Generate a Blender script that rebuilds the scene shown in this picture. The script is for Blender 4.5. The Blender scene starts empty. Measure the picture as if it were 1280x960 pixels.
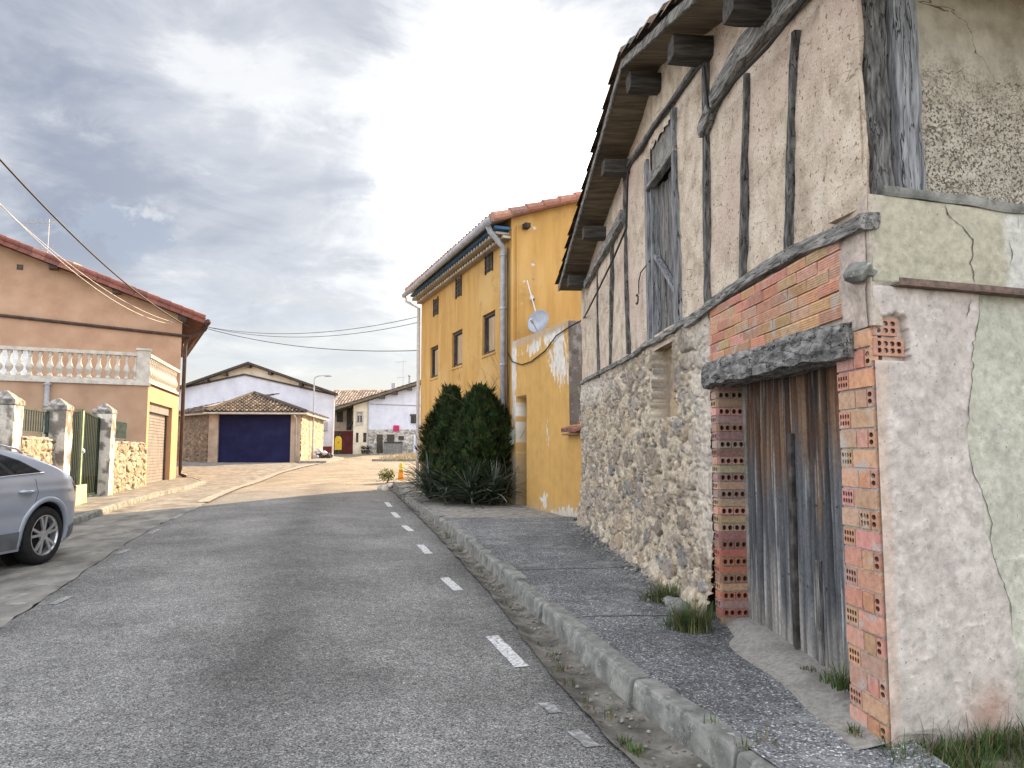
import bpy, bmesh, math, random
import numpy as np
from mathutils import Vector, noise as mnoise

random.seed(7)
scn = bpy.context.scene
COL = scn.collection
R_ = math.radians

# ------------------------------------------------------------------ camera geometry
FPX = 940.0
PITCH = math.atan(85 / FPX)
CAM = Vector((0, 0, 1.6))


def ray(x, y):
    dx = (x - 640) / FPX
    dy = (480 - y) / FPX
    return Vector((dx, math.cos(PITCH) - dy * math.sin(PITCH), math.sin(PITCH) + dy * math.cos(PITCH)))


def at(x, y, depth):
    d = ray(x, y)
    return CAM + d * (depth / d.y)


def smooth(a, b, x):
    t = max(0.0, min(1.0, (x - a) / (b - a)))
    return t * t * (3 - 2 * t)


def zg(x, y):
    yy = min(max(y, -30), 105)
    z = .0285 * yy - .00012 * yy * yy
    z -= .15 * math.exp(-((y - 26) / 7) ** 2) * smooth(5, 9, -x)
    return z


def gnd(x, y, h=0.0):
    d = ray(x, y)
    t = .5
    g = lambda t: 1.6 + t * d.z - zg(t * d.x, t * d.y) - h
    while t < 160 and g(t) > 0:
        t += .05
    a, b = t - .05, t
    for _ in range(30):
        m = (a + b) / 2
        if g(m) > 0:
            a = m
        else:
            b = m
    return CAM + d * a


class Fr:
    """vertical facade frame: u along, n outward, v = world height"""

    def __init__(s, P0, P1, out=None):
        s.O = Vector((P0[0], P0[1], 0))
        e = Vector((P1[0], P1[1], 0)) - s.O
        s.L = e.length
        s.U = e / s.L
        s.N = Vector((-s.U.y, s.U.x, 0))
        ref = (CAM - s.O) if out is None else Vector((out[0], out[1], 0))
        if s.N.dot(ref) < 0:
            s.N = -s.N

    def p(s, u, v, n=0.0):
        return Vector((s.O.x + s.U.x * u + s.N.x * n, s.O.y + s.U.y * u + s.N.y * n, v))

    def pix(s, x, y, n=0.0):
        d = ray(x, y)
        o = s.O + s.N * n
        t = (o.x * s.N.x + o.y * s.N.y) / (d.x * s.N.x + d.y * s.N.y)
        w = d * t - Vector((o.x, o.y, 0))
        return (w.x * s.U.x + w.y * s.U.y, 1.6 + t * d.z)


def lerp(a, b, t):
    return a + (b - a) * t


def poly(pts, x):
    """piecewise linear y(x) with extrapolation"""
    if x <= pts[0][0]:
        a, b = pts[0], pts[1]
    elif x >= pts[-1][0]:
        a, b = pts[-2], pts[-1]
    else:
        for a, b in zip(pts, pts[1:]):
            if a[0] <= x <= b[0]:
                break
    return a[1] + (b[1] - a[1]) * (x - a[0]) / (b[0] - a[0])


# ------------------------------------------------------------------ mesh builder
class MB:
    def __init__(s):
        s.v = []
        s.f = []
        s.c = {}
        s.cur = None

    def add(s, p):
        s.v.append((p[0], p[1], p[2]))
        if s.cur is not None:
            s.c[len(s.v) - 1] = s.cur
        return len(s.v) - 1

    def face(s, pts):
        s.f.append([s.add(p) for p in pts])

    def box8(s, c):
        i = [s.add(p) for p in c]
        for q in ((0, 1, 2, 3), (7, 6, 5, 4), (0, 4, 5, 1), (1, 5, 6, 2), (2, 6, 7, 3), (3, 7, 4, 0)):
            s.f.append([i[k] for k in q])

    def box(s, F, u0, u1, v0, v1, n0, n1):
        s.box8([F.p(u0, v0, n0), F.p(u1, v0, n0), F.p(u1, v1, n0), F.p(u0, v1, n0),
                F.p(u0, v0, n1), F.p(u1, v0, n1), F.p(u1, v1, n1), F.p(u0, v1, n1)])

    def wbox(s, x0, x1, y0, y1, z0, z1):
        s.box8([(x0, y0, z0), (x1, y0, z0), (x1, y1, z0), (x0, y1, z0), (x0, y0, z1), (x1, y0, z1), (x1, y1, z1), (x0, y1, z1)])

    def prism(s, F, uv, n0, n1):
        a = [s.add(F.p(u, v, n0)) for u, v in uv]
        b = [s.add(F.p(u, v, n1)) for u, v in uv]
        s.f.append(a[::-1])
        s.f.append(b)
        k = len(uv)
        for i in range(k):
            j = (i + 1) % k
            s.f.append([a[i], a[j], b[j], b[i]])

    def bar(s, A, B, w, d=None, up=Vector((0, 0, 1))):
        A, B = Vector(A), Vector(B)
        d = w if d is None else d
        t = (B - A).normalized()
        x = t.cross(up)
        if x.length < 1e-3:
            x = t.cross(Vector((1, 0, 0)))
        x.normalize()
        y = x.cross(t).normalized()
        x *= w / 2
        y *= d / 2
        s.box8([A - x - y, A + x - y, A + x + y, A - x + y, B - x - y, B + x - y, B + x + y, B - x + y])

    def tube(s, pts, r, k=8, cap=True):
        pts = [Vector(p) for p in pts]
        rs = r if isinstance(r, (list, tuple)) else [r] * len(pts)
        rings = []
        ref = None
        for i, p in enumerate(pts):
            t = (pts[min(i + 1, len(pts) - 1)] - pts[max(i - 1, 0)]).normalized()
            if ref is None:
                ref = t.cross(Vector((0, 0, 1)))
                if ref.length < .1:
                    ref = t.cross(Vector((1, 0, 0)))
            x = (ref - t * ref.dot(t)).normalized()
            ref = x
            y = t.cross(x)
            rings.append([s.add(p + (x * math.cos(a) + y * math.sin(a)) * rs[i]) for a in [2 * math.pi * j / k for j in range(k)]])
        for a, b in zip(rings, rings[1:]):
            for j in range(k):
                s.f.append([a[j], a[(j + 1) % k], b[(j + 1) % k], b[j]])
        if cap:
            s.f.append(rings[0][::-1])
            s.f.append(rings[-1])

    def lathe(s, O, prof, k=16, axis=(0, 0, 1)):
        ax = Vector(axis).normalized()
        x = ax.cross(Vector((0, 0, 1)))
        if x.length < .1:
            x = Vector((1, 0, 0))
        x.normalize()
        y = ax.cross(x)
        O = Vector(O)
        rings = []
        for r, h in prof:
            rings.append([s.add(O + ax * h + (x * math.cos(2 * math.pi * j / k) + y * math.sin(2 * math.pi * j / k)) * max(r, 1e-4)) for j in range(k)])
        for a, b in zip(rings, rings[1:]):
            for j in range(k):
                s.f.append([a[j], a[(j + 1) % k], b[(j + 1) % k], b[j]])
        s.f.append(rings[0][::-1])
        s.f.append(rings[-1])

    def grid(s, P, cols=None):
        """P: list of rows of points"""
        idx = []
        for i, r in enumerate(P):
            idx.append([])
            for j, p in enumerate(r):
                if cols is not None:
                    s.cur = cols[i][j]
                idx[-1].append(s.add(p))
        s.cur = None
        for a, b in zip(idx, idx[1:]):
            for j in range(len(a) - 1):
                s.f.append([a[j], a[j + 1], b[j + 1], b[j]])
        return idx

    def beam(s, pts, w, d, nrm, rough=.012, seg=.06, k=3, seed=0.0, taper=None):
        """weathered timber: rough displaced box along a polyline. w in plane, d along nrm"""
        pts = [Vector(p) for p in pts]
        nrm = Vector(nrm).normalized()
        st = []
        for a, b in zip(pts, pts[1:]):
            n = max(1, int((b - a).length / seg))
            for i in range(n):
                st.append((a + (b - a) * i / n))
        st.append(pts[-1])
        per = []
        for i in range(k):
            per.append((-1 + 2 * i / k, -1))
        for i in range(k):
            per.append((1, -1 + 2 * i / k))
        for i in range(k):
            per.append((1 - 2 * i / k, 1))
        for i in range(k):
            per.append((-1, 1 - 2 * i / k))
        rings = []
        for i, p in enumerate(st):
            t = (st[min(i + 1, len(st) - 1)] - st[max(i - 1, 0)]).normalized()
            x = t.cross(nrm).normalized()
            tt = i / max(1, len(st) - 1)
            ww = w if not isinstance(w, (tuple, list)) else lerp(w[0], w[1], tt)
            off = mnoise.noise(Vector((i * seg * 1.3, seed * 7.1, 3.3))) * rough * 1.4
            ring = []
            for a, b in per:
                q = p + x * (a * ww / 2 + off) + nrm * (b * d / 2)
                m = .93 if abs(a) > .99 and abs(b) > .99 else 1.0
                q = p + x * (a * ww / 2 * m + off) + nrm * (b * d / 2 * m)
                nn = mnoise.noise_vector(Vector((q.x * 6, q.y * 6, q.z * 6)) + Vector((seed, seed, 0))) * rough * .6
                ring.append(s.add(q + nn))
            rings.append(ring)
        K = len(per)
        for a, b in zip(rings, rings[1:]):
            for j in range(K):
                s.f.append([a[j], a[(j + 1) % K], b[(j + 1) % K], b[j]])
        s.f.append(rings[0][::-1])
        s.f.append(rings[-1])

    def build(s, name, mat, parent=None, smooth=False, local=False, fix=True):
        me = bpy.data.meshes.new(name)
        off = Vector((0, 0, 0))
        if parent is not None and not local:
            off = wloc(parent)
        vv = [(a - off.x, b - off.y, c - off.z) for a, b, c in s.v]
        me.from_pydata(vv, [], s.f)
        if s.c:
            ca = me.color_attributes.new('Col', 'FLOAT_COLOR', 'POINT')
            arr = np.ones((len(vv), 4), dtype=np.float32)
            arr[:, :3] = .5
            for k, c in s.c.items():
                arr[k, :3] = c
            ca.data.foreach_set('color', arr.ravel())
        if fix:
            bm = bmesh.new()
            bm.from_mesh(me)
            bmesh.ops.recalc_face_normals(bm, faces=bm.faces)
            bm.to_mesh(me)
            bm.free()
        if smooth:
            me.polygons.foreach_set('use_smooth', [True] * len(me.polygons))
        me.materials.append(mat)
        me.update()
        o = bpy.data.objects.new(name, me)
        COL.objects.link(o)
        if parent is not None:
            o.parent = parent
        return o


def wloc(o):
    l = o.location.copy()
    while o.parent is not None:
        o = o.parent
        l += o.location
    return l


def fast_mesh(name, V, Fq, mat, parent=None, C=None, smooth=True):
    off = wloc(parent) if parent is not None else Vector((0, 0, 0))
    me = bpy.data.meshes.new(name)
    V = np.asarray(V, dtype=np.float64) - np.array([off.x, off.y, off.z])
    me.from_pydata(V.tolist(), [], Fq)
    if C is not None:
        ca = me.color_attributes.new('Col', 'FLOAT_COLOR', 'POINT')
        arr = np.ones((len(V), 4), dtype=np.float32)
        arr[:, :3] = C
        ca.data.foreach_set('color', arr.ravel())
    if smooth:
        me.polygons.foreach_set('use_smooth', [True] * len(me.polygons))
    me.materials.append(mat)
    o = bpy.data.objects.new(name, me)
    COL.objects.link(o)
    if parent is not None:
        o.parent = parent
    return o


def tag(o, label=None, cat=None, group=None, kind=None):
    if label:
        o['label'] = label
    if cat:
        o['category'] = cat
    if group:
        o['group'] = group
    if kind:
        o['kind'] = kind
    return o


def thing(name, loc, label, cat, group=None, rz=0.0):
    o = bpy.data.objects.new(name, None)
    o.empty_display_size = .2
    o.location = loc
    o.rotation_euler = (0, 0, rz)
    COL.objects.link(o)
    return tag(o, label, cat, group)


# ------------------------------------------------------------------ numpy noise
def _hash(ix, iy, s):
    n = (ix * 374761393 + iy * 668265263 + s * 974711) & 0xFFFFFFFF
    n = ((n ^ (n >> 13)) * 1274126177) & 0xFFFFFFFF
    n = n ^ (n >> 16)
    return (n & 0xFFFFFF) / float(0xFFFFFF)


def vnoise(x, y, s=0):
    x = np.asarray(x, dtype=np.float64)
    y = np.asarray(y, dtype=np.float64)
    ix = np.floor(x).astype(np.int64)
    iy = np.floor(y).astype(np.int64)
    fx = x - ix
    fy = y - iy
    fx = fx * fx * (3 - 2 * fx)
    fy = fy * fy * (3 - 2 * fy)
    a = _hash(ix, iy, s)
    b = _hash(ix + 1, iy, s)
    c = _hash(ix, iy + 1, s)
    d = _hash(ix + 1, iy + 1, s)
    return (a * (1 - fx) + b * fx) * (1 - fy) + (c * (1 - fx) + d * fx) * fy


def fbm(x, y, s=0, o=4):
    t = 0
    a = .5
    for i in range(o):
        t = t + a * vnoise(np.asarray(x) * 2 ** i, np.asarray(y) * 2 ** i, s + i * 17)
        a *= .5
    return t / (1 - .5 ** o)


def worley(x, y, s=0, jit=.9):
    """returns F1, F2, id (0..1), id2"""
    ix = np.floor(x).astype(np.int64)
    iy = np.floor(y).astype(np.int64)
    F1 = np.full(x.shape, 9.)
    F2 = np.full(x.shape, 9.)
    I1 = np.zeros(x.shape)
    I2 = np.zeros(x.shape)
    for dx in (-1, 0, 1):
        for dy in (-1, 0, 1):
            cx = ix + dx
            cy = iy + dy
            px = cx + .5 + (_hash(cx, cy, s) - .5) * jit
            py = cy + .5 + (_hash(cx, cy, s + 5) - .5) * jit
            d = np.sqrt((x - px) ** 2 + (y - py) ** 2)
            i1 = _hash(cx, cy, s + 9)
            i2 = _hash(cx, cy, s + 13)
            m = d < F1
            F2 = np.where(m, F1, np.minimum(F2, d))
            I1 = np.where(m, i1, I1)
            I2 = np.where(m, i2, I2)
            F1 = np.where(m, d, F1)
    return F1, F2, I1, I2


def npsm(a, b, x):
    t = np.clip((x - a) / (b - a), 0, 1)
    return t * t * (3 - 2 * t)


def pickcol(I, pal):
    pal = np.array(pal)
    k = np.minimum((I * len(pal)).astype(int), len(pal) - 1)
    return pal[k]


def surf_grid(F, u0, u1, v0f, v1f, step, fn, name, mat, parent, hole=None):
    """displaced facade sheet. v0f,v1f: functions of u (numpy). fn(u,v)-> n, colour"""
    nu = max(2, int((u1 - u0) / step) + 1)
    us = np.linspace(u0, u1, nu)
    vb = v0f(us)
    vt = v1f(us)
    nv = max(2, int((vt - vb).max() / step) + 1)
    T = np.linspace(0, 1, nv)
    U = np.repeat(us[:, None], nv, 1)
    V = vb[:, None] + (vt - vb)[:, None] * T[None, :]
    n, C = fn(U, V)
    X = F.O.x + F.U.x * U + F.N.x * n
    Y = F.O.y + F.U.y * U + F.N.y * n
    P = np.stack([X, Y, V], -1).reshape(-1, 3)
    ii = np.arange(nu * nv).reshape(nu, nv)
    Q = np.stack([ii[:-1, :-1], ii[1:, :-1], ii[1:, 1:], ii[:-1, 1:]], -1).reshape(-1, 4)
    if hole is not None:
        hm = hole(U, V)
        keep = ~(hm[:-1, :-1] & hm[1:, :-1] & hm[1:, 1:] & hm[:-1, 1:]).reshape(-1)
        Q = Q[keep]
    return fast_mesh(name, P, Q.tolist(), mat, parent, C.reshape(-1, 3))


# ------------------------------------------------------------------ materials
def mat(name, stops, scale=5.0, detail=8, rough=.85, bump=0.0, bscale=30., bdist=.01, stretch=(1, 1, 1), vc=0.0, spots=None,
        metal=0.0, spec=.3, big=None, coat=0.0, lo=.36, hi=.64, bvor=False, transl=0.0, rot=(0, 0, 0), cracks=None, zmask=None):
    m = bpy.data.materials.new(name)
    m.use_nodes = True
    nt = m.node_tree
    N, L = nt.nodes, nt.links
    b = N['Principled BSDF']
    b.inputs['Roughness'].default_value = rough
    b.inputs['Metallic'].default_value = metal
    b.inputs['Specular IOR Level'].default_value = spec
    if coat:
        b.inputs['Coat Weight'].default_value = coat
        b.inputs['Coat Roughness'].default_value = .06
    tc = N.new('ShaderNodeTexCoord')
    mp = N.new('ShaderNodeMapping')
    mp.inputs['Scale'].default_value = stretch
    mp.inputs['Rotation'].default_value = rot
    L.new(tc.outputs['Object'], mp.inputs['Vector'])
    nz = N.new('ShaderNodeTexNoise')
    nz.inputs['Scale'].default_value = scale
    nz.inputs['Detail'].default_value = detail
    nz.inputs['Roughness'].default_value = .6
    L.new(mp.outputs[0], nz.inputs['Vector'])
    rp = N.new('ShaderNodeValToRGB')
    cr = rp.color_ramp
    k = len(stops)
    while len(cr.elements) < k:
        cr.elements.new(.5)
    for i, c in enumerate(stops):
        cr.elements[i].position = lo + (hi - lo) * (i / max(1, k - 1))
        cr.elements[i].color = (*c, 1)
    L.new(nz.outputs['Fac'], rp.inputs['Fac'])
    col = rp.outputs['Color']

    def mix(mode, fac, a, bb):
        x = N.new('ShaderNodeMix')
        x.data_type = 'RGBA'
        x.blend_type = mode
        for sock, val in ((x.inputs['Factor'], fac), (x.inputs['A'], a), (x.inputs['B'], bb)):
            if isinstance(val, (int, float)):
                sock.default_value = val
            elif isinstance(val, tuple):
                sock.default_value = (*val, 1)
            else:
                L.new(val, sock)
        return x.outputs['Result']

    if vc:
        at_ = N.new('ShaderNodeAttribute')
        at_.attribute_name = 'Col'
        # noise ramp acts as a multiplier around 1 for vertex-coloured surfaces
        col = mix('MULTIPLY', vc, at_.outputs['Color'], col)
    if big:
        bcol, bs, b0, b1 = big[:4]
        n2 = N.new('ShaderNodeTexNoise')
        n2.inputs['Scale'].default_value = bs
        n2.inputs['Detail'].default_value = 6
        L.new(tc.outputs['Object'], n2.inputs['Vector'])
        mr = N.new('ShaderNodeMapRange')
        mr.inputs['From Min'].default_value = b0
        mr.inputs['From Max'].default_value = b1
        L.new(n2.outputs['Fac'], mr.inputs['Value'])
        col = mix('MIX', mr.outputs['Result'], col, bcol)
    if spots:
        for sp in spots:
            scol, ss, s0, s1 = sp[:4]
            n3 = N.new('ShaderNodeTexNoise')
            n3.inputs['Scale'].default_value = ss
            n3.inputs['Detail'].default_value = sp[4] if len(sp) > 4 else 3
            n3.inputs['Roughness'].default_value = .65
            L.new(tc.outputs['Object'], n3.inputs['Vector'])
            mr = N.new('ShaderNodeMapRange')
            mr.inputs['From Min'].default_value = s0
            mr.inputs['From Max'].default_value = s1
            L.new(n3.outputs['Fac'], mr.inputs['Value'])
            fac = mr.outputs['Result']
            if zmask:
                sz = N.new('ShaderNodeSeparateXYZ')
                L.new(tc.outputs['Object'], sz.inputs[0])
                nw = N.new('ShaderNodeTexNoise')
                nw.inputs['Scale'].default_value = 3.2
                nw.inputs['Detail'].default_value = 6
                L.new(tc.outputs['Object'], nw.inputs['Vector'])
                ad = N.new('ShaderNodeMath')
                ad.operation = 'MULTIPLY_ADD'
                L.new(nw.outputs['Fac'], ad.inputs[0])
                ad.inputs[1].default_value = zmask[2]
                L.new(sz.outputs[2], ad.inputs[2])
                mz = N.new('ShaderNodeMapRange')
                mz.inputs['From Min'].default_value = zmask[0] + zmask[2] * .5
                mz.inputs['From Max'].default_value = zmask[1] + zmask[2] * .5
                L.new(ad.outputs[0], mz.inputs['Value'])
                mm = N.new('ShaderNodeMath')
                mm.operation = 'MULTIPLY'
                L.new(fac, mm.inputs[0])
                L.new(mz.outputs['Result'], mm.inputs[1])
                fac = mm.outputs[0]
            col = mix('MIX', fac, col, scol)
    if cracks:
        ccol, cs, cw, cst = cracks
        mc = N.new('ShaderNodeMapping')
        mc.inputs['Scale'].default_value = cst
        L.new(tc.outputs['Object'], mc.inputs['Vector'])
        nc = N.new('ShaderNodeTexNoise')
        nc.inputs['Scale'].default_value = cs
        nc.inputs['Detail'].default_value = 5
        nc.inputs['Distortion'].default_value = .4
        L.new(mc.outputs[0], nc.inputs['Vector'])
        m1 = N.new('ShaderNodeMath')
        m1.operation = 'SUBTRACT'
        m1.inputs[1].default_value = .5
        L.new(nc.outputs['Fac'], m1.inputs[0])
        m2 = N.new('ShaderNodeMath')
        m2.operation = 'ABSOLUTE'
        L.new(m1.outputs[0], m2.inputs[0])
        mr = N.new('ShaderNodeMapRange')
        mr.inputs['From Min'].default_value = cw
        mr.inputs['From Max'].default_value = cw * .35
        L.new(m2.outputs[0], mr.inputs['Value'])
        col = mix('MIX', mr.outputs['Result'], col, ccol)
    L.new(col, b.inputs['Base Color'])
    if bump:
        if bvor:
            nb = N.new('ShaderNodeTexVoronoi')
            nb.inputs['Scale'].default_value = bscale
            ho = nb.outputs['Distance']
            L.new(mp.outputs[0], nb.inputs['Vector'])
        else:
            nb = N.new('ShaderNodeTexNoise')
            nb.inputs['Scale'].default_value = bscale
            nb.inputs['Detail'].default_value = 8
            nb.inputs['Roughness'].default_value = .65
            ho = nb.outputs['Fac']
            L.new(mp.outputs[0], nb.inputs['Vector'])
        bp = N.new('ShaderNodeBump')
        bp.inputs['Strength'].default_value = bump
        bp.inputs['Distance'].default_value = bdist
        L.new(ho, bp.inputs['Height'])
        L.new(bp.outputs[0], b.inputs['Normal'])
    if transl:
        b.inputs['Transmission Weight'].default_value = 0
    return m


def grey(*g):
    return [(x, x, x) for x in g]


def asphalt(name, dark, light, white, cell=85., big=.35, warm=1.0, wamt=.66, pale=None, tracks=False):
    """aggregate: voronoi cells with random grey, plus broad wear patches"""
    m = bpy.data.materials.new(name)
    m.use_nodes = True
    N, L = m.node_tree.nodes, m.node_tree.links
    b = N['Principled BSDF']
    b.inputs['Roughness'].default_value = .9
    b.inputs['Specular IOR Level'].default_value = .25
    tc = N.new('ShaderNodeTexCoord')
    vo = N.new('ShaderNodeTexVoronoi')
    vo.inputs['Scale'].default_value = cell
    L.new(tc.outputs['Object'], vo.inputs['Vector'])
    sp = N.new('ShaderNodeSeparateColor')
    L.new(vo.outputs['Color'], sp.inputs[0])
    rp = N.new('ShaderNodeValToRGB')
    cr = rp.color_ramp
    cr.elements[0].position = .0
    cr.elements[0].color = (*dark, 1)
    cr.elements[1].position = 1.0
    cr.elements[1].color = (*white, 1)
    e = cr.elements.new(.55)
    e.color = (*light, 1)
    e = cr.elements.new(.88)
    e.color = (light[0] * 1.35, light[1] * 1.35, light[2] * 1.33, 1)
    L.new(sp.outputs[0], rp.inputs['Fac'])
    n2 = N.new('ShaderNodeTexNoise')
    n2.inputs['Scale'].default_value = .9
    n2.inputs['Detail'].default_value = 9
    n2.inputs['Roughness'].default_value = .65
    L.new(tc.outputs['Object'], n2.inputs['Vector'])
    mr = N.new('ShaderNodeMapRange')
    mr.inputs['From Min'].default_value = .3
    mr.inputs['From Max'].default_value = .7
    mr.inputs['To Min'].default_value = 1 - big
    mr.inputs['To Max'].default_value = 1 + big
    L.new(n2.outputs['Fac'], mr.inputs['Value'])
    mx = N.new('ShaderNodeMix')
    mx.data_type = 'RGBA'
    mx.blend_type = 'MULTIPLY'
    mx.inputs['Factor'].default_value = 1
    L.new(rp.outputs['Color'], mx.inputs['A'])
    L.new(mr.outputs['Result'], mx.inputs['B'])
    col = mx.outputs['Result']
    # fine dirt
    n3 = N.new('ShaderNodeTexNoise')
    n3.inputs['Scale'].default_value = 14
    n3.inputs['Detail'].default_value = 6
    L.new(tc.outputs['Object'], n3.inputs['Vector'])
    mr3 = N.new('ShaderNodeMapRange')
    mr3.inputs['From Min'].default_value = .35
    mr3.inputs['From Max'].default_value = .65
    mr3.inputs['To Min'].default_value = .86
    mr3.inputs['To Max'].default_value = 1.14
    L.new(n3.outputs['Fac'], mr3.inputs['Value'])
    mx3 = N.new('ShaderNodeMix')
    mx3.data_type = 'RGBA'
    mx3.blend_type = 'MULTIPLY'
    mx3.inputs['Factor'].default_value = 1
    L.new(col, mx3.inputs['A'])
    L.new(mr3.outputs['Result'], mx3.inputs['B'])
    col = mx3.outputs['Result']
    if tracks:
        # dark worn strip along the lane middle (real staining), follows the road curve by an attribute that also carries the painted far sunlight
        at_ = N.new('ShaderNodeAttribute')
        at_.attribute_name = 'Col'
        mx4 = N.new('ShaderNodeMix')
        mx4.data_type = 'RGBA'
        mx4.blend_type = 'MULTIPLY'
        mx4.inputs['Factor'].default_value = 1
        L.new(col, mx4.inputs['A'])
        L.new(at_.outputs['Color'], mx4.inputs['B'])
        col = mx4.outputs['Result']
    if pale:
        pc, ps, p0, p1 = pale
        n4 = N.new('ShaderNodeTexNoise')
        n4.inputs['Scale'].default_value = ps
        n4.inputs['Detail'].default_value = 10
        n4.inputs['Roughness'].default_value = .8
        L.new(tc.outputs['Object'], n4.inputs['Vector'])
        mr4 = N.new('ShaderNodeMapRange')
        mr4.inputs['From Min'].default_value = p0
        mr4.inputs['From Max'].default_value = p1
        L.new(n4.outputs['Fac'], mr4.inputs['Value'])
        mx5 = N.new('ShaderNodeMix')
        mx5.data_type = 'RGBA'
        L.new(mr4.outputs['Result'], mx5.inputs['Factor'])
        L.new(col, mx5.inputs['A'])
        mx5.inputs['B'].default_value = (*pc, 1)
        col = mx5.outputs['Result']
    L.new(col, b.inputs['Base Color'])
    bp = N.new('ShaderNodeBump')
    bp.inputs['Strength'].default_value = .55
    bp.inputs['Distance'].default_value = .006
    L.new(vo.outputs['Distance'], bp.inputs['Height'])
    L.new(bp.outputs[0], b.inputs['Normal'])
    return m


def glass_mat(name, c=(.03, .035, .04), rough=.08):
    m = bpy.data.materials.new(name)
    m.use_nodes = True
    b = m.node_tree.nodes['Principled BSDF']
    b.inputs['Base Color'].default_value = (*c, 1)
    b.inputs['Roughness'].default_value = rough
    b.inputs['Specular IOR Level'].default_value = .6
    return m


MUL = grey(.72, 1.0, 1.25)
M = {}
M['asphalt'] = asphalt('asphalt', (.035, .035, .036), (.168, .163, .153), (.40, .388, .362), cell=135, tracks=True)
M['pave'] = asphalt('pavement_asphalt', (.035, .036, .037), (.13, .132, .134), (.50, .50, .49), cell=110, big=.5, pale=((.30, .305, .29), 1.7, .53, .70))
M['concrete'] = mat('concrete', [(.13, .125, .112), (.215, .205, .182), (.30, .285, .25)], 8, 14, bump=.7, bscale=70, bdist=.007, spots=[((.09, .085, .072), 15, .57, .7, 8), ((.36, .35, .32), 60, .64, .7, 2)])
M['apron'] = mat('apron_concrete', [(.19, .18, .158), (.245, .232, .205), (.30, .285, .252)], 30, 12, bump=.6, bscale=110, bdist=.004, big=((.15, .142, .125), 2.2, .5, .68), spots=[((.38, .37, .345), 85, .63, .70, 2), ((.10, .095, .08), 40, .64, .72, 3)])
M['lotconc'] = mat('lot_concrete', [(.105, .10, .088), (.165, .157, .138), (.235, .222, .195)], 3.4, 14, bump=.7, bscale=60, bdist=.006, stretch=(1, .45, 1), spots=[((.07, .066, .058), 5, .56, .7, 8), ((.31, .30, .27), 4, .60, .70, 8)])
M['pale_concrete'] = mat('pale_concrete', [(.17, .162, .14), (.235, .222, .192), (.30, .285, .25)], 6, 12, bump=.6, bscale=60, bdist=.006, spots=[((.14, .13, .11), 7, .57, .7, 8)])
M['gutter'] = mat('gutter_concrete', [(.06, .055, .046), (.128, .117, .098), (.225, .208, .18)], 6, 12, bump=.7, bscale=70, bdist=.008, spots=[((.06, .055, .045), 12, .56, .66)])
M['kerb'] = mat('kerb_concrete', [(.12, .12, .108), (.185, .185, .168), (.27, .265, .24)], 7, 14, bump=.8, bscale=80, bdist=.006, spots=[((.07, .07, .065), 11, .55, .68, 8), ((.38, .38, .35), 22, .6, .72)])
M['dirt'] = mat('dirt', [(.10, .085, .06), (.17, .15, .11), (.26, .23, .17)], 2.5, 12, bump=.6, bscale=25, bdist=.02, spots=[((.06, .09, .03), 1.3, .5, .62)])
M['paint'] = mat('road_paint', [(.15, .15, .15), (.50, .50, .485), (.66, .66, .64)], 40, 8, bump=.3, bscale=150, bdist=.003)
M['paint_worn'] = mat('road_paint_worn', [(.14, .138, .132), (.19, .187, .18), (.36, .355, .345)], 22, 8, bump=.3, bscale=150, bdist=.003)
M['plaster'] = mat('barn_plaster', [(.38, .31, .235), (.545, .455, .355), (.635, .555, .45)], 5.5, 14, bump=1.0, bscale=34, bdist=.016, big=((.53, .405, .335), .9, .48, .70), spots=[((.15, .10, .065), 26, .635, .70, 2), ((.62, .55, .45), 60, .60, .70, 2), ((.30, .215, .145), 70, .60, .68, 2)], cracks=((.25, .18, .12), 2.2, .0032, (.5, .5, 1.4)))
M['vcrough'] = mat('rough_masonry', MUL, 38, 8, vc=1.0, bump=.8, bscale=75, bdist=.006, lo=.3, hi=.7)
M['vcsmooth'] = mat('smooth_render', grey(.78, 1.0, 1.16), 22, 14, vc=1.0, bump=.8, bscale=48, bdist=.008, lo=.3, hi=.7, spots=[((.24, .215, .185), 48, .66, .72, 2), ((.58, .55, .50), 19, .64, .74, 6)])
M['woodV'] = mat('grey_wood_upright', [(.04, .039, .037), (.145, .14, .132), (.30, .29, .27)], 12, 14, bump=1.0, bscale=16, bdist=.016, stretch=(3.5, 3.5, .35), lo=.32, hi=.68, cracks=((.014, .013, .012), 11, .013, (2.2, 2.2, .14)), spots=[((.33, .32, .30), 3.0, .6, .75, 8)])
M['woodH'] = mat('grey_wood_level', [(.055, .053, .05), (.20, .193, .18), (.38, .365, .335)], 12, 14, bump=1.0, bscale=16, bdist=.016, stretch=(3.5, .35, 3.5), lo=.32, hi=.68, cracks=((.016, .015, .014), 11, .015, (2.2, .13, 2.2)), spots=[((.36, .35, .32), 3.0, .58, .75, 8)])
M['woodL'] = mat('pale_grey_wood', [(.07, .073, .078), (.21, .215, .225), (.36, .36, .365)], 12, 14, bump=1.0, bscale=16, bdist=.014, stretch=(3.2, 3.2, .35), lo=.32, hi=.68, cracks=((.02, .02, .02), 10, .014, (2.2, 2.2, .14)))
M['brick'] = mat('weathered_brick', grey(.75, 1.0, 1.18), 30, 10, vc=1.0, bump=.9, bscale=60, bdist=.006, lo=.3, hi=.7, spots=[((.43, .385, .34), 8, .56, .64, 9), ((.20, .11, .08), 16, .64, .72, 6)])
M['mottle'] = mat('mottled_render', [(.33, .295, .23), (.43, .39, .315), (.52, .475, .39)], 7, 14, bump=1.0, bscale=60, bdist=.012, spots=[((.085, .07, .055), 62, .50, .58, 3), ((.12, .10, .075), 24, .56, .66, 6), ((.62, .58, .50), 75, .60, .68, 2)], zmask=(3.66, 3.30, .55), cracks=((.12, .09, .07), 2.0, .003, (.7, .7, 1.2)))
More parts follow.
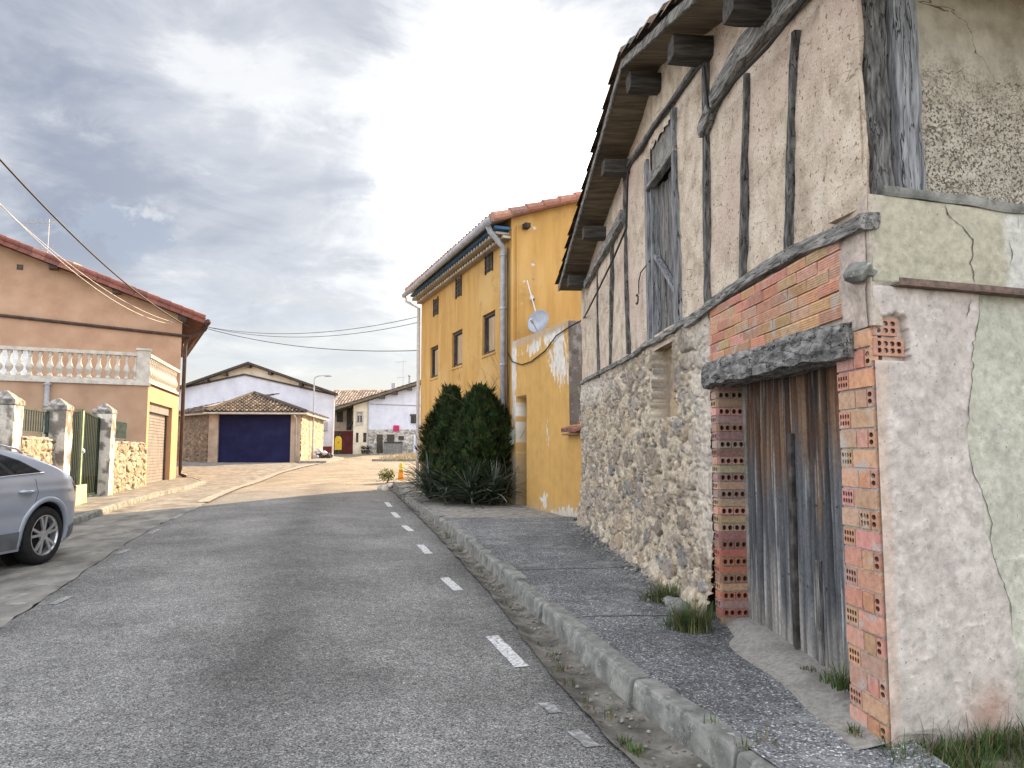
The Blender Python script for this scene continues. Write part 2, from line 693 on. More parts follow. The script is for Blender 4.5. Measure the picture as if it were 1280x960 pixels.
M['woodX'] = mat('grey_wood_cross', [(.02, .018, .016), (.055, .05, .044), (.11, .10, .085)], 9, 12, bump=1.0, bscale=14, bdist=.012, stretch=(.35, 3.5, 3.5), lo=.3, hi=.7)
M['lintel'] = mat('lintel_wood', [(.04, .04, .038), (.19, .187, .178), (.37, .365, .345)], 16, 14, bump=1.0, bscale=18, bdist=.035, stretch=(1.4, .5, 1.4), lo=.32, hi=.68, cracks=((.012, .012, .012), 9, .02, (2, .5, 2)), spots=[((.36, .36, .34), 7, .60, .72, 8)])
M['soffit'] = mat('soffit_boards', [(.085, .065, .043), (.14, .11, .075), (.20, .16, .115)], 6, 12, bump=.6, bscale=14, bdist=.01, stretch=(.4, 3.5, 3.5), cracks=((.06, .047, .034), 2.4, .005, (.08, 2.2, 2.2)))
M['woodD'] = mat('dark_post_wood', [(.03, .03, .03), (.115, .112, .107), (.25, .243, .23)], 13, 14, bump=1.0, bscale=18, bdist=.02, stretch=(3.0, 3.0, .6), lo=.32, hi=.68, cracks=((.010, .010, .010), 9, .016, (2.2, 2.2, .3)))
M['darkwood'] = mat('dark_wood', [(.02, .018, .016), (.05, .045, .04), (.10, .09, .08)], 9, 10, bump=.6, bscale=20, bdist=.01)
M['rust'] = mat('rusted_steel', [(.07, .05, .042), (.13, .088, .072), (.2, .13, .10)], 18, 8, rough=.75, bump=.4, bscale=60, bdist=.003)
M['tileold'] = mat('old_roof_tile', MUL, 14, 8, vc=1.0, bump=.5, bscale=40, bdist=.006, lo=.3, hi=.7)
M['yellow'] = mat('yellow_paint_wall', [(.42, .24, .07), (.48, .28, .085), (.53, .32, .108)], 1.3, 10, bump=.35, bscale=45, bdist=.006, stretch=(2.2, 2.2, .35), lo=.38, hi=.62, big=((.53, .345, .135), .7, .5, .72), spots=[((.35, .215, .075), 2.4, .55, .74, 10), ((.30, .2, .09), 9, .64, .74, 8)])
M['vcyellow'] = mat('peeling_yellow_wall', grey(.9, 1.0, 1.08), 5, 8, vc=1.0, bump=.35, bscale=45, bdist=.006, lo=.3, hi=.7)
M['orange'] = mat('orange_render', [(.42, .24, .125), (.47, .275, .145), (.51, .305, .165)], 1.5, 8, bump=.25, bscale=60, bdist=.004)
M['orange2'] = mat('shaded_orange_render', [(.325, .205, .135), (.365, .235, .155), (.40, .265, .18)], 1.5, 8, bump=.25, bscale=60, bdist=.004)  # darker copy of the orange render, with the fronts' shade in the colour
M['white'] = mat('white_wall', [(.50, .51, .57), (.56, .57, .63), (.61, .62, .67)], 1.2, 8, bump=.2, bscale=40, bdist=.004)
M['cream'] = mat('cream_wall', [(.56, .48, .36), (.64, .56, .43), (.68, .61, .48)], 1.8, 8, bump=.2, bscale=40, bdist=.004)
M['beige'] = mat('beige_wall', [(.30, .245, .185), (.37, .305, .235), (.43, .36, .285)], 1.8, 8, bump=.3, bscale=40, bdist=.004)
M['redwall'] = mat('dark_red_paint', [(.09, .022, .022), (.125, .030, .028), (.155, .04, .036)], 2.5, 8, bump=.2, bscale=40, bdist=.004)
M['blue'] = mat('navy_door', [(.007, .010, .045), (.009, .013, .056), (.012, .017, .067)], 1.5, 6, rough=.6, spec=.15)
M['balus'] = mat('balustrade_stone', [(.38, .345, .295), (.47, .435, .38), (.54, .505, .445)], 6, 8, bump=.3, bscale=40, bdist=.004)
M['pipegrey'] = mat('grey_pipe', [(.26, .27, .29), (.33, .34, .36), (.40, .41, .43)], 6, 6, rough=.5)
M['brownpipe'] = mat('brown_pipe', [(.03, .018, .015), (.045, .027, .022), (.065, .04, .03)], 6, 6, rough=.5)
M['whiteplastic'] = mat('pale_plastic', [(.55, .56, .57), (.62, .63, .64), (.68, .69, .7)], 6, 4, rough=.5)
M['blackcable'] = mat('black_cable', grey(.012, .018, .025), 6, 4, rough=.6)
M['palecable'] = mat('pale_cable', grey(.45, .52, .6), 6, 4, rough=.6)
M['shutter'] = mat('shutter_slats', [(.15, .135, .13), (.185, .168, .16), (.22, .2, .19)], 3, 6, rough=.5, spec=.4)
M['greenmetal'] = mat('green_metal', [(.004, .013, .006), (.006, .018, .009), (.010, .026, .013)], 8, 6, rough=.45)
M['greenrail'] = mat('dark_green_rail', [(.02, .035, .03), (.035, .055, .045), (.05, .08, .065)], 8, 6, rough=.5)
M['palegreen'] = mat('pale_green_board', [(.25, .36, .22), (.33, .45, .29), (.4, .5, .35)], 5, 6, rough=.6)
M['glass'] = glass_mat('window_glass')
M['frame'] = mat('window_frame_brown', [(.03, .024, .02), (.052, .041, .032), (.08, .062, .048)], 8, 6, rough=.6)
M['curtain'] = mat('closed_blind', [(.27, .19, .11), (.35, .25, .15), (.42, .31, .19)], 3, 6, stretch=(4, 4, .6))
M['vccol'] = mat('coloured_parts', grey(.9, 1.0, 1.08), 8, 6, vc=1.0, rough=.7)
M['dish'] = mat('dish_metal', [(.22, .24, .28), (.27, .29, .335), (.32, .34, .38)], 4, 4, rough=.4, metal=.2)
# ------------------------------------------------------------------ ground
KR = [(1.9, -6), (1.62, 1.5), (1.03, 3.48), (0.6, 4.81), (0.0, 7.65), (-0.66, 10.5), (-1.32, 13.19), (-1.99, 15.75), (-2.85, 19.32), (-3.7, 23.36)]
KRy = [(y, x) for x, y in KR]
GT = [(2.4, 1.15), (3.86, .59), (4.99, .31), (7.47, -.16), (12.16, -1.21), (21.24, -3.36), (23.4, -3.9)]
AL = [(-8, -4.1), (3, -4.0), (6.27, -4.17), (7.84, -4.62), (10.87, -5.52), (13.22, -6.11), (17.48, -7.0), (23.71, -8.5), (31.6, -9.69), (40.6, -10.4), (50, -11.3), (60, -12), (76, -12)]
KL = [(-8, -7.9), (5, -7.75), (13.25, -7.56), (16.8, -8.49), (19.93, -9.24), (22.53, -9.7), (26.2, -10.6), (27.8, -11.6), (29.5, -13.6), (31, -17.5)]
BP0 = gnd(1113, 938, .14)
BP1 = gnd(729, 655, .14)
BF = Fr(BP0, BP1)
YF = Fr((1.17, 12.45), (-2.68, 22.45))


def kr(y):
    return poly(KRy, y)


def gt(y):
    return poly(GT, y)


def al(y):
    return poly(AL, y) + (mnoise.noise(Vector((0, y * 2.2, 5))) * .05 if y < 40 else 0)


def kl(y):
    return poly(KL, y)


def wallx(y):
    if y < 12.3:
        return BP0.x + (y - BP0.y) * BF.U.x / BF.U.y
    return 1.17 + (y - 12.45) * YF.U.x / YF.U.y


def strip(name, Lf, Rf, ys, nc, hf, m, kind='structure', colf=None):
    mb = MB()
    P, Cc = [], []
    for y in ys:
        l, r = Lf(y), Rf(y)
        row = []
        cr = []
        for i in range(nc + 1):
            t = i / nc
            x = lerp(l, r, t)
            row.append(Vector((x, y, zg(x, y) + hf(x, y, t))))
            if colf:
                c = colf(x, y, t)
                cr.append(c if isinstance(c, tuple) else (c, c, c))
        P.append(row)
        Cc.append(cr)
    mb.grid(P, Cc if colf else None)
    o = mb.build(name, m, smooth=True, fix=False)
    o['kind'] = kind
    return o


def frange(a, b, s):
    n = max(1, int(round((b - a) / s)))
    return [a + (b - a) * i / n for i in range(n + 1)]


# base terrain to the horizon
mb = MB()
xs = [-420, -250, -150, -90, -60, -45] + frange(-36, 30, 1.5) + [45, 60, 90, 150, 250, 420]
ys = [-120, -60, -30] + frange(-20, 100, 1.5) + [120, 160, 220, 320, 460, 700]
mb.grid([[Vector((x, y, zg(x, y) - .06 - (max(0, y - 110) * .012))) for x in xs] for y in ys])
tag(mb.build('ground', M['dirt'], smooth=True, fix=False), kind='structure')


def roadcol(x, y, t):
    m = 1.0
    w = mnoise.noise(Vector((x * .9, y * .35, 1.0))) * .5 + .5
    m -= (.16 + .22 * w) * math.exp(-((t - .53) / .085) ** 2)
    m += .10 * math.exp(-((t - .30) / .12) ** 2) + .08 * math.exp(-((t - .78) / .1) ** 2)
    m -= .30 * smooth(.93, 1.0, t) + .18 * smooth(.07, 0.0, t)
    # far road tinted warmer and paler: painted sunlight over its dusty colour
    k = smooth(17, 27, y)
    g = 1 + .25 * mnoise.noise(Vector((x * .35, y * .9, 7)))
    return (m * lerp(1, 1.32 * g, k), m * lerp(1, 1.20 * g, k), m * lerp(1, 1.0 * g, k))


def rr(y):
    if y <= 21.24:
        return gt(y)
    return poly([(21.24, -3.36), (23.4, -3.9), (24.4, -3.3), (26, 2), (28, 10), (30, 24), (76, 24)], y)


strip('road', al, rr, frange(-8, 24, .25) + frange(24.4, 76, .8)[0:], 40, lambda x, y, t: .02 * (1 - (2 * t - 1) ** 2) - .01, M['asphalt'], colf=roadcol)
# concrete lot between the asphalt and the left kerb, running up to the garage
strip('parking_strip', lambda y: kl(y) if y < 31 else poly([(31, -17.5), (33, -24), (48, -26)], y), lambda y: al(y) + mnoise.noise(Vector((4, y * 3.3, 9))) * .04 - .02, frange(-8, 48, .15), 10,
      lambda x, y, t: -.002 + .008 * mnoise.noise(Vector((x * 1.2, y * 1.2, 3))) - .012 * smooth(.93, 1, t), M['lotconc'])
strip('edge_channel', lambda y: al(y) - .26, lambda y: al(y) + .03, frange(17.5, 41, .3), 3, lambda x, y, t: .020 - .012 * (1 - abs(2 * t - 1)), M['pale_concrete'])
# right gutter
strip('gutter', lambda y: gt(y) - .04 + mnoise.noise(Vector((2, y * 3.1, 0))) * .035, lambda y: kr(y) + .02, frange(-6, 23.2, .12), 6,
      lambda x, y, t: -.004 - .03 * math.sin(math.pi * t) + mnoise.noise(Vector((x * 5, y * 5, 0))) * .012 + .016 * (1 - t), M['gutter'])

# right pavement
PH = .14


def pave_h(x, y, t):
    return PH + mnoise.noise(Vector((x * 1.5, y * 1.5, 2))) * .01 + .03 * smooth(.75, 1, t)


strip('pavement', lambda y: kr(y) + .1, lambda y: wallx(y) + .12 if y > 3.4 else poly([(-6, 2.6), (3.4, 1.86)], y), frange(-6, 12.9, .2), 14, pave_h, M['pave'])
strip('pavement', lambda y: kr(y) + .1, lambda y: wallx(y) + .12, frange(12.9, 23.3, .3), 10, lambda x, y, t: PH + .004, M['concrete'])
# worn joints between the slabs
mb = MB()
for y in (6.05, 8.1, 10.6):
    a = Vector((kr(y) + .14, y, 0))
    b = Vector((wallx(y) - .1, y + .1, 0))
    P = []
    for i in range(13):
        q = a.lerp(b, i / 12)
        q.y += mnoise.noise(Vector((q.x * 4, y, 0))) * .03
        z = zg(q.x, q.y) + PH + .045
        t = i / 12
        z = zg(q.x, q.y) + pave_h(q.x, q.y, (q.x - kr(q.y) - .1) / (wallx(q.y) + .02 - kr(q.y))) + .006
        w = .012 + .01 * abs(mnoise.noise(Vector((q.x * 3, y, 4))))
        P.append([Vector((q.x, q.y - w, z)), Vector((q.x, q.y + w, z))])
    mb.grid(P)
tag(mb.build('pavement_joint', M['kerb'], fix=False), kind='structure')

# kerb stones
mb = MB()
random.seed(3)
y = -5.0
while y < 23.0:
    ln = random.uniform(.92, 1.02) if y < 9.5 else random.uniform(.55, 1.0)
    y2 = min(y + ln, 23.3)
    a = Vector((kr(y + .012), y + .012, 0))
    b = Vector((kr(y2 - .012), y2 - .012, 0))
    t = (b - a).normalized()
    nx = Vector((t.y, -t.x, 0))
    dz = random.uniform(-.008, .008)
    tw = random.uniform(-.012, .012)
    rough = .006 if y < 9.5 else .022
    rows = []
    n = 9
    prof = [(0, -.12), (0.004, .0), (.01, .06), (.016, .115), (.024, .135), (.04, .143), (.09, .144), (.145, .143), (.15, .0)]
    for i in range(n + 1):
        q = a.lerp(b, i / n)
        base = zg(q.x, q.y) + dz
        row = []
        for (o, h) in prof:
            p = q + nx * (o + tw) + Vector((0, 0, base + h))
            p += mnoise.noise_vector(p * 7) * rough
            row.append(p)
        rows.append(row)
    ix = mb.grid(rows)
    mb.f.append(ix[0][::-1])
    mb.f.append(ix[-1])
    y = y2
tag(mb.build('kerb', M['kerb'], smooth=False), kind='structure')

# left pavement (raised), its kerb, the corner rounding into the side street
WL0 = Vector((-11.14, 22.95, 0))
WLd = Vector((-.242, .9703, 0))


def wl(t):   # point on the garden wall line, t metres before the terrace corner
    return WL0 - WLd * t


def wlx(y):
    return WL0.x + (y - WL0.y) * WLd.x / WLd.y


strip('left_pavement', lambda y: min(wlx(y), kl(y)) - 1.0, lambda y: kl(y) - .1, frange(-8, 29.4, .3), 8, lambda x, y, t: .10, M['lotconc'])
mb = MB()
pts = []
for y in frange(-8, 26.2, .3) + frange(26.3, 29.5, .2):
    x = kl(y)
    pts.append(Vector((x, y, zg(x, y))))
rows = []
for i, q in enumerate(pts):
    t = (pts[min(i + 1, len(pts) - 1)] - pts[max(0, i - 1)])
    t.z = 0
    t.normalize()
    nx = Vector((-t.y, t.x, 0))
    rows.append([q + nx * o + Vector((0, 0, h)) + mnoise.noise_vector(q * 3 + Vector((o * 20, h * 20, 0))) * .012 for o, h in ((-.02, -.1), (-.01, .04), (0, .1), (.04, .116), (.14, .112), (.16, 0))])
mb.grid(rows)
tag(mb.build('left_kerb', M['kerb'], smooth=False), kind='structure')

# painted edge dashes
DR = [((615, 795), (652, 833)), ((555, 722), (573, 738)), ((525, 681), (536, 692)), ((505, 657), (514, 664)), ((491, 640.5), (498, 647)), ((483, 628), (488, 633.5))]
DL = [((65, 755), (88, 745)), ((148, 692), (160, 686)), ((187, 667), (199, 661)), ((217, 648), (228, 642)), ((240, 637), (247, 633)), ((258, 626), (270, 621))]


def dash(lst, w, name, m):
    mb = MB()
    for a, b in lst:
        A, B = gnd(*a), gnd(*b)
        t = B - A
        t.z = 0
        nx = Vector((t.y, -t.x, 0)).normalized()
        P = []
        for i in range(9):
            q = A.lerp(B, i / 8)
            r = []
            for s in (-1, 1):
                p = q + nx * (s * w / 2 + mnoise.noise(Vector((i * .8, s * 3, A.y))) * .012)
                if i in (0, 8):
                    p += t.normalized() * mnoise.noise(Vector((s * 2.2, A.y, i))) * .03
                u = (p.x - al(p.y)) / (rr(p.y) - al(p.y))
                p.z = zg(p.x, p.y) + .02 * (1 - (2 * u - 1) ** 2) - .01 + .006
                r.append(p)
            P.append(r)
        mb.grid(P)
    return tag(mb.build(name, m, fix=False), kind='structure')


dash(DR, .105, 'road_marking', M['paint'])
dash(DL, .085, 'road_marking', M['paint_worn'])
dash([((680, 878), (696, 891)), ((716, 912), (742, 933))], .08, 'worn_road_marking', M['paint_worn'])

# concrete apron at the barn door
mb = MB()
ap = [(905, 797), (1062, 884), (1082, 935), (1050, 925), (1000, 868), (955, 826), (905, 803)]
inner = [BF.p(*q) for q in ((2.5, 0, 0), (2.2, 0, 0), (1.7, 0, 0), (1.2, 0, 0), (.7, 0, 0), (.33, 0, 0), (.0, 0, .02))]
P = []
for i, q in enumerate(inner):
    u = 2.5 - 2.5 * i / 6
    w = (.05, .16, .20, .22, .25, .30, .30)[i] + mnoise.noise(Vector((i * 2.3, 1, 1))) * .03
    row = []
    for k in range(7):
        n = lerp(-.26, w, k / 6)
        p = BF.p(u, 0, n)
        hh = .045 * (1 - smooth(1.5, 5, k)) + .004 - .016 * smooth(4.5, 6, k)
        p.z = zg(p.x, p.y) + PH + hh + mnoise.noise(p * 6) * .0015 + (.02 if n < 0 else 0)
        row.append(p)
    P.append(row)
mb.grid(P)
tag(mb.build('concrete_apron', M['apron'], smooth=True, fix=False), kind='structure')
# ------------------------------------------------------------------ generic pieces
def tile_roof(mb, O, E, S, LE, LS, clip=None, w=.22, l=.38, pal=None, r=.095, lift=.035, seed=1):
    rnd = random.Random(seed)
    E = E.normalized()
    S = S.normalized()
    n = E.cross(S)
    if n.z < 0:
        n = -n
    nE = int(LE / w)
    nS = int(LS / l)
    for i in range(nE + 1):
        for j in range(nS + 1):
            e = (i + .5) * w
            s = j * l
            if e > LE + .01 or s > LS - .1:
                continue
            if clip and not clip(e, s + l * .5):
                continue
            mb.cur = rnd.choice(pal)
            j1 = rnd.uniform(-.012, .012)
            j2 = rnd.uniform(-.012, .012)
            rows = []
            L2 = min(l * 1.18, LS - s + .05)
            for q, hh in ((0, lift), (L2, .0)):
                row = []
                rr_ = r * (1.0 if q == 0 else .86)
                for a in (0, 36, 72, 108, 144, 180):
                    row.append(O + E * (e + j1 - math.cos(R_(a)) * rr_) + S * (s + q + j2) + n * (math.sin(R_(a)) * rr_ * .8 + hh))
                rows.append([mb.add(p) for p in row])
            a, b = rows
            for k in range(5):
                mb.f.append([a[k], a[k + 1], b[k + 1], b[k]])
            mb.f.append(a[::-1])
    mb.cur = None


def slab(mb, A, B, C, D, th):
    """roof slab: A,B at eave, C,D at ridge, thickness downwards"""
    dn = Vector((0, 0, -th))
    mb.box8([A + dn, B + dn, C + dn, D + dn, A, B, C, D])


def wall_holes(mb, F, u0, u1, v0, v1, holes, depth, n=0.0):
    us = sorted({u0, u1, *[h[0] for h in holes], *[h[1] for h in holes]})
    vs = sorted({v0, v1, *[h[2] for h in holes], *[h[3] for h in holes]})
    us = [u for u in us if u0 <= u <= u1]
    vs = [v for v in vs if v0 <= v <= v1]
    for a, b in zip(us, us[1:]):
        for c, d in zip(vs, vs[1:]):
            mu, mv = (a + b) / 2, (c + d) / 2
            if any(h[0] < mu < h[1] and h[2] < mv < h[3] for h in holes):
                continue
            mb.face([F.p(a, c, n), F.p(b, c, n), F.p(b, d, n), F.p(a, d, n)])
    for h in holes:
        a, b, c, d = h
        for (p, q) in (((a, c), (b, c)), ((b, c), (b, d)), ((b, d), (a, d)), ((a, d), (a, c))):
            mb.face([F.p(p[0], p[1], n), F.p(q[0], q[1], n), F.p(q[0], q[1], n - depth), F.p(p[0], p[1], n - depth)])


def brick(mb, F, u0, u1, v0, v1, nf, nb, col, holes=None, round_=False, hd=.055):
    """brick with a real hollow end: holes=(cols,rows)"""
    mb.cur = col
    # sides
    for (p, q) in (((u0, v0), (u1, v0)), ((u1, v0), (u1, v1)), ((u1, v1), (u0, v1)), ((u0, v1), (u0, v0))):
        mb.face([F.p(*p, nf), F.p(*q, nf), F.p(*q, nb), F.p(*p, nb)])
    if not holes:
        mb.face([F.p(u0, v0, nf), F.p(u1, v0, nf), F.p(u1, v1, nf), F.p(u0, v1, nf)])
        mb.cur = None
        return
    nc, nr = holes
    mu, mv = (u1 - u0) * .09, (v1 - v0) * .16
    wall = (u1 - u0) * (.32 if round_ else .26) / nc
    wv = (v1 - v0) * (.0 if nr == 1 else .12)
    us = [u0]
    cu = (u1 - u0 - 2 * mu - wall * (nc - 1)) / nc
    for i in range(nc):
        us += [u0 + mu + i * (cu + wall), u0 + mu + i * (cu + wall) + cu]
    us.append(u1)
    vs = [v0]
    cv = (v1 - v0 - 2 * mv - wv * (nr - 1)) / nr
    for i in range(nr):
        vs += [v0 + mv + i * (cv + wv), v0 + mv + i * (cv + wv) + cv]
    vs.append(v1)
    dk = (.16, .07, .05)  # hole insides painted dark: their shade is put into the colour
    for i in range(len(us) - 1):
        for j in range(len(vs) - 1):
            a, b, c, d = us[i], us[i + 1], vs[j], vs[j + 1]
            if i % 2 == 1 and j % 2 == 1:
                ch = .28
                da, dv = (b - a) * ch, (d - c) * ch
                ring = [(a + da, c), (b - da, c), (b, c + dv), (b, d - dv), (b - da, d), (a + da, d), (a, d - dv), (a, c + dv)]
                mb.cur = col
                for tri in (((a, c), ring[0], ring[7]), ((b, c), ring[2], ring[1]), ((b, d), ring[4], ring[3]), ((a, d), ring[6], ring[5])):
                    mb.face([F.p(*t, nf) for t in tri])
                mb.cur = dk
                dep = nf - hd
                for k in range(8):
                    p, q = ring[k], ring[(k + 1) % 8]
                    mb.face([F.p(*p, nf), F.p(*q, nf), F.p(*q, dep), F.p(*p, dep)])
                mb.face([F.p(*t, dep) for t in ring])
            else:
                mb.cur = col
                mb.face([F.p(a, c, nf), F.p(b, c, nf), F.p(b, d, nf), F.p(a, d, nf)])
    mb.cur = None


BR = [(.45, .235, .155), (.49, .265, .18), (.51, .29, .20), (.43, .225, .155), (.48, .255, .175), (.46, .26, .19)]
BRI = [(.55, .305, .20), (.59, .345, .225), (.52, .28, .185), (.56, .325, .215), (.61, .375, .25), (.50, .26, .175)]
BRD = [(.27, .18, .13), (.30, .21, .155), (.32, .23, .17), (.25, .13, .095), (.33, .225, .15)]


def stone_fn(sx, sy, pal, mortar, relief=.03, gap=.3, seed=0, mixf=None, frac=1.0, warp=.35):
    def fn(U, V):
        wx = (fbm(U * 5, V * 5, seed + 3, 3) - .5) * warp
        wy = (fbm(U * 5, V * 5, seed + 31, 3) - .5) * warp
        # two sizes of stone blended by region
        F1, F2, I, J = worley(U / sx + wx, V / sy + wy, seed)
        G1, G2, K, L_ = worley(U / (sx * .5) + wx * 2, V / (sy * .5) + wy * 2, seed + 77)
        sel = _hash((I * 9999).astype(np.int64), (J * 9999).astype(np.int64), seed + 4) < .45
        e = np.where(sel, G2 - G1, F2 - F1)
        I = np.where(sel, K, I)
        J = np.where(sel, L_, J)
        s = npsm(gap * .2, gap * .75, e)
        s = np.where(J > frac, s * .25, s)
        nz = fbm(U * 22, V * 22, seed + 8, 4) - .5
        pit = npsm(.57, .67, fbm(U * 15, V * 18, seed + 41, 3)) * (1 - s * .8)
        grit = fbm(U * 46, V * 46, seed + 43, 2) - .5
        n = s * (relief * (.45 + .9 * J)) + nz * relief * .9 + grit * .006 - pit * relief * 1.1 + (fbm(U * 1.2, V * 1.2, seed + 6, 2) - .5) * .05
        C = pickcol(I, pal) * (.82 + .36 * J)[..., None]
        mc = np.array(mortar) * (.85 + .3 * fbm(U * 9, V * 9, seed + 2, 3))[..., None]
        C = C * s[..., None] + mc * (1 - s)[..., None]
        C = C * (1 + .7 * nz + .5 * grit)[..., None] * (1 - .72 * pit)[..., None]
        if mixf is not None:
            n, C = mixf(U, V, n, C)
        return n, np.clip(C, .01, .9)
    return fn


STONE = [(.31, .255, .19), (.26, .215, .165), (.38, .32, .24), (.22, .185, .15), (.22, .21, .19), (.35, .275, .19), (.29, .245, .21), (.43, .37, .28)]

# ------------------------------------------------------------------ old timber-framed barn
barn = thing('timber_framed_barn', (BP0.x, BP0.y, zg(BP0.x, BP0.y)), 'old timber-framed barn of stone, brick and rough plaster with weathered plank door', 'barn')
F = BF
APU, APV = 3.65, 5.40


def roofv(u):
    return APV - .255 * (u - APU) if u > APU else APV - .318 * (APU - u)


def gz(u):
    p = F.p(u, 0, 0)
    return zg(p.x, p.y) + PH


gznp = np.vectorize(gz)
WIN = (3.22, 4.02, 1.93, 2.66)


def barn_mix(U, V, n, C):
    # whitish lime mortar towards the door and along the top, yellower low down
    t = npsm(3.1, 2.3, U) * npsm(.7, 1.6, V + (fbm(U * 3, V * 3, 55, 3) - .5) * 1.2)
    lime = np.array((.53, .48, .42))[None, None] * (.85 + .3 * fbm(U * 14, V * 14, 12, 3))[..., None]
    k = (t * .75)[..., None]
    C = C * (1 - k) + lime * k
    n = n * (1 - .45 * t)
    t2 = npsm(5.2, 7.5, U) * npsm(2.2, 2.5, V) * .8
    C = C * (1 - t2[..., None]) + lime * t2[..., None]
    g = npsm(6.5, 8.4, U)[..., None] * .25
    C = C * (1 - g) + np.array((.38, .34, .28)) * g
    # base bulge
    n = n + .09 * np.exp(-(V - gznp(U[:, :1])) / .16) * (.6 + .8 * fbm(U * 3, V * 0 + 1, 21, 2))
    w = (U > WIN[0]) & (U < WIN[1]) & (V > WIN[2]) & (V < WIN[3])
    n = np.where(w, -.13 + (fbm(U * 8, V * 8, 91, 3) - .5) * .03, n)
    bm_ = npsm(.45, .6, fbm(U * 4, V * 6, 92, 3))[..., None]
    wc = np.array((.35, .27, .17)) * (1 - bm_) + np.array((.24, .19, .14)) * bm_
    C = np.where(w[..., None], wc, C)
    return n, C


topnp = lambda u: 2.70 + (fbm(u * 2.1, u * 0 + 4, 5, 2) - .5) * .10
surf_grid(F, 2.30, 8.50, lambda u: gznp(u) - .12, topnp, .0125,
          stone_fn(.27, .16, STONE, (.45, .38, .285), .034, .24, 11, barn_mix, frac=.75, warp=.8), 'stone_wall', M['vcrough'], barn)


# upper plaster, with the loft door opening
LD = (3.08, 4.06, 2.74, 4.33)


def plaster_fn(U, V):
    n = (fbm(U * 1.6, V * 1.6, 71, 4) - .5) * .05 + (fbm(U * 11, V * 11, 72, 3) - .5) * .012
    return n, np.ones(U.shape + (3,)) * .5


surf_grid(F, -.02, 8.50, lambda u: u * 0 + 2.62, lambda u: np.vectorize(roofv)(u) + .03, .04, plaster_fn, 'plaster_wall', M['plaster'], barn,
          hole=lambda U, V: (U > LD[0]) & (U < LD[1]) & (V > LD[2]) & (V < 4.76))


def wood(name, pts, w, d, n=.03, m='woodV', rough=.012, seed=0., parent=barn, label=None, k=3, seg=.06):
    mb = MB()
    mb.beam([F.p(u, v, n) for u, v in pts], w, d, F.N, rough, seg, k, seed)
    o = mb.build(name, M[m], parent)
    if label:
        o['label'] = label
    return o


P_ = F.pix
for i, (a, b, w) in enumerate([((885, 78), (888, 388), .072), ((938, 93), (932, 350), .045), ((998, 40), (990, 312), .045), ((783, 218), (787, 442), .045),
                               ((767, 300), (765, 457), .042), ((749, 340), (750, 472), .042)]):
    A, B_ = P_(*a), P_(*b)
    mid = ((A[0] + B_[0]) / 2 + .015, (A[1] + B_[1]) / 2)
    wood('timber_post', [A, mid, B_], w, .06, .012, 'woodD', .012, i + 1.)
wood('sill_beam', [(-.04, 2.72), (.6, 2.745), (1.306, 2.77), (2.15, 2.735), (2.8, 2.70)], .08, .10, .012, 'woodH', .022, 3.)
wood('sill_beam', [(2.75, 2.70), (3.4, 2.715), (4.6, 2.69), (6.2, 2.70), (8.4, 2.70)], .055, .09, .012, 'woodH', .022, 4.)
wood('tie_beam', [(2.28, 4.16), (1.9, 4.31), (1.4, 4.36), (.8, 4.30), (.05, 4.22)], (.12, .25), .09, .03, 'woodH', .022, 5.)
wood('upper_rail', [(5.06, 4.93), (3.7, 4.87), (2.34, 4.79)], .045, .06, .02, 'woodD', .014, 6.)
wood('brace_beam', [(7.75, 4.14), (6.6, 4.26), (5.9, 4.32), (5.15, 4.40)], (.10, .15), .09, .04, 'woodH', .018, 7.)

# brick infill over the lintel
mb = MB()
mb.cur = (.42, .36, .30)
mb.prism(F, [(.18, 2.26), (2.26, 2.26), (2.26, 2.70), (.18, 2.72)], -.1, .012)
rnd = random.Random(5)
v = 2.285
row = 0
while v < 2.70:
    u = .22 - (.12 if row % 2 else 0)
    while u < 2.22:
        L = rnd.uniform(.225, .245)
        a, b = max(u, .22), min(u + L, 2.23)
        if b - a > .04:
            top = min(v + .066, 2.70)
            c = rnd.choice(BRI)
            c = tuple(q * rnd.uniform(.85, 1.08) for q in c)
            dn = rnd.uniform(0, .012)
            brick(mb, F, a, b, v + rnd.uniform(-.002, .004), top, .025 + dn, .0, c)
            # grooves of the brick face
            mb.cur = tuple(q * .78 for q in c)
            for g in range(1, 5):
                gv = v + .066 * g / 5
                if gv < top - .006:
                    mb.box(F, a + .004, b - .004, gv - .0022, gv + .0022, .024 + dn, .0275 + dn)
        u += L + .008
    v += .0715
    row += 1
mb.cur = None
mb.build('brick_infill', M['brick'], barn)

# mortar smear right of the infill, with a stone lodged in it
def smear_fn(U, V):
    n = .03 + (fbm(U * 9, V * 9, 44, 4) - .5) * .06
    c = np.array((.40, .335, .29)) * (.75 + .5 * fbm(U * 12, V * 12, 45, 4))[..., None]
    return n, c


surf_grid(F, -.005, .22, lambda u: u * 0 + 2.20, lambda u: u * 0 + 2.72, .01, smear_fn, 'mortar_patch', M['vcrough'], barn)


def rock(mb, c, r, seed, sq=(1, 1, 1), sub=2):
    bm = bmesh.new()
    bmesh.ops.create_icosphere(bm, subdivisions=sub, radius=1)
    base = len(mb.v)
    for vtx in bm.verts:
        p = vtx.co
        k = 1 + .5 * mnoise.noise(p * 1.3 + Vector((seed * 3.7, 0, 0))) + .15 * mnoise.noise(p * 4 + Vector((0, seed, 0)))
        mb.add((c[0] + p.x * k * r * sq[0], c[1] + p.y * k * r * sq[1], c[2] + p.z * k * r * sq[2]))
    for fc in bm.faces:
        mb.f.append([base + q.index for q in fc.verts])
    bm.free()


mb = MB()
q = F.pix(1098, 345)
rock(mb, F.p(.02, 2.47, .04), .075, 4, (.9, 1, .7))
mb.build('lodged_stone', M['kerb'], barn)

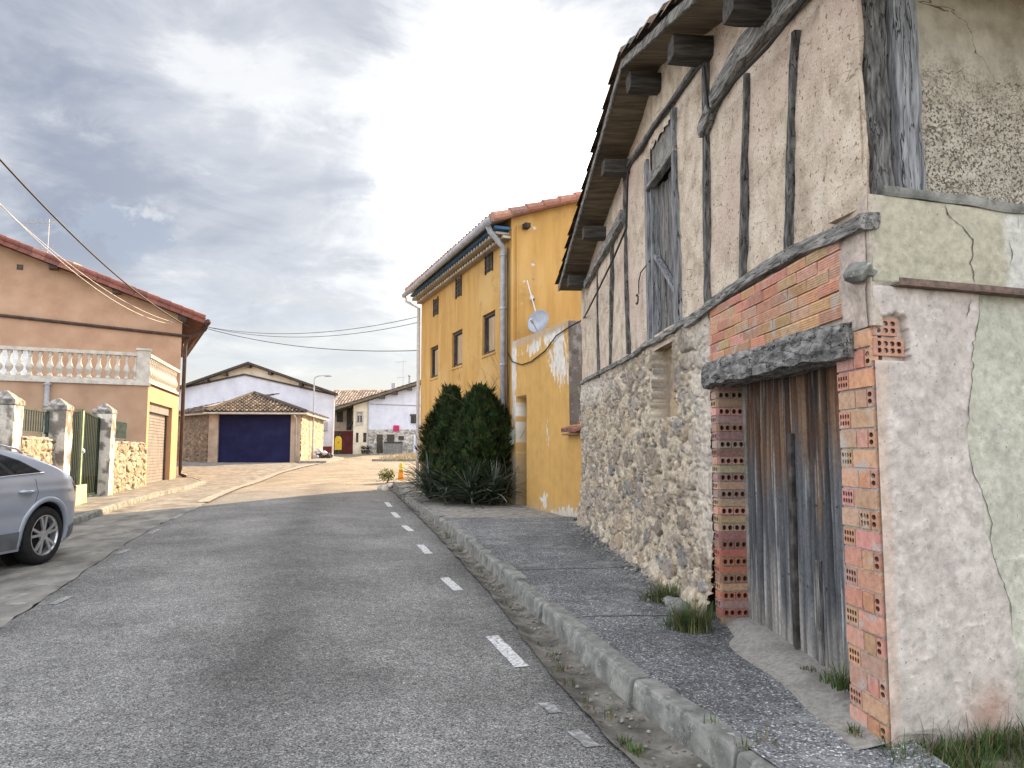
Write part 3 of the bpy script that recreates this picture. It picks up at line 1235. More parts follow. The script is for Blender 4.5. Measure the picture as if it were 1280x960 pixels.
# lintel
mb = MB()
mb.beam([F.p(2.30, 2.19, -.06), F.p(2.15, 2.215, -.07), F.p(1.2, 2.20, -.07), F.p(.14, 2.165, -.06)], .19, .30, F.N, .03, .05, 4, 2.)
mb.build('door_lintel', M['lintel'], barn)

# right brick pier on the street face
mb = MB()
mb.cur = (.44, .37, .31)
mb.box8([F.p(.022, .05, -.058), F.p(.325, .05, -.058), F.p(.325, .05, -.28), F.p(.10, .05, -.28), F.p(.022, 2.72, -.058), F.p(.325, 2.24, -.058), F.p(.325, 2.24, -.28), F.p(.10, 2.72, -.28)])
def joint(a, b, c, d, nn=.003):
    mb.cur = tuple(q * rnd.uniform(.85, 1.12) for q in (.42, .36, .305))
    o_ = .016 if a < .03 else 0
    mb.box8([F.p(a, c, nn), F.p(b, c, nn), F.p(b, c, -.06), F.p(a + o_, c, -.06), F.p(a, d, nn), F.p(b, d, nn), F.p(b, d, -.06), F.p(a + o_, d, -.06)])
    mb.cur = None


rnd = random.Random(12)
joint(.004, .325, .0, .1605)
joint(.004, .325, 2.19, 2.27)
v = .16
k = 0
while v < 2.19:
    h = .085
    c = lambda: tuple(q * rnd.uniform(.85, 1.12) for q in rnd.choice(BR))
    nf = .008 + rnd.uniform(0, .008)
    gap = .014
    joint(.004, .325, v + h - .0005, v + .0985, rnd.uniform(.001, .006))
    if k % 2 == 0:
        joint(.2, .216, v, v + h, .004)
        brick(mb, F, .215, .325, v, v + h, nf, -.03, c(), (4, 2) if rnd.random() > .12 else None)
        brick(mb, F, .008, .215 - gap, v, v + h, nf + .003, -.03, c())
    else:
        joint(.150, .166, v, v + h, .004)
        joint(.049, .061, v, v + h, .004)
        brick(mb, F, .165, .325, v, v + h, nf, -.03, c())
        if k % 4 == 1:
            brick(mb, F, .055, .165 - gap, v, v + h, nf + .003, -.03, c())
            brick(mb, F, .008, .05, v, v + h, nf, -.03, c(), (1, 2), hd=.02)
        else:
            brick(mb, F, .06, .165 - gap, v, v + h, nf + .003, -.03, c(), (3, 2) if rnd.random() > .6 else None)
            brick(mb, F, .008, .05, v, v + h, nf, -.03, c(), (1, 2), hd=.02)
    v += .0975
    k += 1
mb.cur = None
mb.build('brick_pier', M['brick'], barn)

# left jamb: the reveal bricks face the camera, their ends show on the street face
JF = Fr(F.p(2.19, 0, 0), F.p(2.19, 0, -1), out=(-F.U.x, -F.U.y))
mb = MB()
mb.cur = (.40, .35, .29)
mb.box(F, 2.245, 2.33, .05, 2.15, -.30, -.03)
mb.box(F, 2.195, 2.25, 2.10, 2.16, -.30, -.002)
v = gz(2.19) - .05
k = 0
rnd = random.Random(8)
while v < 2.11:
    c = tuple(q * rnd.uniform(.85, 1.15) for q in rnd.choice(BRD if rnd.random() > .1 else BR))
    if v < 1.0 and rnd.random() < .5:
        c = tuple(q * rnd.uniform(.8, 1.0) for q in (.36, .14, .09))
    jit = rnd.uniform(0, .008)
    mb.cur = tuple(q * rnd.uniform(.85, 1.1) for q in (.33, .285, .235))
    mb.box(F, 2.193, 2.33, v + .0515, v + .0632, -.30, .002)
    if k % 2 == 0:
        mb.box(F, 2.193, 2.25, v, v + .052, -.1042, -.0978)
        mb.box(F, 2.193, 2.25, v, v + .052, -.30, -.2)
    else:
        mb.box(F, 2.193, 2.25, v, v + .052, -.30, -.197)
    if k % 2 == 0:
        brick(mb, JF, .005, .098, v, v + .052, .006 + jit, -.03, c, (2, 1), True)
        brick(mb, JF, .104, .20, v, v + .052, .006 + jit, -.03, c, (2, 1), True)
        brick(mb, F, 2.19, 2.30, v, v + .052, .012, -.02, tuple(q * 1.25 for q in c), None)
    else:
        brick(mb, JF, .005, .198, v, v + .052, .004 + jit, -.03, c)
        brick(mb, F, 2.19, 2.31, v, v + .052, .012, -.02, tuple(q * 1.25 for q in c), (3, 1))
    v += .0628
    k += 1
mb.cur = None
mb.build('brick_jamb', M['vcrough'], barn)
mb = MB()
mb.box(F, 2.13, 2.20, .1, 2.10, -.27, -.196)
mb.build('door_frame', M['concrete'], barn)

# plank door, set back in the opening
PB = [.27, .60, .88, 1.12, 1.385, 1.64, 1.90, 2.14]
DV0, DV1 = .20, 2.09


def door_fn(U, V):
    n = np.full(U.shape, -.205)
    idx = np.searchsorted(PB, U) - 1
    rng = np.random.RandomState(4)
    off = rng.uniform(-.006, .008, 12)
    tone = rng.uniform(.82, 1.15, 12)
    n = n + off[np.clip(idx, 0, 11)]
    d = np.min(np.stack([np.abs(U - b - .012 * np.sin(V * 2.1 + i * 2) - (fbm(V * 2, V * 0 + i, 60 + i, 2) - .5) * .012) for i, b in enumerate(PB)]), 0)
    gap = 1 - npsm(.006, .017, d)
    n = n - gap * .03
    g1 = fbm(U * 60, V * 1.6, 33, 4)
    g2 = fbm(U * 140, V * 5, 34, 3)
    n = n + (g1 - .5) * .010 + (g2 - .5) * .004
    t = (V - DV0) / (DV1 - DV0)
    m = t + (fbm(U * 9, V * 1.2, 36, 3) - .5) * .55
    grey_ = np.array((.082, .086, .092))
    pale = np.array((.26, .245, .22))
    brown = np.array((.105, .052, .026))
    tan = np.array((.18, .11, .062))
    dark = np.array((.035, .03, .03))
    C = np.ones(U.shape + (3,)) * grey_
    a = npsm(.30, .02, m)[..., None]
    C = C * (1 - a) + pale * a
    a = (npsm(.54, .80, m))[..., None] * .9
    bt = npsm(.45, .62, fbm(U * 24, V * .9, 37, 3))[..., None]
    C = C * (1 - a) + (brown * (1 - bt) + tan * bt) * a
    a = npsm(.93, 1.05, m)[..., None]
    C = C * (1 - a * .8) + dark * a * .8
    st = npsm(.56, .68, fbm(U * 30, V * .6, 38, 3))[..., None] * .55
    C = C * (1 - st) + dark * st
    wt = npsm(.66, .74, fbm(U * 50, V * 1.4, 39, 3))[..., None] * .45
    C = C * (1 - wt) + np.array((.38, .37, .36)) * wt
    C = C * (.30 + 1.4 * g1)[..., None] * (.8 + .4 * g2)[..., None] * tone[np.clip(idx, 0, 11)][..., None]
    C = C * (1 - gap * .8)[..., None]
    for vv in (1.28, .78):
        for i in range(len(PB) - 1):
            for s in (.3, .7):
                uu = PB[i] + (PB[i + 1] - PB[i]) * s
                h = ((U - uu) ** 2 + (V - vv - .02 * math.sin(i * 3 + s * 9)) ** 2) < .0085 ** 2
                C = np.where(h[..., None], .012, C)
    return n, np.clip(C, .006, .6)


door = surf_grid(F, .26, 2.155, lambda u: u * 0 + DV0 - .04, lambda u: u * 0 + DV1 + .05, .0095, door_fn, 'plank_door', M['vcrough'], barn)
mb = MB()
mb.beam([F.p(1.33, 1.72, -.185), F.p(1.34, .75, -.185), F.p(1.35, .36, -.185)], .05, .03, F.N, .006, .06, 3, 9.)
mb.build('cover_strip', M['darkwood'], door)
mb = MB()
mb.beam([F.p(1.02, .95, -.19), F.p(1.03, .30, -.19)], .05, .025, F.N, .006, .06, 3, 9.5)
mb.build('cover_strip', M['woodV'], door)
mb = MB()
mb.box(F, .2, 2.2, .0, 2.3, -.36, -.30)
mb.build('dark_backing', M['darkwood'], barn)

# loft door
mb = MB()
rnd = random.Random(2)
u = LD[0]
while u < LD[1] - .02:
    w = min(rnd.uniform(.13, .19), LD[1] - u)
    mb.beam([F.p(u + w / 2, LD[2] - .02, -.075 + rnd.uniform(-.022, .022)), F.p(u + w / 2 + rnd.uniform(-.01, .01), LD[3] - rnd.uniform(0, .05), -.075)], w - .028, .028, F.N, .007, .1, 3, u)
    u += w
loft = mb.build('loft_door', M['woodV'], barn)
mb = MB()
mb.bar(F.p(*F.pix(818, 320), -.02), F.p(*F.pix(847, 370), -.02), .05, .04)
mb.build('diagonal_brace', M['woodL'], loft)
mb = MB()
mb.bar(F.p(4.02, 2.72, -.03), F.p(4.02, 4.5, -.03), .07, .08)
mb.bar(F.p(3.10, 2.74, .0), F.p(3.10, 4.74, .0), .09, .09)
mb.bar(F.p(4.14, 2.70, .0), F.p(4.14, 4.66, .0), .13, .06)
mb.build('jamb', M['woodL'], loft)
mb = MB()
mb.prism(F, [(3.05, 4.37), (4.08, 4.37), (4.08, 4.74), (3.05, 4.78)], -.06, -.02)
mb.build('top_panel', M['concrete'], loft)
mb = MB()
mb.beam([F.p(4.08, 4.34, .01), F.p(3.05, 4.36, .01)], .07, .08, F.N, .01, .06, 3, 3.)
mb.build('door_head', M['woodH'], loft)
mb = MB()
a = F.pix(803, 372)
pts = []
for i in range(9):
    t = R_(60 + i * 32)
    pts.append(F.p(a[0] + math.cos(t) * .05, a[1] + math.sin(t) * .05 - .02, .06))
mb.tube(pts, .010, 6)
mb.tube([F.p(a[0] - .04, a[1] + .03, .05), F.p(a[0] - .05, a[1] + .16, .05), F.p(a[0] - .10, a[1] + .25, .04), F.p(a[0] - .42, a[1] + .30, .02)], .007, 6)
mb.build('iron_hook', M['darkwood'], loft)

# purlin ends under the verge
for i, (u, v) in enumerate([(7.848, 4.217), (6.436, 4.557), (5.012, 4.93), (3.646, 5.26), (2.19, 4.80), (.93, 4.40)]):
    mb = MB()
    mb.beam([F.p(u, v, -.25), F.p(u, v - .005, .1), F.p(u, v, .31)], .17, .19, F.U, .018, .06, 3, i * 1.7)
    mb.build('purlin', M['woodX'], barn)

# side wall facing the camera
RD = Vector((.95, .31, 0)).normalized()
RF = Fr(BP0, BP0 + RD * 6)
PATCH = [(.0, .82), (.15, .81), (.67, .785), (.95, .73), (1.2, .66), (1.62, .57), (2.05, .58), (2.25, .66), (2.40, .70)]


def side_fn(U, V):
    n = (fbm(U * 3, V * 3, 81, 4) - .5) * .03 + (fbm(U * 8, V * 12, 82, 5) - .5) * .011
    rd = np.abs(fbm(U * 4 + .4 * V, V * 6, 111, 4) - .5)
    rdg = npsm(.03, .0, rd) * npsm(.4, .6, fbm(U * 3, V * 3, 119, 2))
    n = n + rdg * .004
    n = n * np.clip(U / .06, 0, 1)
    edge = np.vectorize(lambda v: poly(PATCH, v))(V[0:1, :]) + (fbm(U * 7, V * 7, 83, 3) - .5) * .07
    low = npsm(.012, -.012, U - edge) * (V < 2.40)
    green = np.array((.40, .395, .325)) * (.85 + .3 * fbm(U * 4, V * 4, 84, 4))[..., None]
    pink = np.array((.435, .385, .352)) * (.84 + .32 * fbm(U * 5, V * 3, 85, 4))[..., None]
    sm_ = npsm(.55, .7, fbm(U * 6 + V * 2, V * 9, 86, 3))[..., None] * .5
    pink = pink * (1 - sm_) + np.array((.51, .47, .43)) * sm_
    # pale lime skim low on the patch
    lk = npsm(1.1, .4, V + (fbm(U * 4, V * 4, 87, 3) - .5) * .8)[..., None] * .5
    pink = pink * (1 - lk) + np.array((.50, .45, .40)) * lk
    C = green * (1 - low)[..., None] + pink * low[..., None]
    n = n + low * .016
    up = (V > 2.41)
    upc = np.array((.385, .36, .275)) * (.82 + .36 * fbm(U * 3, V * 4, 88, 4))[..., None]
    gk = npsm(.84, .90, U + (fbm(U * 9, V * 9, 89, 2) - .5) * .06)[..., None]
    upc = upc * (1 - gk) + np.array((.46, .45, .41)) * gk
    C = np.where(up[..., None], upc, C)
    n = np.where(up, n + .022, n)
    C = C * (1 + .22 * rdg)[..., None] * (.86 + .28 * fbm(U * 30, V * 30, 112, 3))[..., None]
    gr = npsm(.75, .12, V + (fbm(U * 5, V * 5, 113, 3) - .5) * .6)[..., None] * .42
    C = C * (1 - gr) + np.array((.235, .215, .165)) * gr
    pt = npsm(.60, .70, fbm(U * 24, V * 24, 97, 2))[..., None] * .35 * ~up[..., None]
    C = C * (1 - pt) + np.array((.28, .26, .22)) * pt
    r = np.exp(-(((U - .60) / .13) ** 2 + ((V - .36) / .11) ** 2)) * (.4 + fbm(U * 9, V * 9, 90, 3))
    r = np.clip(r, 0, 1)[..., None] * .8
    C = C * (1 - r) + np.array((.33, .20, .145)) * r
    # knocked-off render at the corner leaves a ragged edge
    cut = (U < .035 + .04 * fbm(V * 9, V * 0, 95, 3)) & (V < 2.24)
    n = np.where(cut, n - .007, n)
    C = np.where(cut[..., None], np.array((.46, .37, .31)) * (.8 + .4 * fbm(U * 20, V * 20, 96, 2))[..., None], C)
    hol = (U < .185 + .05 * (fbm(V * 14, V * 0, 121, 3) - .3)) & (V > 2.045) & (V < 2.262 + .03 * (fbm(U * 16, U * 0, 122, 2) - .5))
    n = np.where(hol, -.03, n)
    C = np.where(hol[..., None], np.array((.30, .22, .17)) * (.7 + .6 * fbm(U * 20, V * 20, 96, 2))[..., None], C)
    return n, C


surf_grid(RF, .0, 2.2, lambda u: u * 0 + .0, lambda u: u * 0 + 2.85, .011, side_fn, 'side_wall', M['vcsmooth'], barn)


def upper_fn(U, V):
    n = -.085 + (fbm(U * 2, V * 2, 101, 4) - .5) * .04 + (fbm(U * 16, V * 16, 103, 3) - .5) * .012
    C = np.array((.52, .45, .35)) * (.85 + .3 * fbm(U * 4, V * 4, 104, 3))[..., None]
    zone = npsm(3.75, 3.45, V + (fbm(U * 3, V * 3, 105, 3) - .5) * .35)
    f_ = fbm(U * 52, V * 52, 106, 4)
    k = (npsm(.47, .56, f_) * zone * (.55 + .45 * npsm(.3, .6, fbm(U * 3, V * 3, 108, 3))))[..., None]
    C = C * (1 - k * .82) + np.array((.115, .095, .075)) * k * .82
    n = n - k[..., 0] * .005
    pale = (npsm(.58, .64, fbm(U * 60, V * 60, 107, 2)) * zone)[..., None]
    C = C * (1 - pale * .6) + np.array((.58, .54, .46)) * pale * .6
    return n, C


surf_grid(RF, .33, 2.2, lambda u: u * 0 + 2.80, lambda u: u * 0 + 4.25, .0075, upper_fn, 'upper_side_wall', M['mottle'], barn)
mb = MB()
mb.beam([RF.p(.08, 2.875, -.03), RF.p(.6, 2.88, -.03), RF.p(1.4, 2.872, -.03), RF.p(6.5, 2.875, -.03)], .055, .13, RF.N, .014, .06, 3, 12.)
mb.build('ledge_board', M['kerb'], barn)
mb = MB()
mb.box(RF, .12, 6.5, 2.402, 2.410, .0, .065)
mb.box(RF, .12, 6.5, 2.410, 2.436, .058, .066)
mb.build('steel_angle', M['rust'], barn)
# corner post: two old trunks side by side
mb = MB()
mb.beam([RF.p(.135, 2.86, -.055), RF.p(.125, 3.5, -.05), RF.p(.115, 4.35, -.05)], .13, .11, RF.N, .03, .04, 5, 21.)
mb.build('corner_post', M['woodD'], barn)
mb = MB()
mb.beam([RF.p(.285, 2.86, -.045), RF.p(.28, 3.4, -.035), RF.p(.275, 4.35, -.035)], .155, .12, RF.N, .026, .04, 5, 23.)
mb.build('corner_post', M['woodL'], barn)
mb = MB()
mb.cur = (.46, .38, .30)
mb.box8([RF.p(.0, 2.80, -.02), RF.p(.36, 2.80, -.09), RF.p(.36, 2.80, -.3), RF.p(.03, 2.80, -.3), RF.p(.0, 4.2, -.02), RF.p(.36, 4.2, -.09), RF.p(.36, 4.2, -.3), RF.p(.03, 4.2, -.3)])
mb.cur = None
mb.build('corner_mortar', M['plaster'], barn)
mb = MB()
mb.cur = (.40, .34, .285)
mb.beam([RF.p(.022, 2.20, -.012), RF.p(.022, 2.5, -.010), RF.p(.022, 2.85, -.010)], .06, .06, RF.N, .012, .03, 3, 29.)
mb.cur = None
mb.build('corner_mortar', M['vcrough'], barn)
# hollow bricks laid bare at the corner
rnd = random.Random(31)
for v, w, hc in ((2.062, .185, (4, 2)), (2.16, .15, (3, 2))):
    mb = MB()
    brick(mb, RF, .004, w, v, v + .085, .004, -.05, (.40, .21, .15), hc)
    mb.build('bare_brick', M['brick'], barn)


def crack(pix, w, n0=.012, label=None):
    mb = MB()
    pts = []
    for a, b in zip(pix, pix[1:]):
        A, B_ = RF.pix(*a, n0), RF.pix(*b, n0)
        for i in range(6):
            t = i / 6
            u = lerp(A[0], B_[0], t) + mnoise.noise(Vector((A[1] * 9 + t * 2.4, 3, A[0]))) * .012
            pts.append((u, lerp(A[1], B_[1], t)))
    P = []
    for i, (u, v) in enumerate(pts):
        ww = w * (.5 + .9 * abs(mnoise.noise(Vector((i * .37, w * 900, 2))))) * min(1, (i + 1) / 4, (len(pts) - i) / 4)
        U_, V_ = np.array([[u]]), np.array([[v]])
        n = float(side_fn(U_, V_)[0][0, 0]) + .004
        P.append([RF.p(u - ww / 2, v, n), RF.p(u + ww / 2, v, n)])
    mb.grid(P)
    mb.build('wall_crack', M['darkwood'], barn, fix=False)


crack([(1178, 258), (1184, 272), (1199, 284), (1211, 300), (1211, 320), (1208, 330), (1213, 345), (1213, 358)], .009)
crack([(1212, 372), (1209, 390), (1203, 400)], .006)
crack([(1226, 372), (1223, 410), (1215, 428), (1214, 445), (1219, 458), (1216, 480), (1211, 510), (1211, 556)], .005)
crack([(1211, 556), (1216, 590), (1232, 620), (1243, 655), (1240, 690), (1258, 730), (1266, 760), (1264, 800)], .006)
crack([(1270, 270), (1271, 290)], .006)
crack([(1258, 300), (1263, 318), (1258, 335)], .006)

# remaining walls (seen only from the side) and the roof
DEP = 7.5
INW = -F.N


def bw(u, n, z):
    return F.p(u, z, n)


mb = MB()
mb.box(RF, 2.15, 6.5, -.1, 4.2, -.40, -.14)
surf_grid(RF, 2.2, 6.5, lambda u: u * 0 + .0, lambda u: u * 0 + 2.85, .03, side_fn, 'side_wall', M['vcsmooth'], barn)
surf_grid(RF, 2.2, 6.5, lambda u: u * 0 + 2.80, lambda u: u * 0 + 4.25, .03, upper_fn, 'upper_side_wall', M['mottle'], barn)
far0, far1 = F.p(8.5, 0, -.02), F.p(8.5, 0, -DEP)
FF = Fr(far0, far1, out=(F.U.x, F.U.y))
mb.box(FF, 0, DEP, .2, 4.17, -.3, 0)
e1 = RF.p(6.5, 0, -.1)
BK = Fr(e1, far1, out=(INW.x, INW.y))
mb.box(BK, 0, BK.L, .2, 4.2, -.3, 0)
mb.build('rear_wall', M['beige'], barn)

ROOFN = .36
mb = MB()
th = .07
L0, L1 = 8.46, -.5
for (ua, ub) in ((L0, APU), (L1, APU)):
    A = F.p(ua, roofv(ua) + th + .03, ROOFN)
    B_ = F.p(ua, roofv(ua) + th + .03, -DEP - .2)
    C_ = F.p(ub, roofv(ub) + th + .03, -DEP - .2)
    D_ = F.p(ub, roofv(ub) + th + .03, ROOFN)
    slab(mb, A, B_, C_, D_, th)
roof = mb.build('roof', M['soffit'], barn)
mb = MB()
for (ua, s) in ((L0, 1), (L1, 2)):
    mb.beam([F.p(ua, roofv(ua) + .055, ROOFN + .012), F.p(APU, roofv(APU) + .055, ROOFN + .012)], .085, .025, F.N, .010, .12, 3, ua)
mb.build('verge_board', M['woodH'], roof)
TP = [(.10, .075, .06), (.20, .14, .10), (.13, .10, .085), (.24, .16, .11), (.17, .145, .12)]
mb = MB()
for ua in (L0, L1):
    O = F.p(ua, roofv(ua) + .105, ROOFN + .09)
    T = F.p(APU, roofv(APU) + .105, ROOFN + .09)
    tile_roof(mb, O, -F.N, T - O, DEP, (T - O).length, pal=TP, seed=int(ua * 3 + 9))
mb.build('roof_tiles', M['tileold'], roof, smooth=False)
# ------------------------------------------------------------------ yellow house
def base(F, u, n=0):
    p = F.p(u, 0, n)
    return (p.x, p.y, zg(p.x, p.y))


yh = thing('yellow_house', base(YF, 3.3), 'tall yellow rendered house with tiled cornice, grey gutter and three attic vents', 'house')
HC = YF.p(3.30, 0, 0)
GF = Fr(HC, HC - YF.N * 9, out=(-YF.U.x, -YF.U.y))
Y1 = 10.93
wins = [(9.0, 9.83, 3.70, 4.60), (6.73, 7.64, 3.78, 4.70), (4.29, 5.17, 3.81, 4.75)]
vents = [(9.03, 9.45, 5.48, 5.93), (6.83, 7.24, 5.58, 6.04), (4.46, 4.90, 5.69, 6.15)]
mb = MB()
wall_holes(mb, YF, 3.30, Y1, .2, 6.53, wins, .13)

# gable facing the camera, the back and the far side
GW = 8.6
RDG = GW / 2
SL = .345
EV = 6.53
mb.face([GF.p(0, .2, 0), GF.p(GW, .2, 0), GF.p(GW, EV, 0), GF.p(RDG, EV + RDG * SL, 0), GF.p(0, EV, 0)])
far = -(Y1 - 3.30)
mb.face([GF.p(0, .2, far), GF.p(GW, .2, far), GF.p(GW, EV, far), GF.p(RDG, EV + RDG * SL, far), GF.p(0, EV, far)])
mb.face([GF.p(GW, .2, 0), GF.p(GW, .2, far), GF.p(GW, EV, far), GF.p(GW, EV, 0)])
mb.build('wall', M['yellow'], yh, fix=False)
for w in wins:
    mb = MB()
    a, b, c, d = w
    for bx in ((a, a + .07, c, d), (b - .07, b, c, d), (a + .07, b - .07, c, c + .07), (a + .07, b - .07, d - .07, d)):
        mb.box(YF, *bx, -.10, -.05)
    fr_ = mb.build('window', M['frame'], yh)
    mb = MB()
    mb.box(YF, a + .05, a + .62 * (b - a), c + .04, d - .12, -.07, -.055)
    mb.build('blind', M['curtain'], fr_)
    mb = MB()
    mb.box(YF, a + .05, b - .05, c + .04, d - .04, -.10, -.085)
    mb.build('pane', M['glass'], fr_)
    mb = MB()
    mb.box(YF, a - .03, b + .03, c - .05, c, -.1, .02)
    mb.build('sill', M['yellow'], fr_)
for a, b, c, d in vents:
    mb = MB()
    mb.box(YF, a, b, c, d, .0, .008)
    mb.box(YF, (a + b) / 2 - .02, (a + b) / 2 + .02, c, d, .008, .03)
    mb.box(YF, a - .03, a, c - .03, d + .03, .0, .035)
    mb.box(YF, b, b + .03, c - .03, d + .03, .0, .035)
    for i in range(4):
        v = c + (d - c) * (i + .5) / 4
        mb.box(YF, a, b, v - .012, v + .012, .008, .025)
    mb.build('attic_vent', M['frame'], yh)
# corner strip and cable trunking on the gable
mb = MB()
mb.box(GF, .0, .035, .3, 6.3, .0, .035)
mb.box(GF, .11, .135, 3.6, 6.35, .0, .03)
mb.build('corner_bead', M['yellow'], yh)
# cornice of tile ends over a blue band
mb = MB()
cc = [(.52, .44, .34), (.45, .37, .28), (.58, .50, .40)]
rnd = random.Random(3)
u = 3.32
while u < Y1 - .1:
    for lvl, n1 in ((0, .17), (1, .30)):
        mb.cur = rnd.choice(cc)
        uu = u + lvl * .1
        O = YF.p(uu + .08, 6.10 + lvl * .10, .0)
        rows = []
        for nn in (0, n1):
            rows.append([mb.add(YF.p(uu + .08 - math.cos(R_(a)) * .075, 6.10 + lvl * .10 + math.sin(R_(a)) * .075, nn)) for a in (0, 45, 90, 135, 180)])
        for k in range(4):
            mb.f.append([rows[0][k], rows[0][k + 1], rows[1][k + 1], rows[1][k]])
        mb.f.append(rows[1])
        mb.cur = (.30, .25, .19)
        mb.box(YF, uu - .02, uu + .18, 6.085 + lvl * .10, 6.10 + lvl * .10, 0, n1 - .01)
    u += .2
mb.cur = None
cor = mb.build('tile_cornice', M['vccol'], yh)
mb = MB()
mb.cur = (.06, .17, .36)
mb.box(YF, 3.34, Y1, 6.29, 6.345, .0, .36)
mb.build('blue_eaves_board', M['vccol'], yh)
# roof
OV = .48
mb = MB()
e0 = 6.37
zr = e0 + (RDG + OV) * SL
for s in (0, 1):
    def rp_(g, z, n):
        return GF.p(g if s == 0 else GW - g, z, n)
    A, B_ = rp_(-OV, e0, .14), rp_(-OV, e0, far - .2)
    C_, D_ = rp_(RDG, zr, far - .2), rp_(RDG, zr, .14)
    slab(mb, A + Vector((0, 0, .08)), B_ + Vector((0, 0, .08)), C_ + Vector((0, 0, .08)), D_ + Vector((0, 0, .08)), .08)
rf = mb.build('roof', M['beige'], yh)
YT = [(.33, .15, .10), (.38, .18, .125), (.30, .14, .10), (.42, .22, .16), (.27, .15, .12)]
mb = MB()
for s in (0, 1):
    g0 = -OV if s == 0 else GW + OV
    O = GF.p(g0, e0 + .085, .12)
    T = GF.p(RDG, zr + .085, .12)
    tile_roof(mb, O, -GF.N, T - O, -far + .3, (T - O).length, pal=YT, seed=4 + s)
mb.build('roof_tiles', M['tileold'], rf)
mb = MB()
rnd = random.Random(9)
g = -OV
while g < RDG:
    mb.cur = rnd.choice(YT)
    z0, z1 = e0 + (g + OV) * SL, e0 + (g + .40 + OV) * SL
    mb.tube([GF.p(g, z0 + .09, .15), GF.p(g + .42, z1 + .07, .15)], [.105, .09], 10)
    g += .38
mb.cur = None
mb.build('verge_tile', M['tileold'], rf)
# gutter and downpipes
mb = MB()
mb.tube([YF.p(3.2, 6.39, OV + .05), YF.p(Y1 + .1, 6.34, OV + .05)], .075, 10)
gut = mb.build('gutter', M['pipegrey'], yh, smooth=True)
mb = MB()
mb.tube([YF.p(3.40, 6.36, OV + .02), YF.p(3.42, 6.22, OV - .05), YF.p(3.52, 5.95, .10), YF.p(3.55, 5.80, .09), YF.p(3.56, .55, .09)], .06, 10)
for v in (5.75, 4.6, 3.4, 2.2):
    mb.lathe(YF.p(3.56, v, .09), [(.06, 0), (.075, .005), (.075, .05), (.06, .055)], 10)
mb.build('downpipe', M['pipegrey'], yh, smooth=True)
mb = MB()
mb.tube([YF.p(Y1 + .02, 6.30, OV + .02), YF.p(Y1, 6.15, OV), YF.p(Y1 - .03, 5.95, .10), YF.p(Y1 - .03, .62, .08)], .05, 10)
mb.build('downpipe', M['whiteplastic'], yh, smooth=True)
# old cable bundle by the near downpipe
mb = MB()
for k in range(3):
    mb.tube([YF.p(3.42 - .03 * k + mnoise.noise(Vector((i * .5, k * 4, 0))) * .03, 5.9 - i * .42, .03 + .012 * k) for i in range(12)], .012, 5)
mb.build('wall_cable', M['blackcable'], yh)
mb = MB()
mb.cur = (.30, .36, .33)
mb.box(YF, 3.12, 3.24, 1.75, 2.06, .0, .09)
mb.build('meter_box', M['vccol'], yh)
# putty scars left on the gable
rnd = random.Random(6)
for px, py, r in ((655, 283, .06), (668, 285, .05), (666, 331, .05), (667, 349, .03), (655, 352, .03), (665, 372, .07), (652, 380, .02)):
    u, v = GF.pix(px, py)
    mb = MB()
    mb.cur = rnd.choice([(.5, .45, .42), (.6, .56, .5), (.30, .2, .18), (.55, .5, .46)])
    P = [GF.p(u + math.cos(a) * r * rnd.uniform(.6, 1.2), v + math.sin(a) * r * rnd.uniform(.5, .9), .004) for a in [i * math.pi / 5 for i in range(10)]]
    mb.face(P)
    mb.build('render_scar', M['vccol'], yh, fix=False)
mb = MB()
u, v = GF.pix(656, 284)
mb.box(GF, u - .06, u + .06, v - .05, v + .05, .0, .18)
mb.build('beam_end', M['darkwood'], yh)

# satellite dish with its arm
u, v = GF.pix(664, 407)
dish = thing('satellite_dish', GF.p(u, v, .45), 'grey satellite dish standing behind the peeling courtyard wall', 'satellite dish')
ax = (Vector((-.55, -.8, .25))).normalized()
c = GF.p(u, v, .45)
mb = MB()
prof = [(0.0, .0), (.09, .006), (.17, .024), (.235, .05), (.255, .062), (.245, .05), (.16, .010), (.0, -.015)]
mb.lathe(c, prof, 28, ax)
mb.build('reflector', M['dish'], dish, smooth=True)
mb = MB()
mb.tube([c + Vector((0, 0, -.24)) + ax * .05, c + ax * .28 + Vector((0, 0, -.10))], .012, 6)
mb.tube([c + ax * .25 + Vector((0, 0, -.11)), c + ax * .34 + Vector((0, 0, -.07))], .03, 8)
mb.build('feed_arm', M['pipegrey'], dish)
mb = MB()
mb.tube([c - ax * .04, c - ax * .12, GF.p(u, v - .1, .0)], .018, 6)
mb.build('bracket', M['pipegrey'], dish)

# aerial mast bracketed on the gable
a0, a1 = GF.pix(667, 405), GF.pix(656, 352)
ant = thing('wall_mast', GF.p(a0[0], a0[1], .1), 'thin bent mast bracketed on the yellow gable above the dish', 'mast')
mb = MB()
mb.tube([GF.p(a0[0], a0[1] - .12, .22), GF.p(a0[0], a0[1] + .1, .2), GF.p(a1[0], a1[1], .12)], .014, 6)
mb.build('pole', M['whiteplastic'], ant)
mb = MB()
mb.lathe(GF.p(a0[0], a0[1] + .02, .2), [(.02, 0), (.07, .01), (.08, .03), (.02, .05)], 12)
mb.build('bracket', M['frame'], ant)
mb = MB()
mb.bar(GF.p(a0[0] - .01, a0[1] + .5, 0), GF.p(a0[0] - .06, a0[1] + .5, .16), .03)
mb.build('bracket', M['frame'], ant)

# ------------------------------------------------------------------ yellow courtyard wall
cw = thing('courtyard_wall', base(YF, 1.6), 'peeling yellow courtyard wall with a narrow doorway, between stone barn and yellow house', 'wall')
DR_ = (2.47, 3.03, .3, 2.70)
YC = np.array((.475, .28, .085))


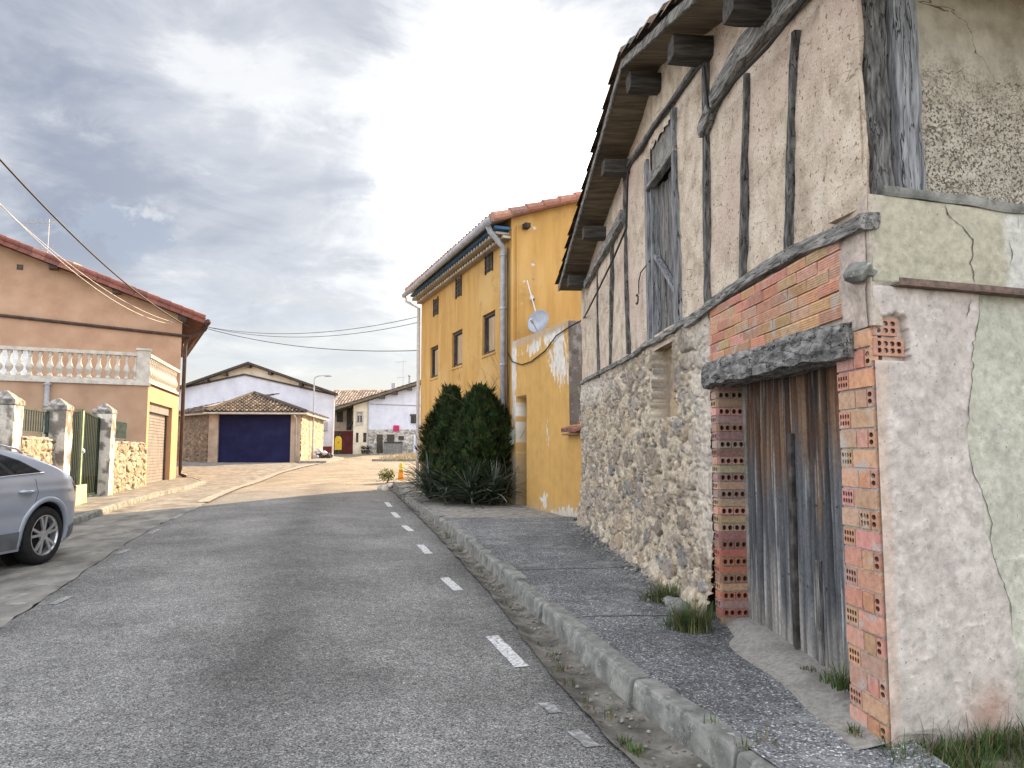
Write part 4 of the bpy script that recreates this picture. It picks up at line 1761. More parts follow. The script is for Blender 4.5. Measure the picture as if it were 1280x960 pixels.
def cw_fn(U, V):
    n = (fbm(U * 2, V * 2, 201, 3) - .5) * .02
    C = YC * (.88 + .24 * fbm(U * 1.5, V * 1.0, 202, 4))[..., None]
    n2 = fbm(U * 7, V * 4.5, 203, 4)
    n3 = fbm(U * 26, V * 11, 207, 3)
    z = np.exp(-(((U - .95) / .42) ** 2 + ((V - 3.35) / .40) ** 2)) * .9
    z = z + np.exp(-(((U - 2.2) / .6) ** 2 + ((V - 3.62) / .14) ** 2)) * .75 + np.exp(-(((U - 1.2) / .6) ** 2 + ((V - 3.72) / .12) ** 2)) * .7
    z = z + npsm(2.95, 3.10, U) * npsm(1.9, 2.5, V) * .95 + np.exp(-(((U - .75) / .5) ** 2 + ((V - 3.0) / .3) ** 2)) * .45 + np.exp(-(((U - 2.9) / .25) ** 2 + ((V - 1.9) / .35) ** 2)) * .7
    z = z + np.exp(-(((U - .6) / .7) ** 2 + ((V - .5) / .16) ** 2)) * 1.0 + np.exp(-(((U - 1.45) / .07) ** 2 + ((V - 1.95) / .28) ** 2)) * .8
    z = z + np.exp(-(((U - 1.62) / .2) ** 2 + ((V - .72) / .2) ** 2)) * .8
    pk = npsm(.47, .52, n2 * .36 + n3 * .44 + z * .36 - .10)
    pk = pk * npsm(.22, .4, z + (n2 - .5) * .8)
    pale = np.array((.56, .53, .48)) * (.8 + .4 * n3)[..., None]
    C = C * (1 - pk[..., None]) + pale * pk[..., None]
    n = n - pk * .006
    top = npsm(3.70, 3.80, V + (n2 - .5) * .12)[..., None] * (U > .5)[..., None]
    C = C * (1 - top * .7) + np.array((.36, .31, .25)) * top * .7
    st = npsm(.58, .7, fbm(U * 14, V * .8, 205, 3))[..., None] * .3
    C = C * (1 - st) + np.array((.38, .235, .085)) * st
    gk_ = npsm(2.95, 3.1, U) * npsm(1.75, 1.3, V + (n2 - .5) * .5)
    gk_ = gk_[..., None] * .85
    C = C * (1 - gk_) + np.array((.20, .19, .175)) * (.8 + .4 * n3)[..., None] * gk_
    gb = npsm(.75, .45, V + (n2 - .5) * .3)[..., None] * .5
    C = C * (1 - gb) + np.array((.36, .29, .19)) * gb
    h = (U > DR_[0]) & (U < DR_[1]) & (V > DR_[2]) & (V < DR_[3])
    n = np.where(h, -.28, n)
    C = np.where(h[..., None], (np.array((.20, .128, .05)) * (.7 + .6 * fbm(U * 6, V * 2, 240, 3))[..., None]), C)  # doorway recess painted darker, its shade put into the colour
    return n, C


surf_grid(YF, .0, 3.30, lambda u: u * 0 + .25, lambda u: np.where(u > .52, 3.88, 2.06), .022, cw_fn, 'wall', M['vcyellow'], cw)
mb = MB()
mb.box(YF, .52, 3.29, .2, 3.87, -.3, -.26)
mb.box(YF, .525, 3.29, 3.80, 3.885, -.27, -.01)
mb.build('wall_back', M['yellow'], cw)
RT = Fr(YF.p(.52, 0, 0), YF.p(.52, 0, -3), out=(-YF.U.x, -YF.U.y))


def rt_fn(U, V):
    n = (fbm(U * 4, V * 4, 221, 3) - .5) * .02
    C = np.array((.20, .175, .155)) * (.7 + .6 * fbm(U * 5, V * 4, 222, 4))[..., None]
    p = npsm(.56, .62, fbm(U * 9, V * 7, 223, 4))[..., None] * .7
    C = C * (1 - p) + np.array((.42, .39, .36)) * p
    d = npsm(.58, .66, fbm(U * 4, V * 3, 224, 3))[..., None] * .6
    C = C * (1 - d) + np.array((.09, .08, .07)) * d
    return n, C


surf_grid(RT, .0, 2.6, lambda u: u * 0 + 1.9, lambda u: u * 0 + 3.88, .025, rt_fn, 'return_wall', M['vcrough'], cw)
mb = MB()
O = YF.p(-.04, 1.90, .14)
mb.cur = None
tile_roof(mb, O, YF.U, -YF.N + Vector((0, 0, .42)), .60, .55, w=.19, l=.30, pal=[(.25, .115, .08), (.29, .135, .09), (.21, .10, .075)], seed=3)
mb.cur = (.2, .12, .09)
mb.prism(YF, [(-.04, 1.885), (.56, 1.885), (.56, 1.91), (-.04, 1.91)], -.02, .12)
mb.cur = None
mb.build('tile_ledge', M['tileold'], cw)

# cable draped across the barn front and the courtyard wall
cab = thing('facade_cable', F.p(.6, 4.2, .1), 'black cable draped across the barn timbers down to the yellow wall', 'cable')
mb = MB()
seq = [(1040, -40), (1010, -6), (960, 58), (921, 98), (890, 140), (885, 134), (880, 84), (876, 82), (830, 140), (790, 204), (785, 214), (784, 240), (783, 285), (766, 325), (745, 368), (733, 392)]
pts = []
for x, y in seq:
    u, v = F.pix(x, y, .11)
    pts.append(F.p(u, v, .11))
mb.tube(pts, .013, 6)
p2 = []
for x, y in [(728, 400), (711, 409), (695, 420), (682, 438), (664, 452), (652, 456), (640, 452), (634, 440)]:
    u, v = YF.pix(x, y, .03)
    p2.append(YF.p(u, v, .03))
mb.tube([pts[-1]] + p2, .012, 6)
mb.build('cable_run', M['blackcable'], cab)
# ------------------------------------------------------------------ orange house with terrace
T0 = WL0.copy()
Dr = WLd
Dl = Vector((-.89, -.454, 0)).normalized()
TF = Fr(T0, T0 + Dl * 8)
TR = Fr(T0, T0 + Dr * 5.1, out=(1, .2))
H0 = T0 + Dr * 5.1
HF = Fr(H0, H0 + Dl * 12)
Dh = Vector((-.46, .888, 0)).normalized()
HR = Fr(H0, H0 + Dh * 10, out=(1, .2))
oh = thing('orange_house', (T0.x, T0.y, zg(T0.x, T0.y)), 'orange rendered house with a balustraded terrace and roller shutter', 'house')
TZ = 3.62
s0 = TR.pix(184.5, 560)[0]
s1 = TR.pix(213.5, 560)[0]
sv = TR.pix(198, 505)[1]
mb = MB()
wall_holes(mb, TR, 0, 5.1, .2, TZ, [(s0, s1, .2, sv)], .28)
mb.build('terrace_side_wall', M['orange'], oh, fix=False)
mb = MB()
mb.face([TF.p(0, .2, 0), TF.p(8, .2, 0), TF.p(8, TZ, 0), TF.p(0, TZ, 0)])
mb.build('terrace_front_wall', M['orange2'], oh, fix=False)
mb = MB()
mb.prism(TF, [(-.06, TZ), (8, TZ), (8, TZ + .1), (-.06, TZ + .1)], -5.3, .06)
mb.build('terrace_slab', M['balus'], oh)
mb = MB()
mb.box(TR, s0, s1, sv - .28, sv, -.22, -.10)
sh = mb.build('shutter_box', M['shutter'], oh)
mb = MB()
v = .5
while v < sv - .29:
    mb.box(TR, s0 + .03, s1 - .16, v, v + .085, -.24, -.20)
    mb.box(TR, s0 + .03, s1 - .16, v + .085, v + .10, -.24, -.215)
    v += .10
mb.build('roller_shutter', M['shutter'], oh)
mb = MB()
mb.box(TR, s1 - .16, s1, .3, sv - .28, -.28, -.16)
mb.build('shutter_guide', M['brownpipe'], oh)
mb = MB()
u, v = TF.pix(59, 492)
mb.tube([TF.p(u, v - .45, .06), TF.p(u, v + .25, .06)], .07, 10)
mb.lathe(TF.p(u, v + .25, .06), [(.10, 0), (.10, .04), (.02, .09)], 10)
mb.build('vent_pipe', M['pipegrey'], oh)
# balustrade
BZ = TZ + .10
mb = MB()
mb.box(TF, .15, 8, BZ, BZ + .08, -.18, -.01)
mb.box(TF, .15, 8, BZ + .80, BZ + .90, -.20, .01)
mb.box(TR, .15, 5.0, BZ, BZ + .08, -.18, -.01)
mb.box(TR, .15, 5.0, BZ + .80, BZ + .90, -.20, .01)
bal = mb.build('balustrade', M['balus'], oh)
mb = MB()
mb.lathe((0, 0, 0), [(.075, 0), (.075, .05), (.045, .07), (.05, .12), (.095, .20), (.10, .27), (.075, .36), (.045, .45), (.036, .53), (.05, .58), (.06, .60), (.04, .62), (.07, .66), (.07, .72)], 12)
bo = mb.build('baluster', M['balus'], bal, smooth=True, local=True)
first = True
offb = wloc(bal)
for Fm, n_, st in ((TF, 30, .36), (TR, 18, .40)):
    for i in range(n_):
        p = Fm.p(st + i * .25, BZ + .08, -.095)
        if (Fm is TR and st + i * .25 > 4.95) or (Fm is TF and st + i * .25 > 7.9):
            continue
        o = bo if first else bo.copy()
        if not first:
            COL.objects.link(o)
        first = False
        o.parent = bal
        o.location = p - offb
mb = MB()
mb.box8([TF.p(-.02, BZ, .02), TF.p(.34, BZ, .02), TF.p(.34, BZ, -.30), TF.p(-.02, BZ, -.30), TF.p(-.02, BZ + .98, .02), TF.p(.34, BZ + .98, .02), TF.p(.34, BZ + .98, -.30), TF.p(-.02, BZ + .98, -.30)])
mb.box8([TF.p(-.06, BZ + .98, .06), TF.p(.38, BZ + .98, .06), TF.p(.38, BZ + .98, -.34), TF.p(-.06, BZ + .98, -.34), TF.p(-.06, BZ + 1.04, .06), TF.p(.38, BZ + 1.04, .06), TF.p(.38, BZ + 1.04, -.34), TF.p(-.06, BZ + 1.04, -.34)])
mb.build('corner_pier', M['balus'], bal)
# main block
A = HF.pix(238, 397, .35)
B_ = HF.pix(0, 304, .35)
RS = (B_[1] - A[1]) / (B_[0] - A[0])
RU = 7.6


def hv(u):
    z = A[1] + RS * (min(u, 2 * RU - u) - A[0])
    return z


win = HF.pix(43, 408)
wb = (win[0], win[0] + 2.4, TZ + .1, win[1])
mb = MB()
top = 5.2
wall_holes(mb, HF, 0, 2 * RU, .2, top, [(wb[0], wb[1], wb[2], min(wb[3], 5.15))], .15)
mb.face([HF.p(0, top, 0), HF.p(2 * RU, top, 0), HF.p(2 * RU, hv(2 * RU), 0), HF.p(RU, hv(RU), 0), HF.p(0, hv(0), 0)])
mb.face([HR.p(0, .2, 0), HR.p(11, .2, 0), HR.p(11, hv(0), 0), HR.p(0, hv(0), 0)])
LL = HF.p(2 * RU, 0, 0)
bk = Dh * 11
mb.face([LL + Vector((0, 0, .2)), LL + bk + Vector((0, 0, .2)), LL + bk + Vector((0, 0, hv(0))), LL + Vector((0, 0, hv(0)))])
mb.face([H0 + bk + Vector((0, 0, .2)), LL + bk + Vector((0, 0, .2)), LL + bk + Vector((0, 0, hv(0))), HF.p(RU, hv(RU), 0) + bk, H0 + bk + Vector((0, 0, hv(0)))])
mb.build('wall', M['orange2'], oh, fix=False)
mb = MB()
v = wb[2]
while v < min(wb[3], 5.15):
    mb.box(HF, wb[0], wb[1], v, v + .05, -.13, -.09)
    v += .055
mb.build('window_blind', M['whiteplastic'], oh)
# roof slopes, following the gable
fw = -HF.N


def rfp(u, z, d):    # d metres back from the front along the house axis
    p = HF.p(u, z, 0)
    return p + Dh * d


mb = MB()
for (ue, s) in ((-.75, 0), (2 * RU + .75, 1)):
    ze = A[1] + RS * (-.75 - A[0])
    a, b = rfp(ue, ze, -.45), rfp(ue, ze, 11.3)
    c_, d_ = rfp(RU, hv(RU), 11.3), rfp(RU, hv(RU), -.45)
    up = Vector((0, 0, .16))
    slab(mb, a + up, b + up, c_ + up, d_ + up, .16)
rf = mb.build('roof', mat('orange_roof_edge', [(.035, .017, .015), (.05, .024, .02), (.07, .034, .028)], 8, 6, bump=.3), oh)
OT = [(.19, .075, .06), (.22, .09, .075), (.17, .072, .06), (.24, .115, .09)]
mb = MB()
for (ue, s) in ((-.75, 0), (2 * RU + .75, 1)):
    O = rfp(ue, A[1] + RS * (-.75 - A[0]) + .17, -.45)
    T = rfp(RU, hv(RU) + .17, -.45)
    tile_roof(mb, O, Dh, T - O, 11.6, (T - O).length, w=.25, l=.42, r=.105, pal=OT, seed=20 + s)
g = rnd = random.Random(2)
O = rfp(-.75, A[1] + RS * (-.75 - A[0]) + .14, -.47)
T = rfp(RU, hv(RU) + .14, -.47)
n = int((T - O).length / .42)
for i in range(n):
    mb.cur = rnd.choice(OT)
    a, b = O.lerp(T, i / n), O.lerp(T, (i + 1.08) / n)
    mb.bar(a + Vector((0, 0, -.06)), b + Vector((0, 0, -.075)), .05, .21)
    mb.tube([a + Vector((0, 0, .06)), b + Vector((0, 0, .05))], [.10, .085], 8)
mb.cur = None
mb.build('roof_tiles', M['tileold'], rf)
for px, py in ((67, 331), (146, 362), (228, 396)):
    u, v = HF.pix(px, py, .3)
    mb = MB()
    mb.box(HF, u - .14, u + .14, v - .13, v + .15, -.1, .36)
    mb.build('purlin_end', M['brownpipe'], oh)
mb = MB()
u, v = HF.pix(25, 334)
mb.box(HF, u - .09, u + .09, v - .09, v + .09, -.02, .02)
mb.build('air_vent', M['frame'], oh)
mb = MB()
a, b = HF.pix(240, 421, .05), HF.pix(0, 394, .05)
mb.tube([HF.p(a[0], a[1], .05), HF.p(b[0], b[1], .05), HF.p(b[0] + 4, b[1] + .02, .05)], .055, 8)
mb.build('conduit', M['brownpipe'], oh)
mb = MB()
ze = A[1] + RS * (-.75 - A[0])
mb.tube([rfp(-.85, ze + .03, -.5), rfp(-.85, ze + .03, 11.3)], .11, 10)
mb.build('gutter', M['brownpipe'], oh, smooth=True)
mb = MB()
mb.tube([rfp(-.85, ze - .02, -.2), rfp(-.80, ze - .2, -.05), rfp(-.2, ze - .55, .1), rfp(-.14, ze - .9, .1), rfp(-.14, 1.0, .1), rfp(-.14, .78, .1), rfp(-.35, .70, .0)], .07, 10)
mb.build('downpipe', M['brownpipe'], oh, smooth=True)
mb = MB()
mb.tube([rfp(-.10, ze - .75, .22), rfp(-.10, 3.0, .22), rfp(-.10, 1.2, .22)], .028, 8)
mb.build('white_cable_duct', M['whiteplastic'], oh, smooth=True)
mb = MB()
p = rfp(3.9, hv(3.9) + .15, 3)
mb.box8([p + Vector((a, b, c)) for c in (0, .75) for a, b in ((-.3, -.3), (.3, -.3), (.3, .3), (-.3, .3))])
mb.build('chimney', M['beige'], rf)


def aerial(name, base_, h, label, cat, el=7, rz=0.0, mk='pipegrey'):
    t = thing(name, base_, label, cat)
    b = Vector(base_)
    mb = MB()
    mb.tube([b, b + Vector((0, 0, h))], .022, 6)
    mb.build('mast', M[mk], t)
    d = Vector((math.cos(rz), math.sin(rz), .12))
    s = Vector((-d.y, d.x, 0))
    for k, (hh, nn, L) in enumerate(((h * .93, el, 1.0), (h * .42, 5, .75))):
        mb = MB()
        a = b + Vector((0, 0, hh))
        mb.tube([a - d * L * .75, a + d * L * .25], .014, 5)
        for i in range(nn):
            q = a - d * L * .75 + d * L * (i / (nn - 1))
            w = .28 - .012 * i
            mb.tube([q - s * w, q + s * w], .008, 4)
            mb.tube([q - Vector((0, 0, .16)), q + Vector((0, 0, .16))], .007, 4)
        mb.build('aerial', M[mk], t)
    return t


q = HF.pix(59, 318, -1.5)
p = HF.p(q[0], 0, -1.5)
z_ = hv(q[0])
aerial('tv_antenna', (p.x, p.y, z_), 1.6 + (565 - 268) * p.y / 940 - z_, 'television aerial on the red tiled roof of the orange house', 'antenna', rz=R_(20))

# ------------------------------------------------------------------ garden wall, railings and gate
WF = Fr(T0, T0 - WLd * 20, out=(1, .2))


def wz(u):
    p = WF.p(u, 0, 0)
    return zg(p.x, p.y) + .1


CST = [(.36, .315, .235), (.30, .26, .195), (.42, .37, .28), (.26, .225, .17), (.46, .41, .32), (.33, .295, .23)]
wzn = np.vectorize(wz)


def gwall(a, b, hgt, label, seed):
    t = thing('garden_wall', WF.p((a + b) / 2, wz((a + b) / 2), 0), label, 'wall', 'stone walls in front of the orange house')
    sf = stone_fn(.34, .27, CST, (.20, .165, .115), .06, .26, seed, warp=.5)
    surf_grid(WF, a, b, lambda u: wzn(u) - .2, lambda u: u * 0 + hgt + (fbm(u * 3, u * 0, seed, 2) - .5) * .08, .03, sf, 'stone_face', M['vcrough'], t)
    mb = MB()
    rows = []
    for i in range(13):
        u = a + (b - a) * i / 12
        rows.append([WF.p(u, hgt - .03, .04), WF.p(u, hgt + .03 + mnoise.noise(Vector((u * 3, seed, 0))) * .03, -.02), WF.p(u, hgt + .02, -.2), WF.p(u, wz(u) - .2, -.22)])
    mb.grid(rows)
    mb.box(WF, a, a + .03, .3, hgt - .02, -.2, .0)
    mb.build('cap', M['concrete'], t, smooth=True)
    return t


PT = [4.56, 7.9, 10.53]
gwall(.12, PT[0] - .2, 1.86, 'low stone wall between the gate pillar and the roller shutter', 301)
gwall(PT[1] + .2, PT[2] - .2, 1.86, 'low stone wall behind the silver car, between two pillars', 322)
gwall(PT[2] + .2, 17, 1.80, 'low stone wall beyond the rough pillar at the far left edge', 343)
for i, (u, top, lab) in enumerate(((PT[0], 2.55, 'stained white gate pillar with pointed cap, right of the green gate'),
                                   (PT[1], 2.45, 'mottled white gate pillar left of the green gate, behind the car'),
                                   (PT[2], 2.40, 'rough white pillar at the left edge behind the car roof'))):
    t = thing('gate_pillar', WF.p(u, wz(u), 0), lab, 'pillar', 'pillars of the garden wall')

    def pfn(U, V, sd=400 + i):
        n = (fbm(U * 6, V * 6, sd, 3) - .5) * .03
        C = np.array((.58, .54, .47)) * (.85 + .3 * fbm(U * 4, V * 4, sd + 1, 3))[..., None]
        k = npsm(.50, .58, fbm(U * 5, V * 4, sd + 2, 4) + .12 * npsm(1.9, 2.4, V) + .09 * npsm(1.3, .7, V))[..., None] * .8
        C = C * (1 - k) + np.array((.10, .085, .07)) * k
        return n, C
    w = .21
    c0 = WF.p(u, 0, 0)
    cs = [WF.p(u - w, 0, w), WF.p(u + w, 0, w), WF.p(u + w, 0, -w), WF.p(u - w, 0, -w)]
    for k in range(4):
        a, b = cs[k], cs[(k + 1) % 4]
        m_ = (a + b) / 2 - c0
        Fx = Fr(a, b, out=(m_.x, m_.y))
        surf_grid(Fx, 0, Fx.L, lambda u_: u_ * 0 + wz(u) - .2, lambda u_: u_ * 0 + top, .04, pfn, 'pillar_face', M['vcrough'], t)
    mb = MB()
    ring = lambda s, z: [c0 + (q - c0) * s + Vector((0, 0, z)) for q in cs]
    R0, R1, R2, R3 = ring(1.0, top - .02), ring(1.07, top + .0), ring(1.04, top + .08), ring(.12, top + .24)
    mb.grid([R0 + [R0[0]], R1 + [R1[0]], R2 + [R2[0]], R3 + [R3[0]]])
    mb.face(R3)
    mb.build('pillar_cap', mat('pillar_cap_stain_%d' % i, [(.10, .09, .08), (.22, .20, .18), (.42, .38, .33)], 9, 8, bump=.6), t)


def railing(a, b, v0, v1, label):
    t = thing('railing', WF.p((a + b) / 2, v0, -.1), label, 'railing', 'dark metal railings on the garden wall')
    mb = MB()
    mb.bar(WF.p(a, v0 + .05, -.1), WF.p(b, v0 + .05, -.1), .035)
    mb.bar(WF.p(a, v1, -.1), WF.p(b, v1, -.1), .04)
    mb.bar(WF.p(a + .02, v0 - .05, -.1), WF.p(a + .02, v1, -.1), .04)
    mb.bar(WF.p(b - .02, v0 - .05, -.1), WF.p(b - .02, v1, -.1), .04)
    mb.build('rails', M['palegreen'] if False else M['greenrail'], t)
    n = int((b - a) / .12)
    mb = MB()
    mb.bar(WF.p(0, 0, 0), WF.p(0, v1 - v0 - .05, 0), .022)
    src = None
    for i in range(1, n):
        p = WF.p(a + (b - a) * i / n, v0 + .05, -.1)
        if src is None:
            m2 = MB()
            m2.bar(Vector((0, 0, 0)), Vector((0, 0, v1 - v0 - .05)), .022)
            src = m2.build('railing_bar', M['greenrail'], t, local=True)
            o = src
        else:
            o = src.copy()
            COL.objects.link(o)
            o.parent = t
        o.location = p - t.location


ur = WF.pix(163, 530)[0]
railing(ur, PT[0] - .25, 1.90, 2.42, 'short dark green railing right of the gate pillar')
railing(PT[1] + .25, PT[2] - .25, 1.92, 2.40, 'dark railing panel between two pillars above the car')
railing(PT[2] + .25, 16.5, 1.92, 2.38, 'dark railing at the far left beyond the rough pillar')

gate = thing('garden_gate', WF.p((PT[0] + PT[1]) / 2, wz(6), -.05), 'tall dark green barred double gate with a peaked top', 'gate')
ga, gb = PT[0] + .23, PT[1] - .23
gm = (ga + gb) / 2
for (a, b) in ((ga, gm - .02), (gm + .02, gb)):
    mb = MB()
    za = 2.40 if a == ga else 2.54
    zb = 2.54 if a == ga else 2.40
    g0 = wz((a + b) / 2) + .06
    mb.bar(WF.p(a + .03, g0, -.05), WF.p(a + .03, za, -.05), .06, .04)
    mb.bar(WF.p(b - .03, g0, -.05), WF.p(b - .03, zb, -.05), .06, .04)
    mb.bar(WF.p(a, za, -.05), WF.p(b, zb, -.05), .05, .05)
    mb.bar(WF.p(a, g0 + .03, -.05), WF.p(b, g0 + .03, -.05), .05, .05)
    mb.box(WF, a, b, g0, g0 + .45, -.07, -.055)
    n = 11
    for i in range(1, n):
        u = a + (b - a) * i / n
        mb.bar(WF.p(u, g0, -.05), WF.p(u, lerp(za, zb, i / n), -.05), .028)
    leaf = mb.build('gate_leaf', M['greenmetal'], gate)
    if a == ga:
        mb = MB()
        mb.lathe(WF.p(gm - .1, 1.62, -.03), [(.0, 0), (.05, .0), (.06, .03), (.03, .06), (0, .06)], 10, WF.N)
        mb.build('gate_lock', M['whiteplastic'], leaf)
        mb = MB()
        mb.bar(WF.p(gm - .05, g0, -.02), WF.p(gm - .05, 2.53, -.02), .05, .03)
        mb.build('meeting_bar', M['palegreen'], leaf)
q0, q1 = WF.pix(89, 624, .35), WF.pix(112, 607, .35)
bd = thing('leaning_board', WF.p(q0[0], wz(q0[0]), .3), 'pale green board standing at the foot of the gate', 'board')
mb = MB()
uA, uB = min(q0[0], q1[0]), max(q0[0], q1[0])
mb.prism(WF, [(uA, wz(uA) + .0), (uB, wz(uB) + .0), (uB, wz(uB) + .42), (uA + .05, wz(uA) + .40)], .28, .31)
mb.build('panel', M['palegreen'], bd)
mb = MB()
mb.bar(WF.p(uA + .2, wz(uA), .1), WF.p(uA + .2, wz(uA) + .3, .28), .04)
mb.build('prop', M['greenmetal'], bd)
# ------------------------------------------------------------------ parked car
M['carpaint'] = mat('silver_blue_paint', [(.34, .375, .44), (.36, .395, .465), (.385, .42, .49)], 2, 2, rough=.30, metal=.35, coat=.7)
M['carplastic'] = mat('grey_plastic_trim', [(.10, .105, .115), (.12, .125, .135), (.14, .145, .155)], 5, 4, rough=.55)
M['carblack'] = mat('black_trim', grey(.008, .011, .014), 5, 4, rough=.5)
M['tyre'] = mat('tyre_rubber', grey(.010, .014, .019), 20, 4, rough=.85)
M['alloy'] = mat('alloy_rim', [(.42, .42, .43), (.5, .5, .51), (.56, .56, .57)], 5, 4, rough=.35, metal=.7)
M['chrome'] = mat('chrome_strip', [(.7, .7, .72), (.75, .75, .77), (.8, .8, .82)], 5, 2, rough=.2, metal=.9)
M['carglass'] = glass_mat('car_glass', (.02, .022, .025), .04)
M['taillamp'] = mat('tail_lamp_red', [(.22, .015, .015), (.28, .02, .02), (.34, .03, .03)], 6, 3, rough=.15, coat=.5)
CAX = math.atan2(-.9975, -.07)
cgnd = gnd(55, 705)
crot = Vector((math.cos(CAX), math.sin(CAX), 0))
cleft = Vector((-crot.y, crot.x, 0))
WX, WY, WR = 1.30, .90, .345
corg = cgnd - (crot * (-WX) + cleft * WY)
corg.z = cgnd.z - .0
car = thing('parked_car', corg, 'silver compact suv parked at the left, only its rear half in view', 'car', rz=CAX)
car.rotation_euler = (0, math.atan(-.0), CAX)
TOPP = [(-2.19, .58), (-2.175, .72), (-2.12, .87), (-2.02, .965), (-1.87, 1.06), (-1.56, 1.185), (-1.24, 1.29), (-1.0, 1.355), (-.6, 1.42), (-.1, 1.445), (.25, 1.425), (.5, 1.37), (1.0, 1.08), (1.22, 1.0), (1.7, .93), (1.98, .85), (2.12, .74), (2.19, .56)]


def hw(x, z):
    if z < .35:
        w = .855 + (z - .2) * .25
    elif z < .72:
        w = lerp(.893, .918, (z - .35) / .37)
    elif z < 1.0:
        w = lerp(.918, .885, ((z - .72) / .28) ** 1.6)
    else:
        w = .885 - (z - 1.0) * .46
    # crease between the doors
    w -= .016 * math.exp(-((z - .60) / .06) ** 2) * (1 if abs(x) < 1.0 else 0) * smooth(1.0, .8, abs(x))
    w += .010 * math.exp(-((z - .885) / .02) ** 2)
    if x < -1.45:
        w -= .26 * ((-1.45 - x) / .74) ** 2.2
    if x > 1.3:
        w -= .30 * ((x - 1.3) / .89) ** 2.2
    return w


def arch_r(x, z):
    return min(math.hypot(x - WX, z - WR), math.hypot(x + WX, z - WR))


AR = .405
xs = frange(-2.19, -1.9, .029) + frange(-1.87, 1.87, .03) + frange(1.9, 2.19, .029)
NS = 40
rows = []
mb = MB()
for x in xs:
    zt = poly(TOPP, x)
    half = []
    zb = .20 + .06 * smooth(1.5, 2.1, abs(x))
    for k in range(NS + 1):
        z = lerp(zb, zt - .05, k / NS)
        half.append([hw(x, z), z])
    wt = hw(x, zt - .05)
    half += [[wt - .012, zt - .028], [wt - .045, zt - .010], [wt * .75, zt + .008], [wt * .4, zt + .016], [0, zt + .018]]
    rows.append((x, half))
idx = []
pos = {}
for (x, half) in rows:
    r = []
    for sgn in (1, -1):
        seq = half if sgn == 1 else half[-2::-1]
        for (w, z) in seq:
            X, Z = x, z
            if w > .6:
                for cx in (WX, -WX):
                    d = math.hypot(X - cx, Z - WR)
                    if AR - .028 < d < AR + .02 and Z > .2:
                        X = cx + (X - cx) * AR / d
                        Z = WR + (Z - WR) * AR / d
            r.append(mb.add((X, w * sgn, Z)))
    idx.append(r)
for a, b in zip(idx, idx[1:]):
    for j in range(len(a) - 1):
        q = [a[j], a[j + 1], b[j + 1], b[j]]
        c = [sum(mb.v[i][k] for i in q) / 4 for k in range(3)]
        if abs(c[1]) > .5 and arch_r(c[0], c[2]) < AR - .004 and c[2] < .95:
            continue
        mb.f.append(q)
mb.f.append(idx[0][::-1])
mb.f.append(idx[-1])
mb.build('body', M['carpaint'], car, smooth=True, local=True)
mb = MB()
for s in (1, -1):
    mb.box8([(-1.75, -.78, .19), (1.75, -.78, .19), (1.75, .78, .19), (-1.75, .78, .19), (-1.75, -.78, .27), (1.75, -.78, .27), (1.75, .78, .27), (-1.75, .78, .27)])
    break
for cx in (WX, -WX):
    for s in (1, -1):
        n = 14
        for i in range(n):
            a, b = math.pi * i / n * 1.16 - .25, math.pi * (i + 1) / n * 1.16 - .25
            p = [(cx + math.cos(t) * (AR + .0), yy, WR + math.sin(t) * (AR + .0)) for t, yy in ((a, s * .80), (b, s * .80), (b, s * .55), (a, s * .55))]
            mb.face(p)
        mb.face([(cx + math.cos(2 * math.pi * i / 20) * AR, s * .60, WR + math.sin(2 * math.pi * i / 20) * AR) for i in range(20)])
mb.build('underbody', M['carblack'], car, local=True)


def panel(name, polyxz, m, off=.006, parent=None, sides=(1, -1), sub=5):
    for s in sides:
        mb = MB()
        n = len(polyxz)
        pts = []
        for i in range(n):
            a, b = polyxz[i], polyxz[(i + 1) % n]
            for k in range(sub):
                t = k / sub
                pts.append((lerp(a[0], b[0], t), lerp(a[1], b[1], t)))
        cx = sum(p[0] for p in pts) / len(pts)
        cz = sum(p[1] for p in pts) / len(pts)
        f = lambda x, z: (x, s * (hw(x, z) + off), z)
        R0 = [f(*p) for p in pts]
        R1 = [f(lerp(p[0], cx, .5), lerp(p[1], cz, .5)) for p in pts]
        i0 = [mb.add(p) for p in R0]
        i1 = [mb.add(p) for p in R1]
        c = mb.add(f(cx, cz))
        L = len(pts)
        for i in range(L):
            j = (i + 1) % L
            mb.f.append([i0[i], i0[j], i1[j], i1[i]])
            mb.f.append([i1[i], i1[j], c])
        mb.build(name, m, parent or car, smooth=True, local=True)


